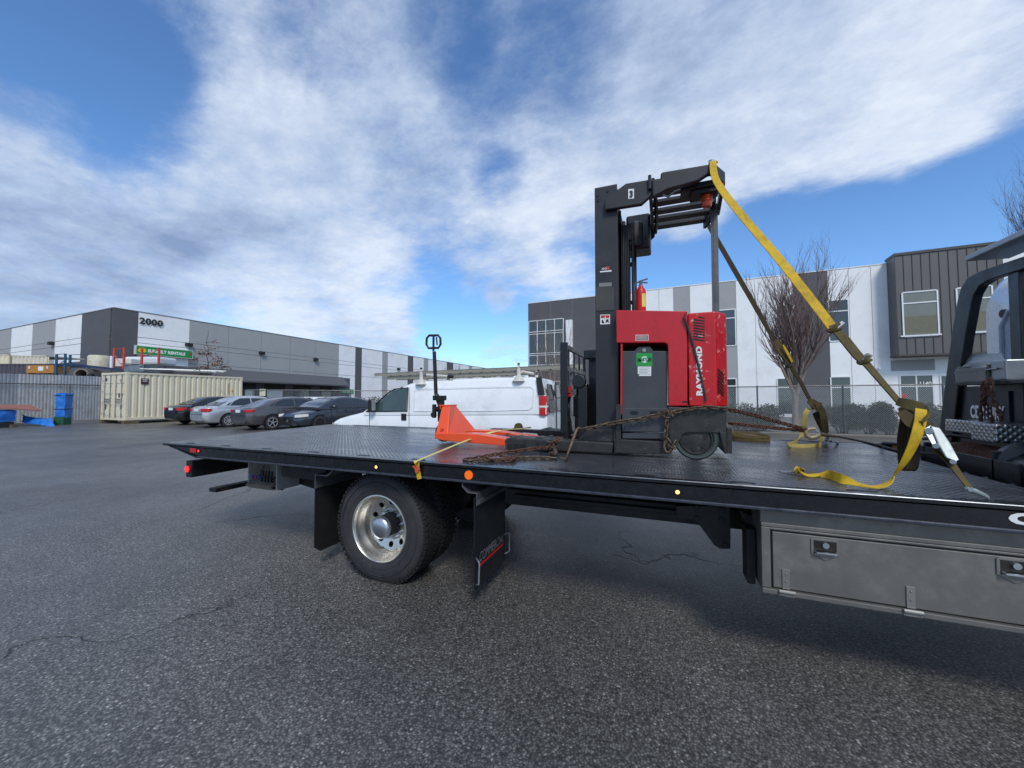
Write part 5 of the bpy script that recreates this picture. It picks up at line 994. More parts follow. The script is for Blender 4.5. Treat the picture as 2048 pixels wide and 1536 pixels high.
# local origin is the middle of the rear bumper: shift from the near (left) rear corner
vl = V((math.cos(vr), math.sin(vr), 0)); vn = V((-math.sin(vr), math.cos(vr), 0))
vloc = V((VX.x, VX.y, vz))-vn*1.0-vl*.12
vtilt = Matrix.Rotation(R(1.1), 4, 'Y') @ Matrix.Diagonal((1.10, 1, 1.03, 1))
def van_extra(t, bd):
    S_ = 1
    b = MB(); yv = .975
    # side trim: door seams, cargo panel pressing, handle
    for x in (4.45, 3.33): 
        b = MB(); b.box(x-.006, x+.006, .966, .972 if x > 4 else .972, .45, 1.24); b.build('door_seam', mat('seam_grey', S(70, 74, 76), .7), bd)
    b = MB(); b.box(3.324, 3.336, .955, .966, 1.24, 1.86); b.xf(Matrix.Identity(4)); b.build('door_seam', mat('seam_grey', S(70, 74, 76), .7), bd)
    b = MB(); b.box(3.40, 3.54, .968, .99, 1.03, 1.20); b.build('door_handle', 'trim', t, bevel=.02)
    b = MB(); b.box(3.36, 3.50, .968, .99, 1.02, 1.19)
    fr = [(.30, 1.30), (.28, 1.75), (.40, 1.83), (3.12, 1.83), (3.22, 1.75), (3.22, 1.30)]
    b = MB(); P_ = [V((x, .952-(z-1.22)*.11, z)) for x, z in fr]; 
    b = MB(); b.tube([V((3.2, .975, 1.262)), V((2.6, .975, 1.25)), V((1.2, .975, 1.25)), V((.38, .975, 1.27)), V((.30, .970, 1.33)), V((.27, .93, 1.75)), V((.33, .925, 1.80)), V((1.2, .924, 1.82)), V((3.1, .924, 1.82)), V((3.2, .93, 1.77)), V((3.2, .97, 1.31))], .006, 6, closed=True); b.build('panel_pressing', 'whitep', bd, smooth=True)
    # black quarter panel, tail lamp, rear windows
    b = MB(); b.prism([V((.02, .965, 1.60)), V((.17, .965, 1.60)), V((.22, .915, 2.0)), V((.10, .915, 2.02))], (0, .014, 0)); b.build('corner_trim', 'trim', t, bevel=.004)
    for s in (1, -1):
        b = MB(); b.loft([[V((-.02, .80*s, z)), V((-.02, .90*s, z)), V((.03, .985*s, z)), V((.15, .99*s, z)), V((.15, .90*s, z)), V((.05, .80*s, z))] for z in (1.14, 1.31)]); b.build('tail_light', 'lens', t, bevel=.01)
        b = MB(); b.loft([[V((-.02, .80*s, z)), V((-.02, .90*s, z)), V((.03, .985*s, z)), V((.15, .99*s, z)), V((.15, .90*s, z)), V((.05, .80*s, z))] for z in (1.31, 1.36)]); b.build('tail_light', 'lensw', t, bevel=.01)
        b = MB(); b.loft([[V((-.02, .80*s, z)), V((-.02, .90*s, z)), V((.03, .985*s, z)), V((.15, .99*s, z)), V((.15, .90*s, z)), V((.05, .80*s, z))] for z in (1.36, 1.58)]); b.build('tail_light', 'lens', t, bevel=.01)
        b = MB(); b.prism([V((-.035, .10*s, 1.20)), V((-.035, .80*s, 1.20)), V((.035, .72*s, 1.86)), V((.035, .10*s, 1.86))], (-.012, 0, 0)); b.build('rear_window', 'glass', t, bevel=.01)
    b = MB(); b.box(-.14, .05, -.95, .95, .42, .62); b.build('bumper', 'trim', t, bevel=.03)
    b = MB(); b.box(-.05, -.02, -.010, .01, .62, 1.9); b.build('door_seam', mat('seam_grey', S(70, 74, 76), .7), t)
    # mirror
    for s in (1, -1):
        b = MB(); b.obox((4.30, 1.10*s, 1.42), (.05, 0, 0), (0, .08, 0), (0, 0, .14)); b.tube([(4.30, .95*s, 1.38), (4.3, 1.05*s, 1.40)], .03, 6); mi_ = b.build('side_mirror', 'trim', t, bevel=.03)
        b = MB(); b.obox((4.235, 1.10*s, 1.42), (.004, 0, 0), (0, .075, 0), (0, 0, .13)); b.build('mirror_glass', 'zinc', mi_, bevel=.01)
    # bits seen through the door glass
    b = MB(); b.lathe((4.02, .42, 1.22), (1, 0, .5), [(0, .17), (.02, .185), (.04, .17), (.02, .155)], 24, closed=True); b.build('steering_wheel', 'ink', t, smooth=True)
    b = MB()
    for y in (.42, -.42): b.box(3.05, 3.25, y-.24, y+.24, .8, 1.48); b.box(3.08, 3.2, y-.12, y+.12, 1.5, 1.66)
    b.build('seat', 'trim', t, bevel=.04)
    # ladder rack
    for x, rz_ in ((.62, 0), (3.05, 0)):
        b = MB(); b.box(x-.05, x+.05, -.92, .92, 2.02, 2.06); b.build('rack_bar', mat('rack_white', S(206, 204, 196), .5, dirt=S(150, 108, 66), dscale=12, damt=.6), t, bevel=.008)
        for s in (1, -1):
            b = MB(); b.lathe((x, .86*s, 1.93), (0, 0, 1), [(0, .15), (.03, .13), (.13, .055), (.16, .045), (.30, .04), (.30, .001)], 12); ft = b.build('rack_foot', mat('rack_white', S(206, 204, 196), .5), t, smooth=True)
            b = MB(); b.box(x-.02, x+.02, .86*s-.02, .86*s+.02, 2.22, 2.32); b.build('rack_post', mat('rack_white', S(206, 204, 196), .5), ft); b = MB(); b.cyl((x, .86*s, 2.32), (x, .86*s, 2.36), .028, n=10); b.build('post_cap', 'ink', ft)
    b = MB(); b.tube([(.3, .80, 2.10), (.55, .80, 2.16), (.62, .86, 2.10)], .03, 8); b.build('rack_clamp', mat('rack_white', S(206, 204, 196), .5), t); b = MB(); b.tube([(2.9, .86, 2.17), (2.45, .86, 2.12), (2.35, .86, 2.11)], .035, 8); b.build('rack_clamp', mat('rack_white', S(206, 204, 196), .5), t); b = MB(); b.cyl((2.34, .86, 2.11), (2.22, .86, 2.09), .045, n=10); b.build('rubber_grip', 'ink', t)
vanbody = [(0.0, .42, 1.24, .90), (.06, .36, 1.25, .94), (.3, .34, 1.26, .975), (4.4, .32, 1.26, .975), (4.7, .32, 1.25, .965), (5.1, .34, 1.17, .95), (5.5, .36, 1.08, .91), (5.75, .38, .98, .84), (5.82, .42, .88, .74)]
vang = [(0.0, 1.50), (.05, 1.85), (.12, 1.97), (.3, 2.03), (1.5, 2.05), (3.0, 2.03), (3.35, 1.98), (3.75, 1.82), (4.2, 1.55), (4.62, 1.27)]
van = vehicle('cargo_van', 'white cargo van with a ladder rack parked behind the truck deck', 'van', vloc, vr, 5.82, vanbody, vang, 1.24, 2.03, .965, .865, M['whitep'], (1.05, 4.75), .37,
    [[(3.40, 1.275), (4.50, 1.275), (4.30, 1.42), (3.92, 1.72), (3.76, 1.81), (3.42, 1.84)]], ((4.55, 1.30), (3.62, 1.88)), None, [('headlight', [(5.78, .55), (5.80, .72), (5.55, .92), (5.4, .90), (5.6, .55)], .78, .95, 'lensw')], van_extra, spokes=5, tilt=vtilt)
for o in van.children:
    if o.name.startswith('side_window'): o.data.materials[0] = M['vanglass']
# window frame around the near door glass
b = MB(); fr = [(3.38, 1.262), (4.54, 1.262), (4.32, 1.43), (3.94, 1.74), (3.77, 1.83), (3.40, 1.86)]
b.tube([V((x, .965-(z-1.24)*.127+.006, z)) for x, z in fr], .018, 6, closed=True); b.build('window_trim', 'trim', van)
# ladders on the rack
WV = van.matrix_world
b = MB(); VL = WV
LAD = mat('ladder_alloy', S(156, 151, 138), .5, .3, var=.1, dirt=S(120, 116, 110), dscale=10, damt=.4)
def ladder(lb7, y, z, x0_, x1_, wdt):
    t = thing('extension_ladder', lb7, 'ladder', VL @ V((x0_, y, z))); 
    for yy in (y, y+wdt): b = MB(); b.box(x0_, x1_, yy-.012, yy+.012, z, z+.075); b.box(x0_, x1_, yy-.02, yy+.02, z+.070, z+.08); b.box(x0_, x1_, yy-.02, yy+.02, z-.005, z+.005); b.xf(VL).build('ladder_rail', LAD, t)
    for xx in [x0_+.2+i*.28 for i in range(int((x1_-x0_-.2)/.28)+1)]: b = MB(); b.cyl((xx, y-.03, z+.037), (xx, y+wdt+.03, z+.037), .027, n=8); b.xf(VL).build('rung', 'ink', t)
ladder('long aluminium extension ladder lying on the white van roof rack, upper of the two', .74, 2.20, -.75, 4.45, -.42)
ladder('shorter aluminium ladder section under the long ladder on the white van rack', .70, 2.10, .30, 4.1, -.40)

# ---- parked sedans
sedb = lambda L_, W, h=0: [(0.0, .34, .86+h, W*.78), (.05, .28, .93+h, W*.88), (.22, .22, .98+h, W*.96), (.6, .20, 1.0+h, W), (1.2, .2, .97+h, W), (L_-1.6, .2, .95+h, W), (L_-1.2, .2, .93+h, W*.99), (L_-.6, .2, .80+h, W*.96), (L_-.22, .22, .70+h, W*.86), (L_-.05, .28, .60+h, W*.72), (L_, .34, .52+h, W*.6)]
def sedan(nm, label, anchor, ah, px, d_or, rz, L_, W, paint, front=False, mat_l='lens', lampz=(.74, .90), spokes=7, rim='car_alloy', Hr=1.45, roofm=None, plate=True, kind=0):
    """anchor: local point that must stand on the sight line px at ground"""
    g = PZ(px[0], px[1], 0); loc = g-V((math.cos(rz)*anchor[0]-math.sin(rz)*anchor[1], math.sin(rz)*anchor[0]+math.cos(rz)*anchor[1], 0))
    gh = [(.52, .97), (.75, 1.10), (1.15, 1.32), (1.45, Hr-.03), (2.0, Hr), (2.45, Hr-.01), (2.75, Hr-.06), (3.1, 1.25), (3.62, .98)] if kind != 1 else [(.38, 1.0), (.7, 1.12), (1.15, 1.31), (1.55, Hr-.04), (2.1, Hr), (2.45, Hr-.01), (2.8, Hr-.08), (3.2, 1.24), (3.75, .98)]
    wins = [[(1.02, 1.02), (1.95, 1.01), (1.95, Hr-.10), (1.50, Hr-.11), (1.22, 1.22)], [(2.0, 1.01), (3.25, 1.01), (2.98, 1.20), (2.66, Hr-.12), (2.0, Hr-.10)], [(.86, 1.03), (.98, 1.03), (1.15, 1.20), (1.02, 1.14)]]
    def ex(t, bd):
        w_ = W
        b = MB(); b.box(-.03, .0, -.17, .17, .76, .88) if not front else b.box(L_-.03, L_+.012, -.17, .17, .38, .50); b.build('licence_plate', 'white', t)
        for s in (1, -1):
            b = MB(); b.obox((3.02, (w_+.08)*s, 1.03), (.06, 0, 0), (0, .09, 0), (0, 0, .055)); b.build('side_mirror', paint, t, bevel=.02)
            b = MB(); b.box(1.35, 1.5, w_*s-.012, w_*s+.012, .83, .86); b.build('door_handle', paint if kind else 'trim', t, bevel=.005); b = MB(); b.box(2.35, 2.5, w_*s-.012, w_*s+.012, .82, .85); b.build('door_handle', paint if kind else 'trim', t, bevel=.005)
            for x in (1.22, 2.02, 3.15): b = MB(); b.box(x-.004, x+.004, w_*s-.006, w_*s+.004, .32, .9); b.build('door_seam', 'ink', bd)
        b = MB(); b.box(-.012, .03, -w_*.70, w_*.70, .62, .635); b.build('bumper_seam', 'ink', bd)
        if front:
            b = MB(); b.loft([[V((L_+.012, -y_, z)), V((L_+.012, y_, z)), V((L_-.1, y_+.1, z)), V((L_-.1, -y_-.1, z))] for z, y_ in ((.24, .50), (.44, .46), (.58, .30))]); b.build('grille', 'ink', t)
            b = MB(); b.box(L_-.04, L_+.005, -.45, .45, .58, .61); b.build('grille_bar', 'ink', t)
        if kind == 3: b = MB(); b.tube([(1.35, .15, 1.46), (1.0, .15, 1.75)], .004, 4); b.build('aerial', 'ink', t)
    lam = [('tail_light', [(-.015, W*.56, .02, -.02), (-.02, W*.74), (.05, W*.90), (.16, W*.965), (.30, W*.995, .07, -.02), (.24, W*.93), (.1, W*.80), (.05, W*.56, .02, -.02)], lampz[0], lampz[1], mat_l),
           ('headlight', [(L_-.10, W*.50, 0, -.05), (L_-.03, W*.62), (L_-.10, W*.80), (L_-.42, W*.97, .04, .03), (L_-.5, W*.90), (L_-.2, W*.55)], .58, .70, 'lensw')]
    return vehicle(nm, label, 'car', (loc.x, loc.y, 0), rz, L_, sedb(L_, W), gh, .97, Hr, W*.965, W*.70, paint, (.98, L_-.95), .32, wins, ((3.52, 1.03), (2.80, Hr-.055)), ((.60, 1.03), (1.32, Hr-.10)), lam, ex, rimm=rim, spokes=spokes, group='sedans parked in a row beside the beige container')
NR = math.atan2(F0.y, F0.x)-R(24)      # nose direction of the row
sedan('parked_car', 'black sedan parked nose-in nearest the beige container', (0.98, -.86), 0, (405, 849), 0, NR-R(1), 4.5, .86, paintm('black_car_paint', S(34, 32, 34)), spokes=9)
sedan('parked_car', 'light silver sedan with red tail lights, second in the row from the beige container', (0.98, -.86), 0, (458, 854.5), 0, NR-R(7), 4.53, .85, paintm('silver_car_paint', S(192, 196, 200)), spokes=9, kind=3, Hr=1.47)
sedan('parked_car', 'mid grey sedan with swept tail lights parked between the silver and the charcoal sedans', (0.98, -.87), 0, (545, 859.5), 0, NR-R(8), 4.53, .88, paintm('grey_car_paint', S(92, 90, 92)), spokes=5, kind=1, lampz=(.78, .90), Hr=1.43)
sedan('parked_car', 'dark charcoal sedan backed in facing the camera with slim white headlights', (4.63-.95, .88), 0, (640, 861), 0, NR+R(180)+R(-5), 4.63, .89, paintm('charcoal_car_paint', S(58, 66, 76)), front=True, spokes=5, kind=1, rim=mat('dark_alloy', S(60, 54, 52), .4, .6), Hr=1.44, lampz=(.70, .78))

# ================================================================== BUILDINGS (level frame, leaned by LEAN)
SA = R(177.4); E1 = V((math.cos(SA), math.sin(SA), 0)); E2 = V((math.sin(SA)*1, -math.cos(SA), 0))   # E1 points left along the street fronts, E2 away from the camera
class Wall:
    """a vertical plane; coordinates s along it and z up; n looks out of the wall"""
    def __init__(s, p0, d, n): s.p0, s.d, s.n = V(p0), V(d).normalized(), V(n).normalized()
    def at(s, u, v): q = PN(u, v, s.p0, s.n); return ((q-s.p0).dot(s.d), q.z)
    def p(s, a, z, o=0.): return s.p0+s.d*a+V((0, 0, z-s.p0.z))+s.n*o
    def slab(s, b, a0, a1, z0, z1, o0=0., o1=.02): return b.prism([s.p(a0, z0, o0), s.p(a1, z0, o0), s.p(a1, z1, o0), s.p(a0, z1, o0)], s.n*(o1-o0))
    def poly(s, b, pts, o0=0., o1=.02): return b.prism([s.p(a, z, o0) for a, z in pts], s.n*(o1-o0))
CW_ = mat('panel_white', S(236, 238, 238), .75, var=.03, vscale=.6, bump=.002, bscale=30, dirt=S(196, 198, 198), dscale=.7, damt=.35)
CG_ = mat('panel_grey', S(158, 160, 160), .75, var=.03, vscale=.6, bump=.002, bscale=30, dirt=S(140, 142, 142), dscale=.9, damt=.3)
CD_ = mat('panel_dark', S(86, 86, 90), .75, var=.04, vscale=.6, bump=.002, bscale=30, dirt=S(98, 98, 102), dscale=.9, damt=.3)
CM_ = mat('metal_cladding', S(96, 94, 93), .5, .2, var=.03, vscale=1)
FRAME = mat('window_frame', S(226, 228, 228), .45, var=.03); GLS = mat('building_glass', S(52, 62, 62), .06, var=.25, vscale=.7, spec=1.0, rvar=0)
GLB = mat('blind_glass', S(118, 120, 108), .12, var=.12, vscale=.5, spec=.8, rvar=0)
JOINT = mat('joint_grey', S(120, 122, 122), .9)
def bpart(b, n, m, par, **k): return b.build(n, m, par, **k)
def bthing(nm, label, cat, p, **k):
    t = thing(nm, label, cat, (0, 0, 0), 0, **k); t.matrix_world = LEAN.copy(); LOC.add(t.name); return t
def window(par, W, a0, a1, z0, z1, cols=1, rails=(), fr=.07, gm=None, nm='window'):
    b = MB(); 
    for x in (a0, a1): W.slab(b, x-fr/2, x+fr/2, z0, z1, .0, .05)
    for z in (z0, z1)+tuple(rails): W.slab(b, min(a0, a1)+fr/2, max(a0, a1)-fr/2, z-fr/2, z+fr/2, .0, .048)
    for i in range(1, cols): x = a0+(a1-a0)*i/cols; W.slab(b, x-fr/2, x+fr/2, z0+fr/2, z1-fr/2, .0, .046)
    f = b.build(nm, FRAME, par); b = MB(); W.slab(b, a0, a1, z0, z1, .0, .012); b.build('pane', gm or GLS, f); return f
def windowpx(par, W, u0, v0, u1, v1, rails=(), **k):
    a0, zt = W.at(u0, v0); a1, zb = W.at(u1, v1); um = (u0+u1)/2
    return window(par, W, a0, a1, zb, zt, rails=tuple(W.at(u0, r)[1] for r in rails), **k)

# ---- right building
W0 = PG(1830, 802, 25); RW = Wall(W0, -E1, -E2)
aL, zTop = RW.at(1057, 588); _, zTop = RW.at(1700, 537)
aR = RW.at(2040, 700)[0]+14
rb = bthing('office_building', 'white and grey two-storey office building with a dark metal-clad upper bay', 'building', W0)
def rbox(W, a0, a1, z0, z1, depth=24.): b = MB(); W.slab(b, a0, a1, z0, z1, -depth, 0.); return b
bounds = [(aL, RW.at(1262, 600)[0], CD_), (RW.at(1262, 600)[0], RW.at(1347, 600)[0], CW_), (RW.at(1347, 600)[0], RW.at(1380, 600)[0], CG_), (RW.at(1380, 600)[0], RW.at(1437, 600)[0], CW_), (RW.at(1437, 600)[0], RW.at(1472, 600)[0], CG_),
          (RW.at(1472, 600)[0], RW.at(1588, 600)[0], CW_), (RW.at(1588, 600)[0], RW.at(1654, 560)[0], CD_), (RW.at(1654, 560)[0], aR, CW_)]
zB = -1.0
bpart(rbox(RW, aL+.02, aR, zB, zTop-.05), 'core', CG_, rb)
for a0, a1, m in bounds: b = MB(); RW.slab(b, a0, a1-.015, zB, zTop, 0.002, .10); bpart(b, 'wall_panel', m, rb)
for u in (1102, 1145, 1318, 1509, 1697, 1742): a = RW.at(u, 600)[0]; b = MB(); RW.slab(b, a-.012, a+.012, zB, zTop-.06, .098, .103); bpart(b, 'panel_joint', JOINT, rb)
b = MB(); RW.slab(b, aL-.02, aR, zTop, zTop+.07, -.3, .13); bpart(b, 'parapet_cap', FRAME, rb)
RO = Wall(RW.p0+RW.n*.10, RW.d, RW.n)
windowpx(rb, RO, 1437.5, 621, 1472, 691, rails=(638,)); windowpx(rb, RO, 1552, 612, 1588, 664, rails=(631,)); windowpx(rb, RO, 1656, 602, 1699, 681, rails=(624,))
windowpx(rb, RO, 1451, 757.5, 1474, 828, rails=(772,)); windowpx(rb, RO, 1554, 757, 1590, 829, rails=(775,)); windowpx(rb, RO, 1661, 754, 1704, 845, rails=(775,))
windowpx(rb, RO, 1799, 751, 1870, 856, rails=(773,), cols=2, nm='entrance')
windowpx(rb, RO, 1880, 751, 1900, 856, rails=(773,), nm='entrance')
# corner glazing at the left end
for v0, v1 in ((643, 664), (665, 708), (708, 728), (764, 812)): windowpx(rb, RO, 1058, v0, 1127, v1, cols=4, fr=.06)
b = MB(); a0 = RO.at(1134, 700)[0]; a1 = RO.at(1146, 700)[0]; RO.slab(b, a0, a1, RO.at(1140, 745)[1], RO.at(1140, 641)[1], 0, .35); bpart(b, 'fin', CW_, rb)
b = MB(); a0 = RO.at(1057, 700)[0]; RO.slab(b, a0, a1, RO.at(1100, 762)[1], RO.at(1100, 730)[1], 0, .06); bpart(b, 'spandrel', CD_, rb)
# sign band and street number
b = MB(); a0, z0 = RO.at(1781, 721); a1, z1 = RO.at(1870, 740); RO.slab(b, a0, a1, z1, z0, 0, .02); bpart(b, 'sign_band', CG_, rb)
a0, z0 = RO.at(1839, 770); a1, z1 = RO.at(1862, 763); text('1140', 'street_number', FRAME, rb, RO.p(a0, z0, .055), RO.d, ZZ, a1-a0, z1-z0, off=.03)
a0, z0 = RO.at(1807, 792); b = MB(); b.cyl(RO.p(a0, z0, .02), RO.p(a0, z0, .03), .18, n=4); bpart(b, 'door_sticker', 'redp', rb)
# clad bay
BY = Wall(RW.p0+RW.n*1.15, RW.d, RW.n); a0, zt_ = BY.at(1788, 510.5); a1, _ = BY.at(2004, 487); zb_ = BY.at(1792, 711.5)[1]
b = MB(); BY.slab(b, a0, a1, zb_, zt_, -1.12, 0.); bay = bpart(b, 'bay', CM_, rb)
b = MB(); x = a0; wins_ = [(BY.at(u0, v1)[0]-.12, BY.at(u1, v1)[0]+.12, BY.at(u0, v1)[1]-.14, BY.at(u0, v0)[1]+.10) for u0, v0, u1, v1 in ((1803.5, 586, 1878, 670.5), (1912, 577, 1988, 664))]
while x < a1-.05:
    hit = [w_ for w_ in wins_ if w_[0] < x < w_[1]]
    if hit: BY.slab(b, x, x+.025, zb_+.06, hit[0][2], 0, .035); BY.slab(b, x, x+.025, hit[0][3], zt_-.08, 0, .035)
    else: BY.slab(b, x, x+.025, zb_+.06, zt_-.08, 0, .035)
    x += .415
bpart(b, 'standing_seam', mat('seam_dark', S(70, 67, 64), .5), bay)
for q in ((a0-.03, a1+.03, zt_-.06, zt_+.10, -1.2, .06), (a0-.02, a1+.02, zb_-.05, zb_+.05, -1.15, .05)): b = MB(); BY.slab(b, *q); bpart(b, 'bay_flashing', mat('seam_dark', S(70, 67, 64), .5), bay)
BO = Wall(BY.p0+BY.n*.02, BY.d, BY.n)
for (u0, v0, u1, v1, r) in ((1803.5, 586, 1878, 670.5, 608), (1912, 577, 1988, 664, 600)):
    f = windowpx(rb, BO, u0, v0, u1, v1, rails=(r,), fr=.075, gm=GLB, nm='bay_window')
    q0, z0 = BO.at(u0, v1); q1, z1 = BO.at(u1, v1); b = MB(); BO.slab(b, q0-.08, q1+.10, z0-.12, z0-.04, 0, .09); bpart(b, 'sill', FRAME, f)
    b = MB(); BO.slab(b, q0+.05, q1-.05, z0+.05, z0+1.15, .013, .016); bpart(b, 'lowered_blind', mat('blind', S(108, 106, 88), .5), f)
a0, z0 = RO.at(1757, 737); b = MB(); b.cyl(RO.p(a0, z0, 0), RO.p(a0, z0, .25), .09, .06, n=10); bpart(b, 'camera_dome', FRAME, rb)

# ---- left warehouse
LC = PG(221, 802, 33.0); zT = PG(221, 616.6, 33.0).z
e2 = R(SA*0) or None
LR = Wall(LC, E2, -E1); LL = Wall(LC, E1, -E2)
wh_ = bthing('warehouse', 'long warehouse of white, grey and dark panels numbered 2000 with a green rental sign', 'building', LC)
lenR = LR.at(1000, 790)[0]; lenR = min(lenR, 130); lenR = max(lenR, 70)
b = MB(); b.prism([LC+V((0, 0, -3-LC.z))+E2*.02+E1*.02, LC+V((0, 0, -3-LC.z))+E2*lenR+E1*.02, LC+V((0, 0, -3-LC.z))+E2*lenR+E1*45, LC+V((0, 0, -3-LC.z))+E2*.02+E1*45], (0, 0, zT+3-.05)); bpart(b, 'core', CG_, wh_)
def lp(W, u0, u1, m, v=700):
    a0 = W.at(u0, v)[0]; a1 = W.at(u1, v)[0]; a0, a1 = min(a0, a1), max(a0, a1); b = MB(); W.slab(b, a0+.01, a1-.01, -3, zT, .002, .10); bpart(b, 'wall_panel', m, wh_)
def lj(W, u, v=700): a = W.at(u, v)[0]; b = MB(); W.slab(b, a-.02, a+.02, -3, zT-.06, .098, .103); bpart(b, 'panel_joint', JOINT, wh_)
zD = LR.at(466, 741)[1]
for u0, u1, m in ((221, 273, CD_), (273, 376.5, CW_), (376.5, 677, CG_), (677, 710, CW_), (710, 723, CD_), (723, 764, CW_), (764, 775, CG_), (775, 815, CW_), (815, 826, CD_), (826, 847, CW_), (847, 856, CG_), (856, 893, CW_), (893, 906, CD_), (906, 937, CW_), (937, 944, CG_), (944, 964, CW_), (964, 979, CD_), (979, 1000, CW_)): lp(LR, u0, u1, m)
lp(LR, 1000, 1026, CG_)
aE = LR.at(1026, 700)[0]; b = MB(); LR.slab(b, aE, lenR+4, -3, zT, .002, .10); bpart(b, 'wall_panel', CW_, wh_)
for u0, u1, m in ((221, 164, CD_), (164, 112, CW_), (112, 66, CG_), (66, 24, CW_), (24, -26, CG_), (-26, -90, CW_), (-90, -190, CG_)): lp(LL, u0, u1, m)
for u in (455, 521, 579, 630): lj(LR, u)
# dark base course, reveals
for W, u1 in ((LL, -150), (LR, 700)):
    a1 = W.at(u1, 700)[0]; a0_, a1_ = min(0, a1), max(0, a1); b = MB(); W.slab(b, a0_-.12 if W is LL else 0, a1_, -3, zD if W is LR else LL.at(110, 728)[1], .101, .112)
    bpart(b, 'base_course', mat('base_purple_grey', S(88, 86, 94), .8, var=.04), wh_)
    for (u, v) in ((221, 668), (221, 680)):
        z = W.at(u, v)[1]; L_ = lenR if W is LR else 40; b = MB(); W.slab(b, 0, L_, z-.02, z+.02, .1025, .106); bpart(b, 'reveal', mat('reveal', S(96, 97, 99), .9), wh_)
z = LR.at(455, 733)[1]; b = MB(); LR.slab(b, LR.at(376, 720)[0], lenR, z-.02, z+.02, .1025, .106); bpart(b, 'reveal', mat('reveal', S(96, 97, 99), .9), wh_)
b = MB(); LR.slab(b, -.12, lenR+4, zT, zT+.08, -.3, .13); LL.slab(b, .0, 45, zT, zT+.08, -.3, .13); bpart(b, 'parapet_cap', JOINT, wh_)
LRO = Wall(LR.p0+LR.n*.11, LR.d, LR.n); LLO = Wall(LL.p0+LL.n*.11, LL.d, LL.n)
a0, z0 = LRO.at(277.5, 647.5); a1, z1 = LRO.at(326, 634); zt1 = LRO.at(277.5, 634)[1]
text('2000', 'building_number', mat('sign_black', S(40, 40, 42), .6), wh_, LRO.p(a0, z0, .08), LRO.d, ZZ, a1-a0, zt1-z0, off=.045)
for W, u, v in ((LLO, 107, 687), (LRO, 376, 690), (LRO, 522, 706), (LRO, 630, 719), (LRO, 796, 738)):
    a, z = W.at(u, v); b = MB(); W.slab(b, a-.28, a+.28, z-.16, z+.16, 0, .35); bpart(b, 'wall_light', 'trim', wh_, bevel=.05)
# sign cabinet
a0, z0 = LRO.at(266, 706); a1, zz = LRO.at(381, 706); zt1 = LRO.at(266, 690.5)[1]; zb1 = LRO.at(266, 708.5)[1]
b = MB(); LRO.slab(b, a0, a1, zb1, zt1, .1, .45); sg = bpart(b, 'sign_cabinet', mat('sign_edge', S(206, 210, 206), .4), wh_)
b = MB(); LRO.slab(b, a0+.05, a1-.05, zb1+.05, zt1-.05, .45, .46); bpart(b, 'sign_face', mat('sign_green', S(20, 138, 62), .4, var=.03), sg)
h_ = zt1-zb1; text('SUNBELT RENTALS', 'sign_lettering', FRAME, wh_, LRO.p(a0+(a1-a0)*.19, zb1+h_*.30, .465), LRO.d, ZZ, (a1-a0)*.66, h_*.38, off=.06)
cx_s = a0+(a1-a0)*.10; b = MB(); pts = []
for i in range(24): r = h_*(.36 if i % 2 else .26); an = 2*math.pi*i/24; pts.append((cx_s+math.cos(an)*r*1.15, zb1+h_*.45+max(-.18*h_, math.sin(an)*r)))
LRO.poly(b, pts, .46, .467); bpart(b, 'sign_sun', mat('sign_yellow', S(240, 196, 20), .5, var=.03), sg)
cx_s = a0+(a1-a0)*.945; b = MB(); pts = []
for i in range(14): r = h_*(.20 if i % 2 else .11); an = 2*math.pi*i/14+.2; pts.append((cx_s+math.cos(an)*r*1.2, zb1+h_*.5+math.sin(an)*r))
LRO.poly(b, pts, .46, .467); bpart(b, 'sign_leaf', mat('sign_rust', S(150, 62, 30), .5, var=.03), sg)
# canopy
c0, zc0 = LRO.at(395, 741); c1, _ = LRO.at(680, 741); zc1 = LRO.at(684, 756)[1]+.4; zcT = LRO.at(664, 754)[1]+.0; zcB = LRO.at(672, 769)[1]-.25
c1 = LRO.at(686, 755)[0]; zcT = LRO.at(686, 754.7)[1]; FW = Wall(LRO.p0+LRO.n*1.7, LRO.d, LRO.n); cF1 = FW.at(698.4, 773)[0]; zcB = FW.at(698.4, 773)[1]
b = MB(); b.add([LRO.p(c0, zcT, 0), LRO.p(c1, zcT, 0), FW.p(cF1, zcB+.16), FW.p(c0, zcB+.16), LRO.p(c0, zcB, 0), LRO.p(cF1, zcB, 0), FW.p(cF1, zcB), FW.p(c0, zcB)], [(0, 1, 2, 3), (3, 2, 6, 7), (7, 6, 5, 4), (1, 5, 6, 2), (0, 3, 7, 4), (0, 4, 5, 1)])
bpart(b, 'canopy', mat('canopy_roof', S(84, 86, 90), .7, var=.05), wh_)
for u0, u1 in ((486, 511), (528, 570), (585, 622), (640, 664)):
    a0 = LRO.at(u0, 790)[0]; a1 = LRO.at(u1, 790)[0]; b = MB()
    LRO.slab(b, a0, a1, -1, zcB-.1, 0, .05); f = bpart(b, 'dock_door', 'trim', wh_)
    b = MB(); LRO.slab(b, a0+(a1-a0)*.12, a1-(a1-a0)*.14, -1, zcB-.75, .05, .07); bpart(b, 'door_leaf', FRAME if u0 < 560 else GLS, f)
a0, z0 = LRO.at(679, 778); a1, z1 = LRO.at(706, 787); b = MB(); LRO.slab(b, a0, a1, z1, z0, 0, .1); f = bpart(b, 'door_sign', mat('sign_green', S(20, 138, 62), .4), wh_)
text('SUNBELT RENTALS', 'sign_lettering', FRAME, wh_, LRO.p(a0+.3, z1+.1, .105), LRO.d, ZZ, a1-a0-.6, (z0-z1)*.35)

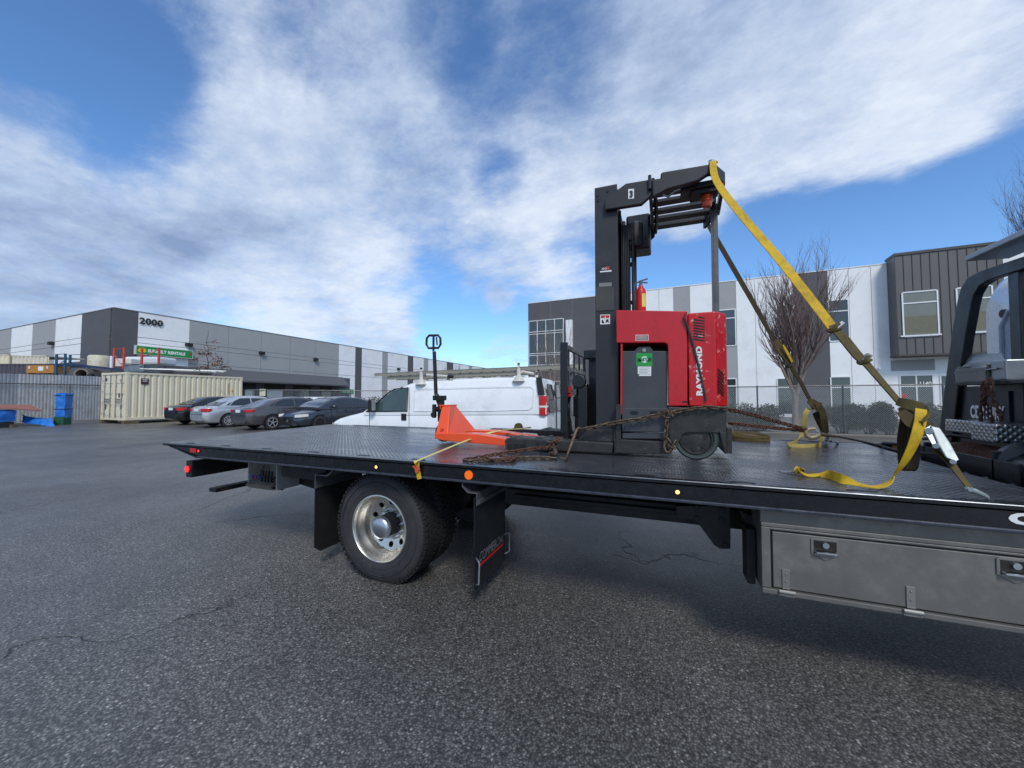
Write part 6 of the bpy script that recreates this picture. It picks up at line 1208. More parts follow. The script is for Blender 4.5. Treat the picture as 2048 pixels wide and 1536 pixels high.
# ================================================================== YARD
# ---- near container (lot frame)
c0 = PZ(250, 848, 0); c0.z = .18; cd = math.atan2(F0.y, F0.x)-R(21.5)
Ld = V((math.cos(cd), math.sin(cd), 0)); Lw = V((-math.sin(cd), math.cos(cd), 0))
ct = thing('shipping_container', 'beige twenty-foot shipping container with double doors beside the black sedan', 'container', c0, cd, local=True)
CL, CWd, CH = 6.06, 2.44, 2.56; MC = M['cont']
def corr(b, x0, x1, y, z0, z1, s, p=.28, d=.045):   # vertical corrugation
    x = x0; pts = []
    while x < x1-.01:
        for a, dd in ((0, 0), (.25, 0), (.38, d), (.62, d), (.75, 0)): 
            if x+a*p < x1: pts.append((x+a*p, dd))
        x += p
    pts.append((x1, 0)); o = len(b.v)
    for z in (z0, z1):
        for a, dd in pts: b.v.append(V((a, y+s*dd, z)))
    n_ = len(pts); b.f += [[o+i, o+i+1, o+n_+i+1, o+n_+i] for i in range(n_-1)]
for s, y in ((1, 0.02), (-1, CWd-.02)):
    b = MB(); corr(b, .12, CL-.12, y, .15, CH-.10, s); b.build('side_panel', MC, ct)
b = MB(); b.box(.1, CL-.1, 0, .06, CH-.10, CH); b.box(.1, CL-.1, CWd-.06, CWd, CH-.10, CH); b.box(.1, CL-.1, 0, .06, 0, .15); b.box(.1, CL-.1, CWd-.06, CWd, 0, .15); b.box(.05, CL-.05, .06, CWd-.06, .02, .14); b.build('side_rail', MC, ct, bevel=.006)
b = MB(); b.box(.06, CL-.06, .06, CWd-.06, CH-.04, CH-.015); b.build('roof', MC, ct)
for x in (0, CL-.12):
    for y in (0, CWd-.12): b = MB(); b.box(x, x+.12, y, y+.12, 0, CH+.012); b.build('corner_post', MC, ct, bevel=.008); b = MB(); b.box(x-.005, x+.13, y-.005, y+.125, 0, .12); b.box(x-.005, x+.13, y-.005, y+.125, CH-.11, CH+.015); b.build('corner_casting', MC, ct, bevel=.006)
b = MB(); b.box(CL-.1, CL-.07, .1, CWd-.1, .1, CH-.1); b.build('end_panel', MC, ct)
b = MB(); b.box(-.01, .10, .12, CWd-.12, 0, .13); b.box(-.01, .10, .12, CWd-.12, CH-.11, CH); b.build('end_rail', MC, ct, bevel=.006)
for k, y0 in enumerate((.14, CWd/2+.01)):
    b = MB(); b.box(.03, .07, y0, y0+CWd/2-.15, .14, CH-.12)
    for zz in (.22, .82, 1.42, 1.98): b.box(.005, .03, y0+.10, y0+CWd/2-.25, zz, zz+.40)
    d_ = b.build('door', MC, ct, bevel=.006)
    for yb3 in (.22, .62, .84)[0:2] if 0 else (.24, .80):
        b = MB(); b.cyl((-.02, y0+yb3, .1), (-.02, y0+yb3, CH-.1), .020, n=8)
        for zz in (.3, 1.0, 1.15, 1.8, 2.35): b.box(-.03, .005, y0+yb3-.05, y0+yb3+.05, zz, zz+.05)
        b.build('lock_rod', 'galv', d_)
    b = MB(); b.obox((-.05, y0+.5, .98), (.008, 0, 0), (0, .22, 0), (0, 0, .02)); b.obox((-.05, y0+.5, 1.12), (.008, 0, 0), (0, .22, 0), (0, 0, .02)); b.build('lock_handle', 'grey', d_)
    for zz in (.35, .95, 1.55, 2.15): b = MB(); b.box(-.03, .02, (.10 if k == 0 else CWd-.16), (.16 if k == 0 else CWd-.10), zz, zz+.07); b.build('door_hinge', MC, d_)
b = MB(); b.box(.62, .95, -.012, .016, CH-.62, CH-.30); lb_ = b.build('container_label', mat('label_brown', S(72, 42, 40), .5), ct)
b = MB(); b.box(.68, .89, -.015, -.0125, CH-.40, CH-.36); b.box(.68, .89, -.015, -.0125, CH-.48, CH-.46); b.build('label_print', 'white', lb_)
b = MB()
for k in range(7): b.box(CL-.92, CL-.86, -.016, -.013, CH-.5-k*.10, CH-.44-k*.10)
b.build('container_mark', mat('mark_brown', S(140, 100, 60), .6), ct); b = MB(); b.box(CL-.70, CL-.62, -.016, -.013, CH-1.0, CH-.85); b.build('container_mark', mat('mark_orange', S(190, 130, 40), .6), ct)
for nm, (yy, zz, w_, h_) in enumerate(((1.85, 2.1, .16, .18), (.4, 2.12, .22, .06), (.4, 2.02, .16, .05), (1.9, .55, .10, .30), (.38, 1.2, .10, .25), (.62, 1.2, .10, .25), (.42, .6, .12, .22))):
    b = MB(); b.box(-.0, .004, yy, yy+w_, zz, zz+h_); b.build('container_mark', mat('mark_grey', S(70, 70, 76) if nm in (0, 3) else S(170, 166, 150), .6), ct)
for x, y in ((.25, .12), (CL-.4, .1), (.25, CWd-.2), (CL-.4, CWd-.2)):
    b = MB(); b.box(x-.3, x+.35, y-.12, y+.12, -.19, -.005); b.build('timber_block', mat('old_timber', S(96, 84, 68), .9), ct)

# ---- corrugated metal fence with chain-link in front
def fence_run(A_, B_, z0, z1): return (B_-A_).length, (B_-A_).normalized()
mA = PD(-260, 868, 15.6); mB = PD(196, 839, 24.6); m0 = PD(0, 847, 20.8)
dm = (mB-m0); dm.z = 0; dm.normalize(); mA = m0-dm*7; mA.z = 0; Lm = (V((mB.x, mB.y, 0))-mA).length; nm_ = V((dm.y, -dm.x, 0))
if nm_.dot(F0) > 0: nm_ = -nm_
mf = thing('metal_fence', 'tall silver corrugated sheet metal fence behind the blue tarps', 'fence', mA)
b = MB(); pts = []; x = 0; k = 0
random.seed(3)
while x < Lm:
    pts += [(x, 0), (x+.055, 0), (x+.07, .022), (x+.125, .022), (x+.14, 0)]; x += .14
seg = 0; 
o = 0; zt0 = 2.69
for i in range(0, len(pts)-1, 30):
    sp = pts[i:i+31]; top = zt0+random.uniform(-.02, .03); b = MB(); n_ = len(sp); off = random.uniform(0, .02)
    for z in (-.1, top):
        for a, dd in sp: b.v.append(mA+dm*a+nm_*(dd+off)+V((0, 0, z)))
    b.f += [[j, j+1, n_+j+1, n_+j] for j in range(n_-1)]
    g_ = random.choice((0, 0, 1, 2)); b.build('sheet', mat('sheet_zinc%d' % g_, (S(176, 184, 190), S(150, 158, 166), S(186, 188, 188))[g_], .45, .25, var=.12, vscale=2.5, dirt=S(118, 112, 104), dscale=3, damt=.5, dlo=.45, dhi=.7), mf)
b = MB(); b.tube([mA+nm_*.10+V((0, 0, 2.16)), mA+dm*Lm+nm_*.10+V((0, 0, 2.16))], .03, 8); b.build('top_rail', 'grey', mf)
x = .6
while x < Lm: b = MB(); b.cyl(mA+dm*x+nm_*.10, mA+dm*x+nm_*.10+V((0, 0, 2.18)), .03, n=8); b.build('fence_post', 'grey', mf); x += 3.0
def mesh_link(A_, B_, z0, z1, pitch=.075, r=.0022):
    """real woven wire as thin diagonal strands, A_ to B_"""
    b = MB(); D_ = (B_-A_); D_.z = 0; L_ = D_.length; d = D_.normalized(); n = V((d.y, -d.x, 0)); H = z1-z0; k = -int(H/pitch)-1
    base = V((A_.x, A_.y, 0))
    while k*pitch < L_:
        for sgn in (1, -1):
            s0 = k*pitch; a0, c0_ = (s0, z0), (s0+H, z1)
            if sgn < 0: a0, c0_ = (s0+H, z0), (s0, z1)
            # clip to 0..L
            (xa, za), (xb, zb2) = a0, c0_
            def clip(xa, za, xb, zb2, lim, lo):
                if (lo and xa < lim and xb < lim) or (not lo and xa > lim and xb > lim): return None
                if (xa < lim) != (xb < lim):
                    t = (lim-xa)/(xb-xa); m = (lim, za+(zb2-za)*t)
                    if (xa < lim) == lo: xa, za = m
                    else: xb, zb2 = m
                return xa, za, xb, zb2
            q = clip(xa, za, xb, zb2, 0, True); q = q and clip(*q, L_, False)
            if q:
                xa, za, xb, zb2 = q; p = base+d*xa+V((0, 0, za)); p2 = base+d*xb+V((0, 0, zb2)); t = (p2-p).normalized(); w1 = t.cross(n)*r; w2 = n*r
                b.add([p-w1, p+w2, p+w1, p2-w1, p2+w2, p2+w1], [(0, 1, 4, 3), (1, 2, 5, 4), (2, 0, 3, 5)])
        k += 1
    return b
LINK = mat('link_wire', S(176, 180, 180), .5, .3, var=.1)
b = mesh_link(mA+nm_*.13, mA+dm*Lm+nm_*.13, .0, 2.15, .10, .0022); b.build('wire_mesh', LINK, mf, fix=False)

# ---- things under blue tarps along the metal fence
def tarp(nm, label, mesh_fn, seed, sub=(26, 14)):
    m = mat('blue_tarp', S(22, 108, 196), .42, var=.12, vscale=7, bump=.03, bscale=5.5, spec=.6, dirt=S(70, 150, 220), dscale=6, damt=.5)
    return m
TARP = tarp('', '', None, 0)
def crumple(b, amp, sc, sd):
    b.v = [q+noise.noise_vector(q*sc+V((sd, sd*2, 0)))*amp+noise.noise_vector(q*sc*3.1+V((sd, 0, sd)))*amp*.45 for q in b.v]; return b
def boxgrid(b, o, u, v, w_, n=10, top=True):
    """draped box: origin, two floor axes and height, open at the bottom"""
    o, u, v, w_ = V(o), V(u), V(v), V(w_)
    def f(a, c_): return o+u*a+v*c_
    b.grid(lambda s, t: o+u*s+w_*t, n*2, n); b.grid(lambda s, t: o+v+u*s+w_*t, n*2, n); b.grid(lambda s, t: o+v*s+w_*t, n, n); b.grid(lambda s, t: o+u+v*s+w_*t, n, n); b.grid(lambda s, t: o+w_+u*s+v*t, n*2, n)
    return b
tp0 = PZ(113, 850, 0); q_ = dm
def TP(u, v, d): return PD(u, v, d)
st = thing('stacked_stock', 'tall blue tarp-wrapped stack standing on a green pallet box by the metal fence', 'stack', PD(124, 850, 20.0))
sa = PD(110, 850, 19.8); su = PD(123, 848, 20.2)-sa; su.z = 0; sv = V((-su.y, su.x, 0)).normalized()*.38; sa.z = 0
if sv.dot(F0) < 0: sv = -sv
b = MB(); b.prism([sa-su*.25, sa+su*1.05, sa+su*1.05+sv, sa-su*.25+sv], (0, 0, .42)); b.build('pallet_box', mat('green_crate', S(26, 84, 66), .6, var=.2), st)
hs = PD(120, 786, 20).z
b = MB(); boxgrid(b, sa-su*.05+V((0, 0, .36)), su*1.12, sv, V((0, 0, hs-.36)), 12); crumple(b, .045, 3.0, 2.); b.build('tarp', TARP, st, smooth=True, fix=False)
b = MB()
for z in (.8, 1.5): b.tube([sa-su*.1-sv*.06+V((0, 0, z)), sa+su*1.12-sv*.06+V((0, 0, z+.02)), sa+su*1.12+sv*1.05+V((0, 0, z)), sa-su*.1+sv*1.05+V((0, 0, z))], .02, 6, closed=True)
b.build('rope', 'ink', st, smooth=True)
tc_ = thing('covered_boat', 'low load under a blue tarp with a rusty brown lid at far left', 'covered load', PD(20, 860, 18.6))
ta = PD(-60, 866, 17.0); tb2 = PD(30, 858, 18.5); ta.z = tb2.z = 0; tu = tb2-ta; tv = V((-tu.y, tu.x, 0)).normalized()*.8
if tv.dot(F0) < 0: tv = -tv
b = MB(); boxgrid(b, ta+V((0, 0, .28)), tu, tv, V((0, 0, .52)), 10); crumple(b, .05, 2.4, 5.); b.build('tarp', TARP, tc_, smooth=True, fix=False)
b = MB(); b.prism([ta+tu*.0, ta+tu*.97, ta+tu*.97+tv, ta+tv], (0, 0, .26)); b.build('trailer_bed', mat('dark_timber', S(38, 44, 42), .8), tc_)
lp_ = [PD(-60, 812, 18.2), PD(64, 812, 19.8), PD(84, 824, 19.2), PD(-60, 815, 17.2)]
b = MB(); b.prism([PD(-60, 810, 19.5), PD(62, 811, 20.4), PD(84, 823, 19.3), PD(20, 818, 18.2), PD(-60, 816, 17.4)], (0, 0, .04)); b.build('lid', mat('rusty_lid', S(150, 96, 84), .8, var=.2, dirt=S(120, 84, 70), dscale=4, damt=.6), tc_)
b = MB(); b.prism([ta+tu*.86-tv*.2, ta+tu*.98-tv*.2, ta+tu*.98, ta+tu*.86], (0, 0, .12)); b.build('wooden_block', mat('old_timber', S(96, 84, 68), .9), tc_)
tg = MB(); g0_ = PD(44, 826, 19.0); g1_ = PD(108, 850, 19.2)
def tf(s, t):
    u = 44+62*s; top = PD(u, 828+6*math.sin(s*3)+(6*s*s), 19.6); bot = PD(u+2, 846+6*s+2.5*math.sin(s*9), 18.9-.0*s); p = top.lerp(bot, t); return p+V((0, 0, .12*math.sin(t*math.pi)*(1-s*.3)))
tg.grid(tf, 26, 14); crumple(tg, .10, 1.9, 8.); o = tg.build('blue_tarp', TARP, smooth=True, fix=False, solid=.01)
tag(o, 'loose crumpled blue tarp sagging to the ground between the covered load and the wrapped stack', 'tarp')

# ---- stock stored behind the fence and container
def block(nm, u0, u1, v0, v1, d, dep, m, label, cat, group=None, base=True):
    a = PD(u0, v1, d); c_ = PD(u1, v1, d); top = PD(u0, v0, d).z; dirv = c_-a; n = F0*dep
    zb3 = a.z
    b = MB(); b.prism([V((a.x, a.y, zb3)), V((c_.x, c_.y, zb3)), V((c_.x, c_.y, zb3))+n, V((a.x, a.y, zb3))+n], (0, 0, top-zb3)); return b
def far_container(nm, label, u0, u1, v0, v1, d, m):
    t = thing(nm, label, 'container', PD((u0+u1)/2, v1, d)); a = PD(u0, v1, d); c_ = PD(u1, v1, d); zt3 = PD(u0, v0, d).z; zb3 = zt3-2.6
    dv = (c_-a); L_ = V((dv.x, dv.y, 0)).length; dn = V((dv.x, dv.y, 0)).normalized()
    b = MB(); o = V((a.x, a.y, 0)); x = 0; pts = []
    while x < L_-.1: pts += [(x, 0), (x+.08, 0), (x+.11, .04), (x+.19, .04), (x+.22, 0)]; x += .29
    n_ = len(pts); 
    for z in (zb3+.1, zt3-.08): b.v += [o+dn*q[0]+F0*q[1]+V((0, 0, z)) for q in pts]
    b.f = [[i, i+1, n_+i+1, n_+i] for i in range(n_-1)]; b.build('side_panel', m, t)
    b = MB(); b.prism([o-F0*.02+V((0, 0, zt3-.08)), o+dn*L_-F0*.02+V((0, 0, zt3-.08)), o+dn*L_+F0*2.4+V((0, 0, zt3-.08)), o+F0*2.4+V((0, 0, zt3-.08))], (0, 0, .08)); b.build('roof', m, t)
    b = MB(); b.prism([o+F0*.06+V((0, 0, zb3)), o+dn*L_+F0*.06+V((0, 0, zb3)), o+dn*L_+F0*2.4+V((0, 0, zb3)), o+F0*2.4+V((0, 0, zb3))], (0, 0, .1)); b.build('floor', m, t)
    for a2 in (0, L_-.12): b = MB(); b.prism([o+dn*a2-F0*.02+V((0, 0, zb3)), o+dn*(a2+.12)-F0*.02+V((0, 0, zb3)), o+dn*(a2+.12)+F0*.1+V((0, 0, zb3)), o+dn*a2+F0*.1+V((0, 0, zb3))], (0, 0, zt3-zb3)); b.build('corner_post', m, t)
    return t
far_container('shipping_container', 'pale container showing above the dark one at the far left', -60, 18, 709, 727, 27.5, M['cont'])
far_container('shipping_container', 'pale container end with grey lettering stacked second from the left edge', 18.5, 94.5, 711, 727, 27.6, mat('cont_pale', S(206, 200, 180), .55))
far_container('shipping_container', 'dark purple-grey container below the two pale ones behind the metal fence', -60, 107, 727.5, 760, 26.5, mat('cont_dark', S(78, 74, 84), .6))
cr = thing('wooden_crate', 'long orange-brown wooden crate on legs above the metal fence', 'crate', PD(80, 748, 25.4))
b = block('crate', 52.5, 107, 730.5, 746, 25.2, .9, 0, '', ''); b.build('crate_box', 'wood', cr); b = block('', 76, 86, 733, 741.5, 25.17, .03, 0, '', ''); b.build('label', 'white', cr)
for u in (58, 94): b = block('', u-1.2, u+1.2, 732.5, 737.5, 25.17, .03, 0, '', ''); b.build('fitting', 'white', cr)
for u in (56, 103): b = block('', u-1.8, u+1.8, 746, 762, 25.3, .3, 0, '', ''); b.build('leg', 'wood', cr)
BLUE = mat('rack_blue', S(38, 84, 112), .5, var=.15); BLUED = mat('beam_navy', S(20, 48, 82), .5, var=.15); REDR = mat('rack_red', S(196, 64, 44), .5, var=.15)
def frame(nm, label, px, d, m, xbr, grp):
    t = thing(nm, label, 'pallet rack', PD(px[0], px[3], d), group=grp); (u0, u1, v0, v1) = px
    for u in (u0, u1): b = block('', u-1.6, u+1.6, v0+(0 if u == u0 else -1), v1, d, .09, 0, '', ''); b.build('upright', m, t)
    for va, vb in xbr: b = MB(); b.tube([PD(u0, va, d+.04), PD(u1, vb, d+.04)], .022, 5); b.build('brace', m, t)
    return t
frame('pallet_rack', 'teal pallet rack frame just right of the wooden crate', (110, 127.5, 708, 756), 25.0, BLUE, ((709, 708), (735, 722), (750, 736)), 'pallet rack frames')
frame('pallet_rack', 'thin teal rack frame behind the navy beams', (138, 175, 709, 738), 27.0, BLUE, ((710, 708), (722, 736)), 'pallet rack frames')
frame('pallet_rack', 'red pallet rack frame with a diagonal brace left of the green sign', (226, 246, 696, 740), 26.5, REDR, ((699, 697), (706, 735)), 'pallet rack frames')
frame('pallet_rack', 'red pallet rack frame in front of the lettering of the green sign', (282, 316, 696, 728), 26.5, REDR, ((716, 700),), 'pallet rack frames')
for i, (u0, v0, u1, v1, d, lb2) in enumerate(((128, 729, 246, 742, 24.6, 'upper navy steel beam stacked over the fence'), (112, 732, 222, 736, 25.4, 'rear navy steel beam stacked over the fence'))):
    a = PD(u0, v0, d); c_ = PD(u1, v1, d+1.2); dv = (c_-a); n = V((dv.y, -dv.x, 0)).normalized()*.05; b = MB(); b.prism([a-n, c_-n, c_-n+V((0, 0, .13)), a-n+V((0, 0, .13))], n*2); tag(b.build('steel_beam', BLUED), lb2, 'beam', 'navy steel beams')
pc = PD(162, 748, 25.0); ax = (F0*-.8-RT*.6).normalized(); ax = (-F0*.9+RT*.35).normalized()
b = MB(); b.lathe(pc, -ax, [(0, .28), (0, .37), (.5, .38), (1.6, .38)], 20); b.lathe(pc, -ax, [(0, .28), (1.2, .27)], 20); b.cyl(pc-ax*1.2, pc-ax*1.25, .27, n=20); tag(b.build('concrete_pipe', mat('pipe_concrete', S(128, 120, 108), .85, var=.2)), 'short concrete pipe lying with its open end toward the camera', 'pipe')
b = MB(); b.cyl(PD(178, 752, 24.9), PD(186, 752, 24.9), .14, n=12); tag(b.build('motor', 'trim' and M['trim']), 'small dark motor beside the concrete pipe', 'motor')
tk = thing('storage_tank', 'white stained storage tank with a pipe behind the beige container', 'tank', PD(200, 733, 25.6)); tkc = PD(198, 735, 26); b = MB(); b.lathe(tkc, (0, 0, 1), [(0, .55), (.72, .55), (.80, .5), (.80, .001)], 28); b.build('tank_body', mat('tank_white', S(204, 198, 176), .5, dirt=S(150, 126, 70), dscale=3, damt=.8), tk, smooth=True); b = block('', 219, 223, 712, 736, 25.8, .1, 0, '', ''); b.build('stand_pipe', 'white', tk)
b = block('', 224, 262, 717, 733, 27.5, 1.5, 0, '', ''); tag(b.build('white_tote', mat('tote_white', S(214, 214, 208), .6, var=.05), bevel=.04), 'white plastic tote behind the red rack frame', 'tote')
b = block('', 246, 317, 713, 729, 28.2, 1.6, 0, '', ''); crumple(b, .0, 1, 1); tag(b.build('wrapped_pallet', mat('wrap_white', S(206, 210, 212), .35, var=.08), bevel=.15), 'long white wrapped load lying below the green sign', 'pallet')
cg = thing('steel_cage', 'grey steel cage with braces standing above the container roof', 'cage', PD(268, 743, 24.5))
b = block('', 248, 287, 729.5, 743, 24.6, 1.0, 0, '', ''); b.build('cage_sheet', mat('cage_sheet', S(132, 140, 146), .4, .6, var=.25), cg)
for (ua, va, ub, vb) in ((243, 727.5, 398, 734.5), (288, 729, 288, 744), (290, 743, 303, 730), (383, 734, 396, 741), (398, 734.5, 398, 741), (330, 731, 330, 735), (247, 731, 288, 729), (280, 731, 286, 739)): b = MB(); b.tube([PD(ua, va, 24.5), PD(ub, vb, 25.0)], .03, 5); b.build('cage_bar', 'grey', cg)
sb = thing('steel_bundle', 'bundle of long grey steel tubes lying on the container roof', 'steel tubes', PD(340, 742, 24.0))
for k in range(7):
    ua, ub = 300+k*6, 400+k*5; b = MB(); va = 738.0+.9*(k % 3); vb = 742.5+.9*(k % 3); b.tube([PD(ua-20, va, 23.6+k*.1), PD(ub+22, vb, 25.2+k*.1)], .045, 6); b.build('tube', 'galv', sb)
for u, v in ((330, 746), (408, 749)): b = block('', u-9, u+9, v-2.5, v+.5, 24.0 if u < 350 else 25.2, .3, 0, '', ''); b.build('bearer', 'trim', sb)
b = block('', 338, 372, 742, 748, 26.4, 1.4, 0, '', ''); 

# ================================================================== FENCES, HEDGE, KERB (level frame)
def gbase(p): return PG(p[0], p[1], p[2])
def chain_fence(nm, label, pts, zt3, zb3, posts, pitch=.07, r=.0022, railr=.022):
    """pts: level-frame xy polyline"""
    t = thing(nm, label, 'fence', (0, 0, 0)); t.matrix_world = LEAN.copy(); LOC.add(t.name)
    for A_, B_ in zip(pts, pts[1:]):
        A_ = V((A_.x, A_.y, 0)); B_ = V((B_.x, B_.y, 0)); b = mesh_link(A_, B_, zb3, zt3-.01, pitch, r); b.build('wire_mesh', LINK, t, fix=False)
        b = MB(); b.tube([A_+V((0, 0, zt3)), B_+V((0, 0, zt3))], railr, 8); b.build('top_rail', 'grey', t)
        L_ = (B_-A_).length; n = max(1, round(L_/posts)); d = (B_-A_)/n
        for i in range(n): b = MB(); p = A_+d*(i+.35); b.cyl(p+V((0, 0, zb3-.4)), p+V((0, 0, zt3+.02)), .030, n=8); b.cyl(p+V((0, 0, zt3+.02)), p+V((0, 0, zt3+.06)), .034, .012, n=8); b.build('fence_post', 'grey', t)
    return t
fr0 = PG(1700, 771, 14.7); zf_ = fr0.z
def onf(u): return PN(u, 771, fr0, E2)
chain_fence('chain_link_fence', 'chain-link fence in front of the hedge and the white office building', [onf(1085), onf(2300)], zf_, zf_-1.80, 3.0, .07, .0032)
la, lb3, lc_ = PG(470, 779, 26.5), PG(760, 781, 29.0), PG(1100, 777, 25.0)
chain_fence('chain_link_fence', 'chain-link fence running behind the parked sedans toward the warehouse', [la, lb3, lc_, onf(1085)], PG(600, 780, 27).z, PG(600, 780, 27).z-2.0, 3.2, .10, .0028, .028)
# kerb and planting strip behind the right fence
kf = fr0-E2*.28; 
def strip(nm, o0, o1, z0, z1, m, a0=-14, a1=16, kind='structure'):
    b = MB(); P_ = [fr0+E1*a0*-1+E2*o0, fr0-E1*a1+E2*o0, fr0-E1*a1+E2*o1, fr0+E1*a0*-1+E2*o1]; P_ = [V((p.x, p.y, z0)) for p in P_]; b.prism(P_, (0, 0, z1-z0)); o = b.build(nm, m); o.matrix_world = LEAN @ o.matrix_world; tag(o, kind=kind); return o
zk = PG(1700, 868.5, 14.4).z
strip('kerb', -.42, -.22, zk-.4, zk, M['conc'], -3.0)
strip('planting_bed', -.215, 1.7, zk-.4, zk-.05, mat('bed_soil', S(58, 46, 36), .95, var=.3, bump=.02, bscale=12), -3.0)
strip('car_park', 2.1, 9.5, zk-.5, zk-.16, mat('far_asphalt', S(118, 120, 122), .8, var=.08, bump=.003), -9.5, 30)
strip('pavement', 1.72, 2.08, zk-.4, zk-.02, M['conc'], -3.0)

LEAF = mat('hedge_leaf', S(46, 60, 32), .6, var=.45, vscale=11, dirt=S(78, 78, 44), dscale=14, damt=.5)
TWIG = mat('twig_brown', S(84, 68, 58), .85, var=.2)
def bush(label, u, w_, h_, dd, seed, n=2300):
    random.seed(seed); t = thing('hedge_bush', label, 'shrub', (0, 0, 0), group='evergreen shrubs behind the fence'); t.matrix_world = LEAN.copy(); LOC.add(t.name)
    c_ = PN(u, 860, fr0+E2*dd, E2); c_.z = zk-.06; b = MB(); lob = [(V((random.uniform(-.35, .35)*w_, random.uniform(-.2, .2), random.uniform(.3, .8)*h_)), random.uniform(.22, .36)*w_) for _ in range(9)]
    for i in range(n):
        l_, r = random.choice(lob); d = V((random.gauss(0, 1), random.gauss(0, 1), random.gauss(0, 1))).normalized()*r*random.uniform(.55, 1.08); d.z *= h_/w_*1.0
        q = l_+d
        if q.z < .05: q.z = random.uniform(.05, .3)
        q.z = min(q.z, h_*random.uniform(.93, 1.07))
        p = c_-E1*q.x+E2*q.y+V((0, 0, q.z)); nrm = (V((random.gauss(0, 1), random.gauss(0, 1), random.gauss(.6, 1)))).normalized(); a = nrm.orthogonal().normalized(); a = Matrix.Rotation(random.uniform(0, 6.28), 3, nrm) @ a; c2 = nrm.cross(a); s_ = random.uniform(.026, .05)
        b.add([p-a*s_*1.5, p-c2*s_*.55+nrm*.004, p+a*s_*1.5, p+c2*s_*.55+nrm*.004], [(0, 1, 2, 3)])
    b.build('foliage', LEAF, t, fix=False)
    b = MB()
    for k in range(16): a = random.uniform(-.35, .35)*w_; b.tube([c_-E1*a*.3, c_-E1*a*.8+E2*random.uniform(-.2, .2)+V((0, 0, h_*.5)), c_-E1*a+V((0, 0, h_*random.uniform(.8, 1)))], [.014, .009, .004], 4)
    b.build('stems', TWIG, t, fix=False); return t
for i, (u, w_, h_, lb4) in enumerate(((1474, .95, 1.12, 'evergreen shrub behind the fence just right of the forklift bumper'), (1524, 1.1, 1.10, 'evergreen shrub left of the tree trunk behind the fence'), (1684, 1.2, 1.13, 'full evergreen shrub below the dark wall panel behind the fence'),
                                      (1738, .95, 1.10, 'open evergreen shrub between the full shrub and the doorway'), (1778, .8, 1.15, 'evergreen shrub left of the entrance door'), (1848, .75, 1.12, 'evergreen shrub in front of the entrance door'), (1890, .7, 1.10, 'evergreen shrub right of the entrance door beside the rack'), (1945, 1.0, 1.1, 'evergreen shrub behind the headache rack'), (1120, 1.0, 1.1, 'evergreen shrub between the van and the forklift'))):
    bush(lb4, u, w_*1.25, h_*1.06, .75, 40+i, 3600)

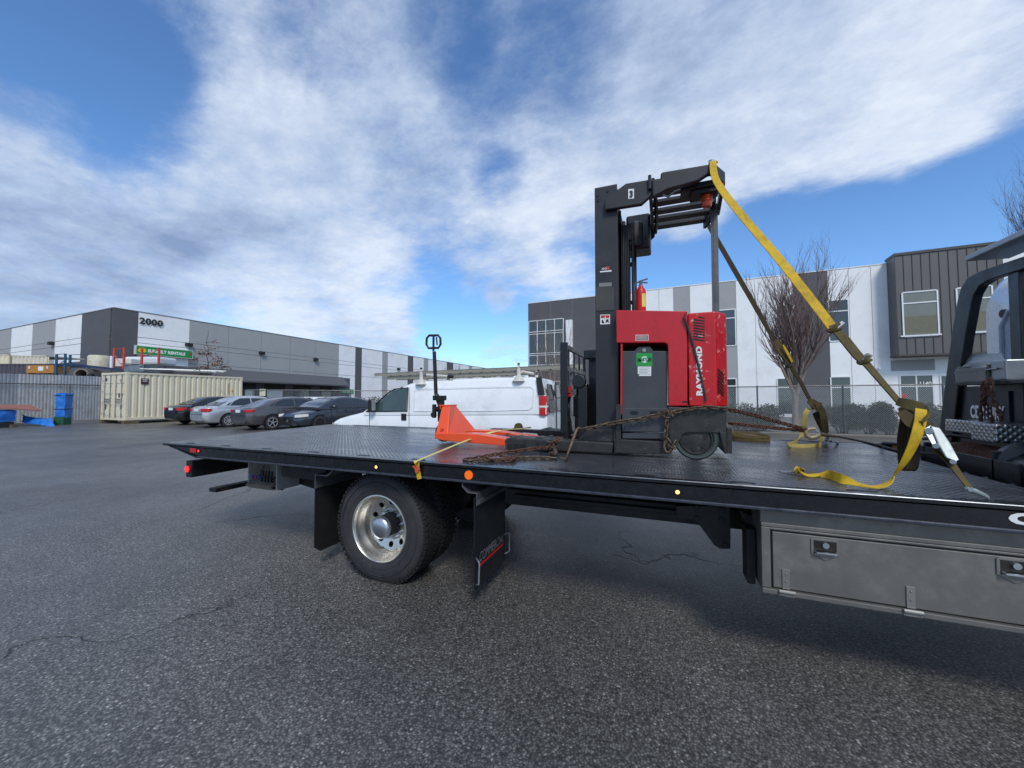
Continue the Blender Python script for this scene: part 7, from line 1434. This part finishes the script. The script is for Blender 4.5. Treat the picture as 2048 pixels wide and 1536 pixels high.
# ================================================================== TREES (bare)
def branchtree(nm, label, base, H, spread, trunk_h, r0, seed, n_main=9, fastig=True, leaves=0, leafm=None, bark=None, twig_m=None, levels=3, dens=1.0, lean_=True, wig=.12):
    random.seed(seed); t = thing(nm, label, 'tree', (0, 0, 0)); 
    if lean_: t.matrix_world = LEAN.copy(); LOC.add(t.name)
    tb = MB(); tw = MB(); lf = MB(); base = V(base)
    tips = []
    def limb(p, d, L_, r, lv, mb):
        n = max(3, int(L_/.28)); pts = [p.copy()]; rs = [r]; dd = d.copy()
        for i in range(n):
            dd = (dd+V((random.gauss(0, 1), random.gauss(0, 1), random.gauss(0, .6)))*wig*.55+(V((0, 0, 1))*(.13 if fastig else .0))).normalized(); p = p+dd*(L_/n); pts.append(p.copy()); rs.append(r*(1-.88*(i+1)/n)+.0014)
        mb.tube(pts, rs, 5 if lv < 2 else 3, caps=False)
        if lv < levels:
            m = int(dens*(5 if lv == 1 else 4 if lv == 2 else 3)*L_/1.2)+2
            for k in range(m):
                f_ = random.uniform(.18, .95); i = int(f_*n); q = pts[i].lerp(pts[min(i+1, n)], f_*n-i); side = V((random.gauss(0, 1), random.gauss(0, 1), 0)).normalized()
                ang = random.uniform(.25, .62) if fastig else random.uniform(.6, 1.25); nd_ = ((pts[min(i+1, n)]-pts[max(i-1, 0)]).normalized()*math.cos(ang)+side*math.sin(ang)).normalized()
                limb(q, nd_, L_*random.uniform(.32, .55)*(1-f_*.3), rs[i]*.55, lv+1, tw if lv >= 1 else tb)
        else: tips.append(pts)
        if lv == levels-1 and not fastig: tips.append(pts)
        return pts, rs
    # trunk
    n = 8; pts = [base+V((random.gauss(0, .02), random.gauss(0, .02), trunk_h*i/n)) for i in range(n+1)]; pts[0] = base
    tb.tube(pts, [r0*(1.25 if i == 0 else 1-.25*i/n) for i in range(n+1)], 10, caps=False); top = pts[-1]
    if fastig:
        for k in range(n_main):
            a = 2*math.pi*k/n_main+random.uniform(-.3, .3); el = random.uniform(.20, .50) if k else .05; d = V((math.cos(a)*math.sin(el), math.sin(a)*math.sin(el), math.cos(el))); q = pts[random.randint(n-3, n)]
            limb(q, d*1.0, (H-trunk_h)*random.uniform(.72, 1.0), r0*random.uniform(.38, .6), 1, tb)
    else:
        n9 = 12; p = [top+V((random.gauss(0, .04), random.gauss(0, .04), (H-trunk_h)*i/n9-.02)) for i in range(n9+1)]; rs = [r0*.75*(1-.9*i/n9)+.003 for i in range(n9+1)]; tb.tube(p, rs, 6, caps=False)
        for k in range(n_main):
            f_ = (k+.3)/n_main*.93; i = int(f_*(len(p)-1)); q = p[i]; a = k*2.4+random.uniform(-.3, .3); nd_ = V((math.cos(a), math.sin(a), random.uniform(-.05, .45))).normalized(); limb(q, nd_, spread*(1-f_*.75)*random.uniform(.8, 1.1), rs[i]*.45, 2, tb)
    if leaves:
        for k in range(leaves):
            pp = random.choice(tips); q = random.choice(pp[1:]); 
            if q.z > base.z+H*.80 and random.random() < .8: continue
            q = q+V((random.gauss(0, .06), random.gauss(0, .06), random.gauss(-.03, .05))); a = V((random.gauss(0, 1), random.gauss(0, 1), random.gauss(0, 1))).normalized(); c2 = a.orthogonal().normalized(); s_ = random.uniform(.045, .08)
            lf.add([q-a*s_, q-c2*s_*.5, q+a*s_, q+c2*s_*.5], [(0, 1, 2, 3)])
        lf.build('leaves', leafm, t, fix=False)
    tb.build('trunk', bark, t, smooth=True, fix=False); tw.build('crown', twig_m or TWIG, t, fix=False)
    return t
BARK = mat('bark_pale', S(128, 116, 106), .9, var=.25, vscale=9, bump=.02, bscale=14)
TWR = mat('twig_red_brown', S(104, 86, 84), .8, var=.2)
tbp = PN(1592, 870, fr0+E2*2.0, E2); tbp.z = zk-.1; HH = (PN(1592, 492, tbp, E2).z-tbp.z)*.95
branchtree('bare_tree', 'tall upright bare tree with dense twigs in front of the office building', tbp, HH, 2, 1.9, .13, 11, n_main=12, bark=BARK, twig_m=TWR, levels=3, dens=.85)
tbp = PD(2140, 860, 27, GPIT); tbp.z = zk-.3; HH = PD(2140, 345, 27, GPIT).z-tbp.z
branchtree('bare_tree', 'bare tree top showing above the cab at the right edge', tbp, HH, 2, 4.0, .22, 23, n_main=12, bark=BARK, twig_m=TWR, levels=3, dens=.6)
tbp = PG(1105, 850, 20.0); tbp.z = zk-.4; HH = (PG(1105, 598, 20.0).z-tbp.z)*.86
branchtree('bare_tree', 'thin pale bare tree in front of the dark left end of the office building', tbp, HH, 2, 1.3, .055, 31, n_main=8, bark=mat('bark_grey', S(150, 136, 122), .9), twig_m=mat('twig_pale', S(122, 106, 96), .85), levels=3, dens=.5)
tbp = PG(410, 838, 27.5); tbp.z = -.6; HH = PG(410, 660, 27.5).z-tbp.z
branchtree('oak_tree', 'young oak with sparse brown leaves in front of the grey warehouse wall', tbp, HH, 2.3, 1.6, .09, 5, n_main=30, fastig=False, leaves=1500, leafm=mat('brown_leaf', S(112, 74, 58), .8, var=.3, vscale=5), bark=mat('bark_dark', S(78, 66, 60), .9), twig_m=mat('twig_dark', S(92, 74, 66), .85), levels=4, dens=.75, wig=.22)
for u, v1, d, sd_, lb5 in ((905, 716, 70, 3, 'small distant bare tree over the far end of the warehouse'), (985, 727, 75, 4, 'tiny distant bare tree between the warehouse and the office building')):
    p = PG(u, 790, d); p.z = 0; HH = PG(u, v1, d).z; branchtree('bare_tree', lb5, p, HH, 2, 3, .12, sd_, n_main=7, bark=BARK, twig_m=TWIG, levels=2, dens=.6)

# ---- white van behind the fence by the canopy, dark hedge below it, notice
vd = PD(660, 800, 31.0)
def lv_extra(t, bd): pass
vehicle('parked_van', 'small white van behind the fence under the warehouse canopy', 'van', (vd.x-.5, vd.y, -.75), NR+R(75), 4.9, [(0, .4, 1.2, .8), (.1, .35, 1.25, .88), (.4, .3, 1.28, .92), (3.9, .3, 1.25, .92), (4.6, .35, 1.05, .85), (4.9, .45, .8, .7)],
        [(0, 1.5), (.08, 1.9), (.3, 2.15), (2.8, 2.17), (3.3, 2.05), (3.9, 1.55), (4.2, 1.28)], 1.22, 2.17, .91, .80, M['whitep'], (1.0, 3.9), .34, [[(.3, 1.35), (1.4, 1.35), (1.4, 1.98), (.35, 1.95)], [(1.55, 1.35), (2.6, 1.35), (2.6, 1.98), (1.55, 1.98)], [(2.75, 1.33), (3.95, 1.30), (3.4, 1.85), (2.75, 1.98)]], ((4.1, 1.32), (3.3, 2.05)), ((0.0, 1.4), (.1, 1.95)), [])
random.seed(77)
for i, (u, d, w_, h_, lb6) in enumerate(((722, 27.5, 2.2, 1.3, 'low dark shrub behind the fence right of the charcoal sedan'), (745, 26, 2.0, 1.5, 'low dark shrub behind the fence at the nose of the white van'), (606, 28.5, 2.6, 1.25, 'low dark shrub behind the fence left of the parked white van'))):
    t = thing('hedge_bush', lb6, 'shrub', (0, 0, 0), group='shrubs behind the sedans'); LOC.add(t.name); c_ = PD(u, 810, d); c_.z = -.2; b = MB()
    for k in range(1500):
        q = V((random.gauss(0, .32)*w_, random.gauss(0, .3), abs(random.gauss(.5, .3))*h_)); q.z = min(q.z, h_*random.uniform(.9, 1.1)); p = c_+RT*q.x+F0*q.y+V((0, 0, q.z)); a = V((random.gauss(0, 1), random.gauss(0, 1), random.gauss(0, 1))).normalized(); c2 = a.orthogonal().normalized(); s_ = .06; b.add([p-a*s_, p-c2*s_*.6, p+a*s_, p+c2*s_*.6], [(0, 1, 2, 3)])
    b.build('foliage', LEAF, t, fix=False)
b = MB(); pa = PD(525, 785, 27.0); b.obox(pa, RT*.20, F0*.01, (0, 0, .24)); tag(b.build('notice_board', mat('notice', S(222, 220, 190), .6)), 'pale notice board hung on the fence behind the silver sedan', 'sign')
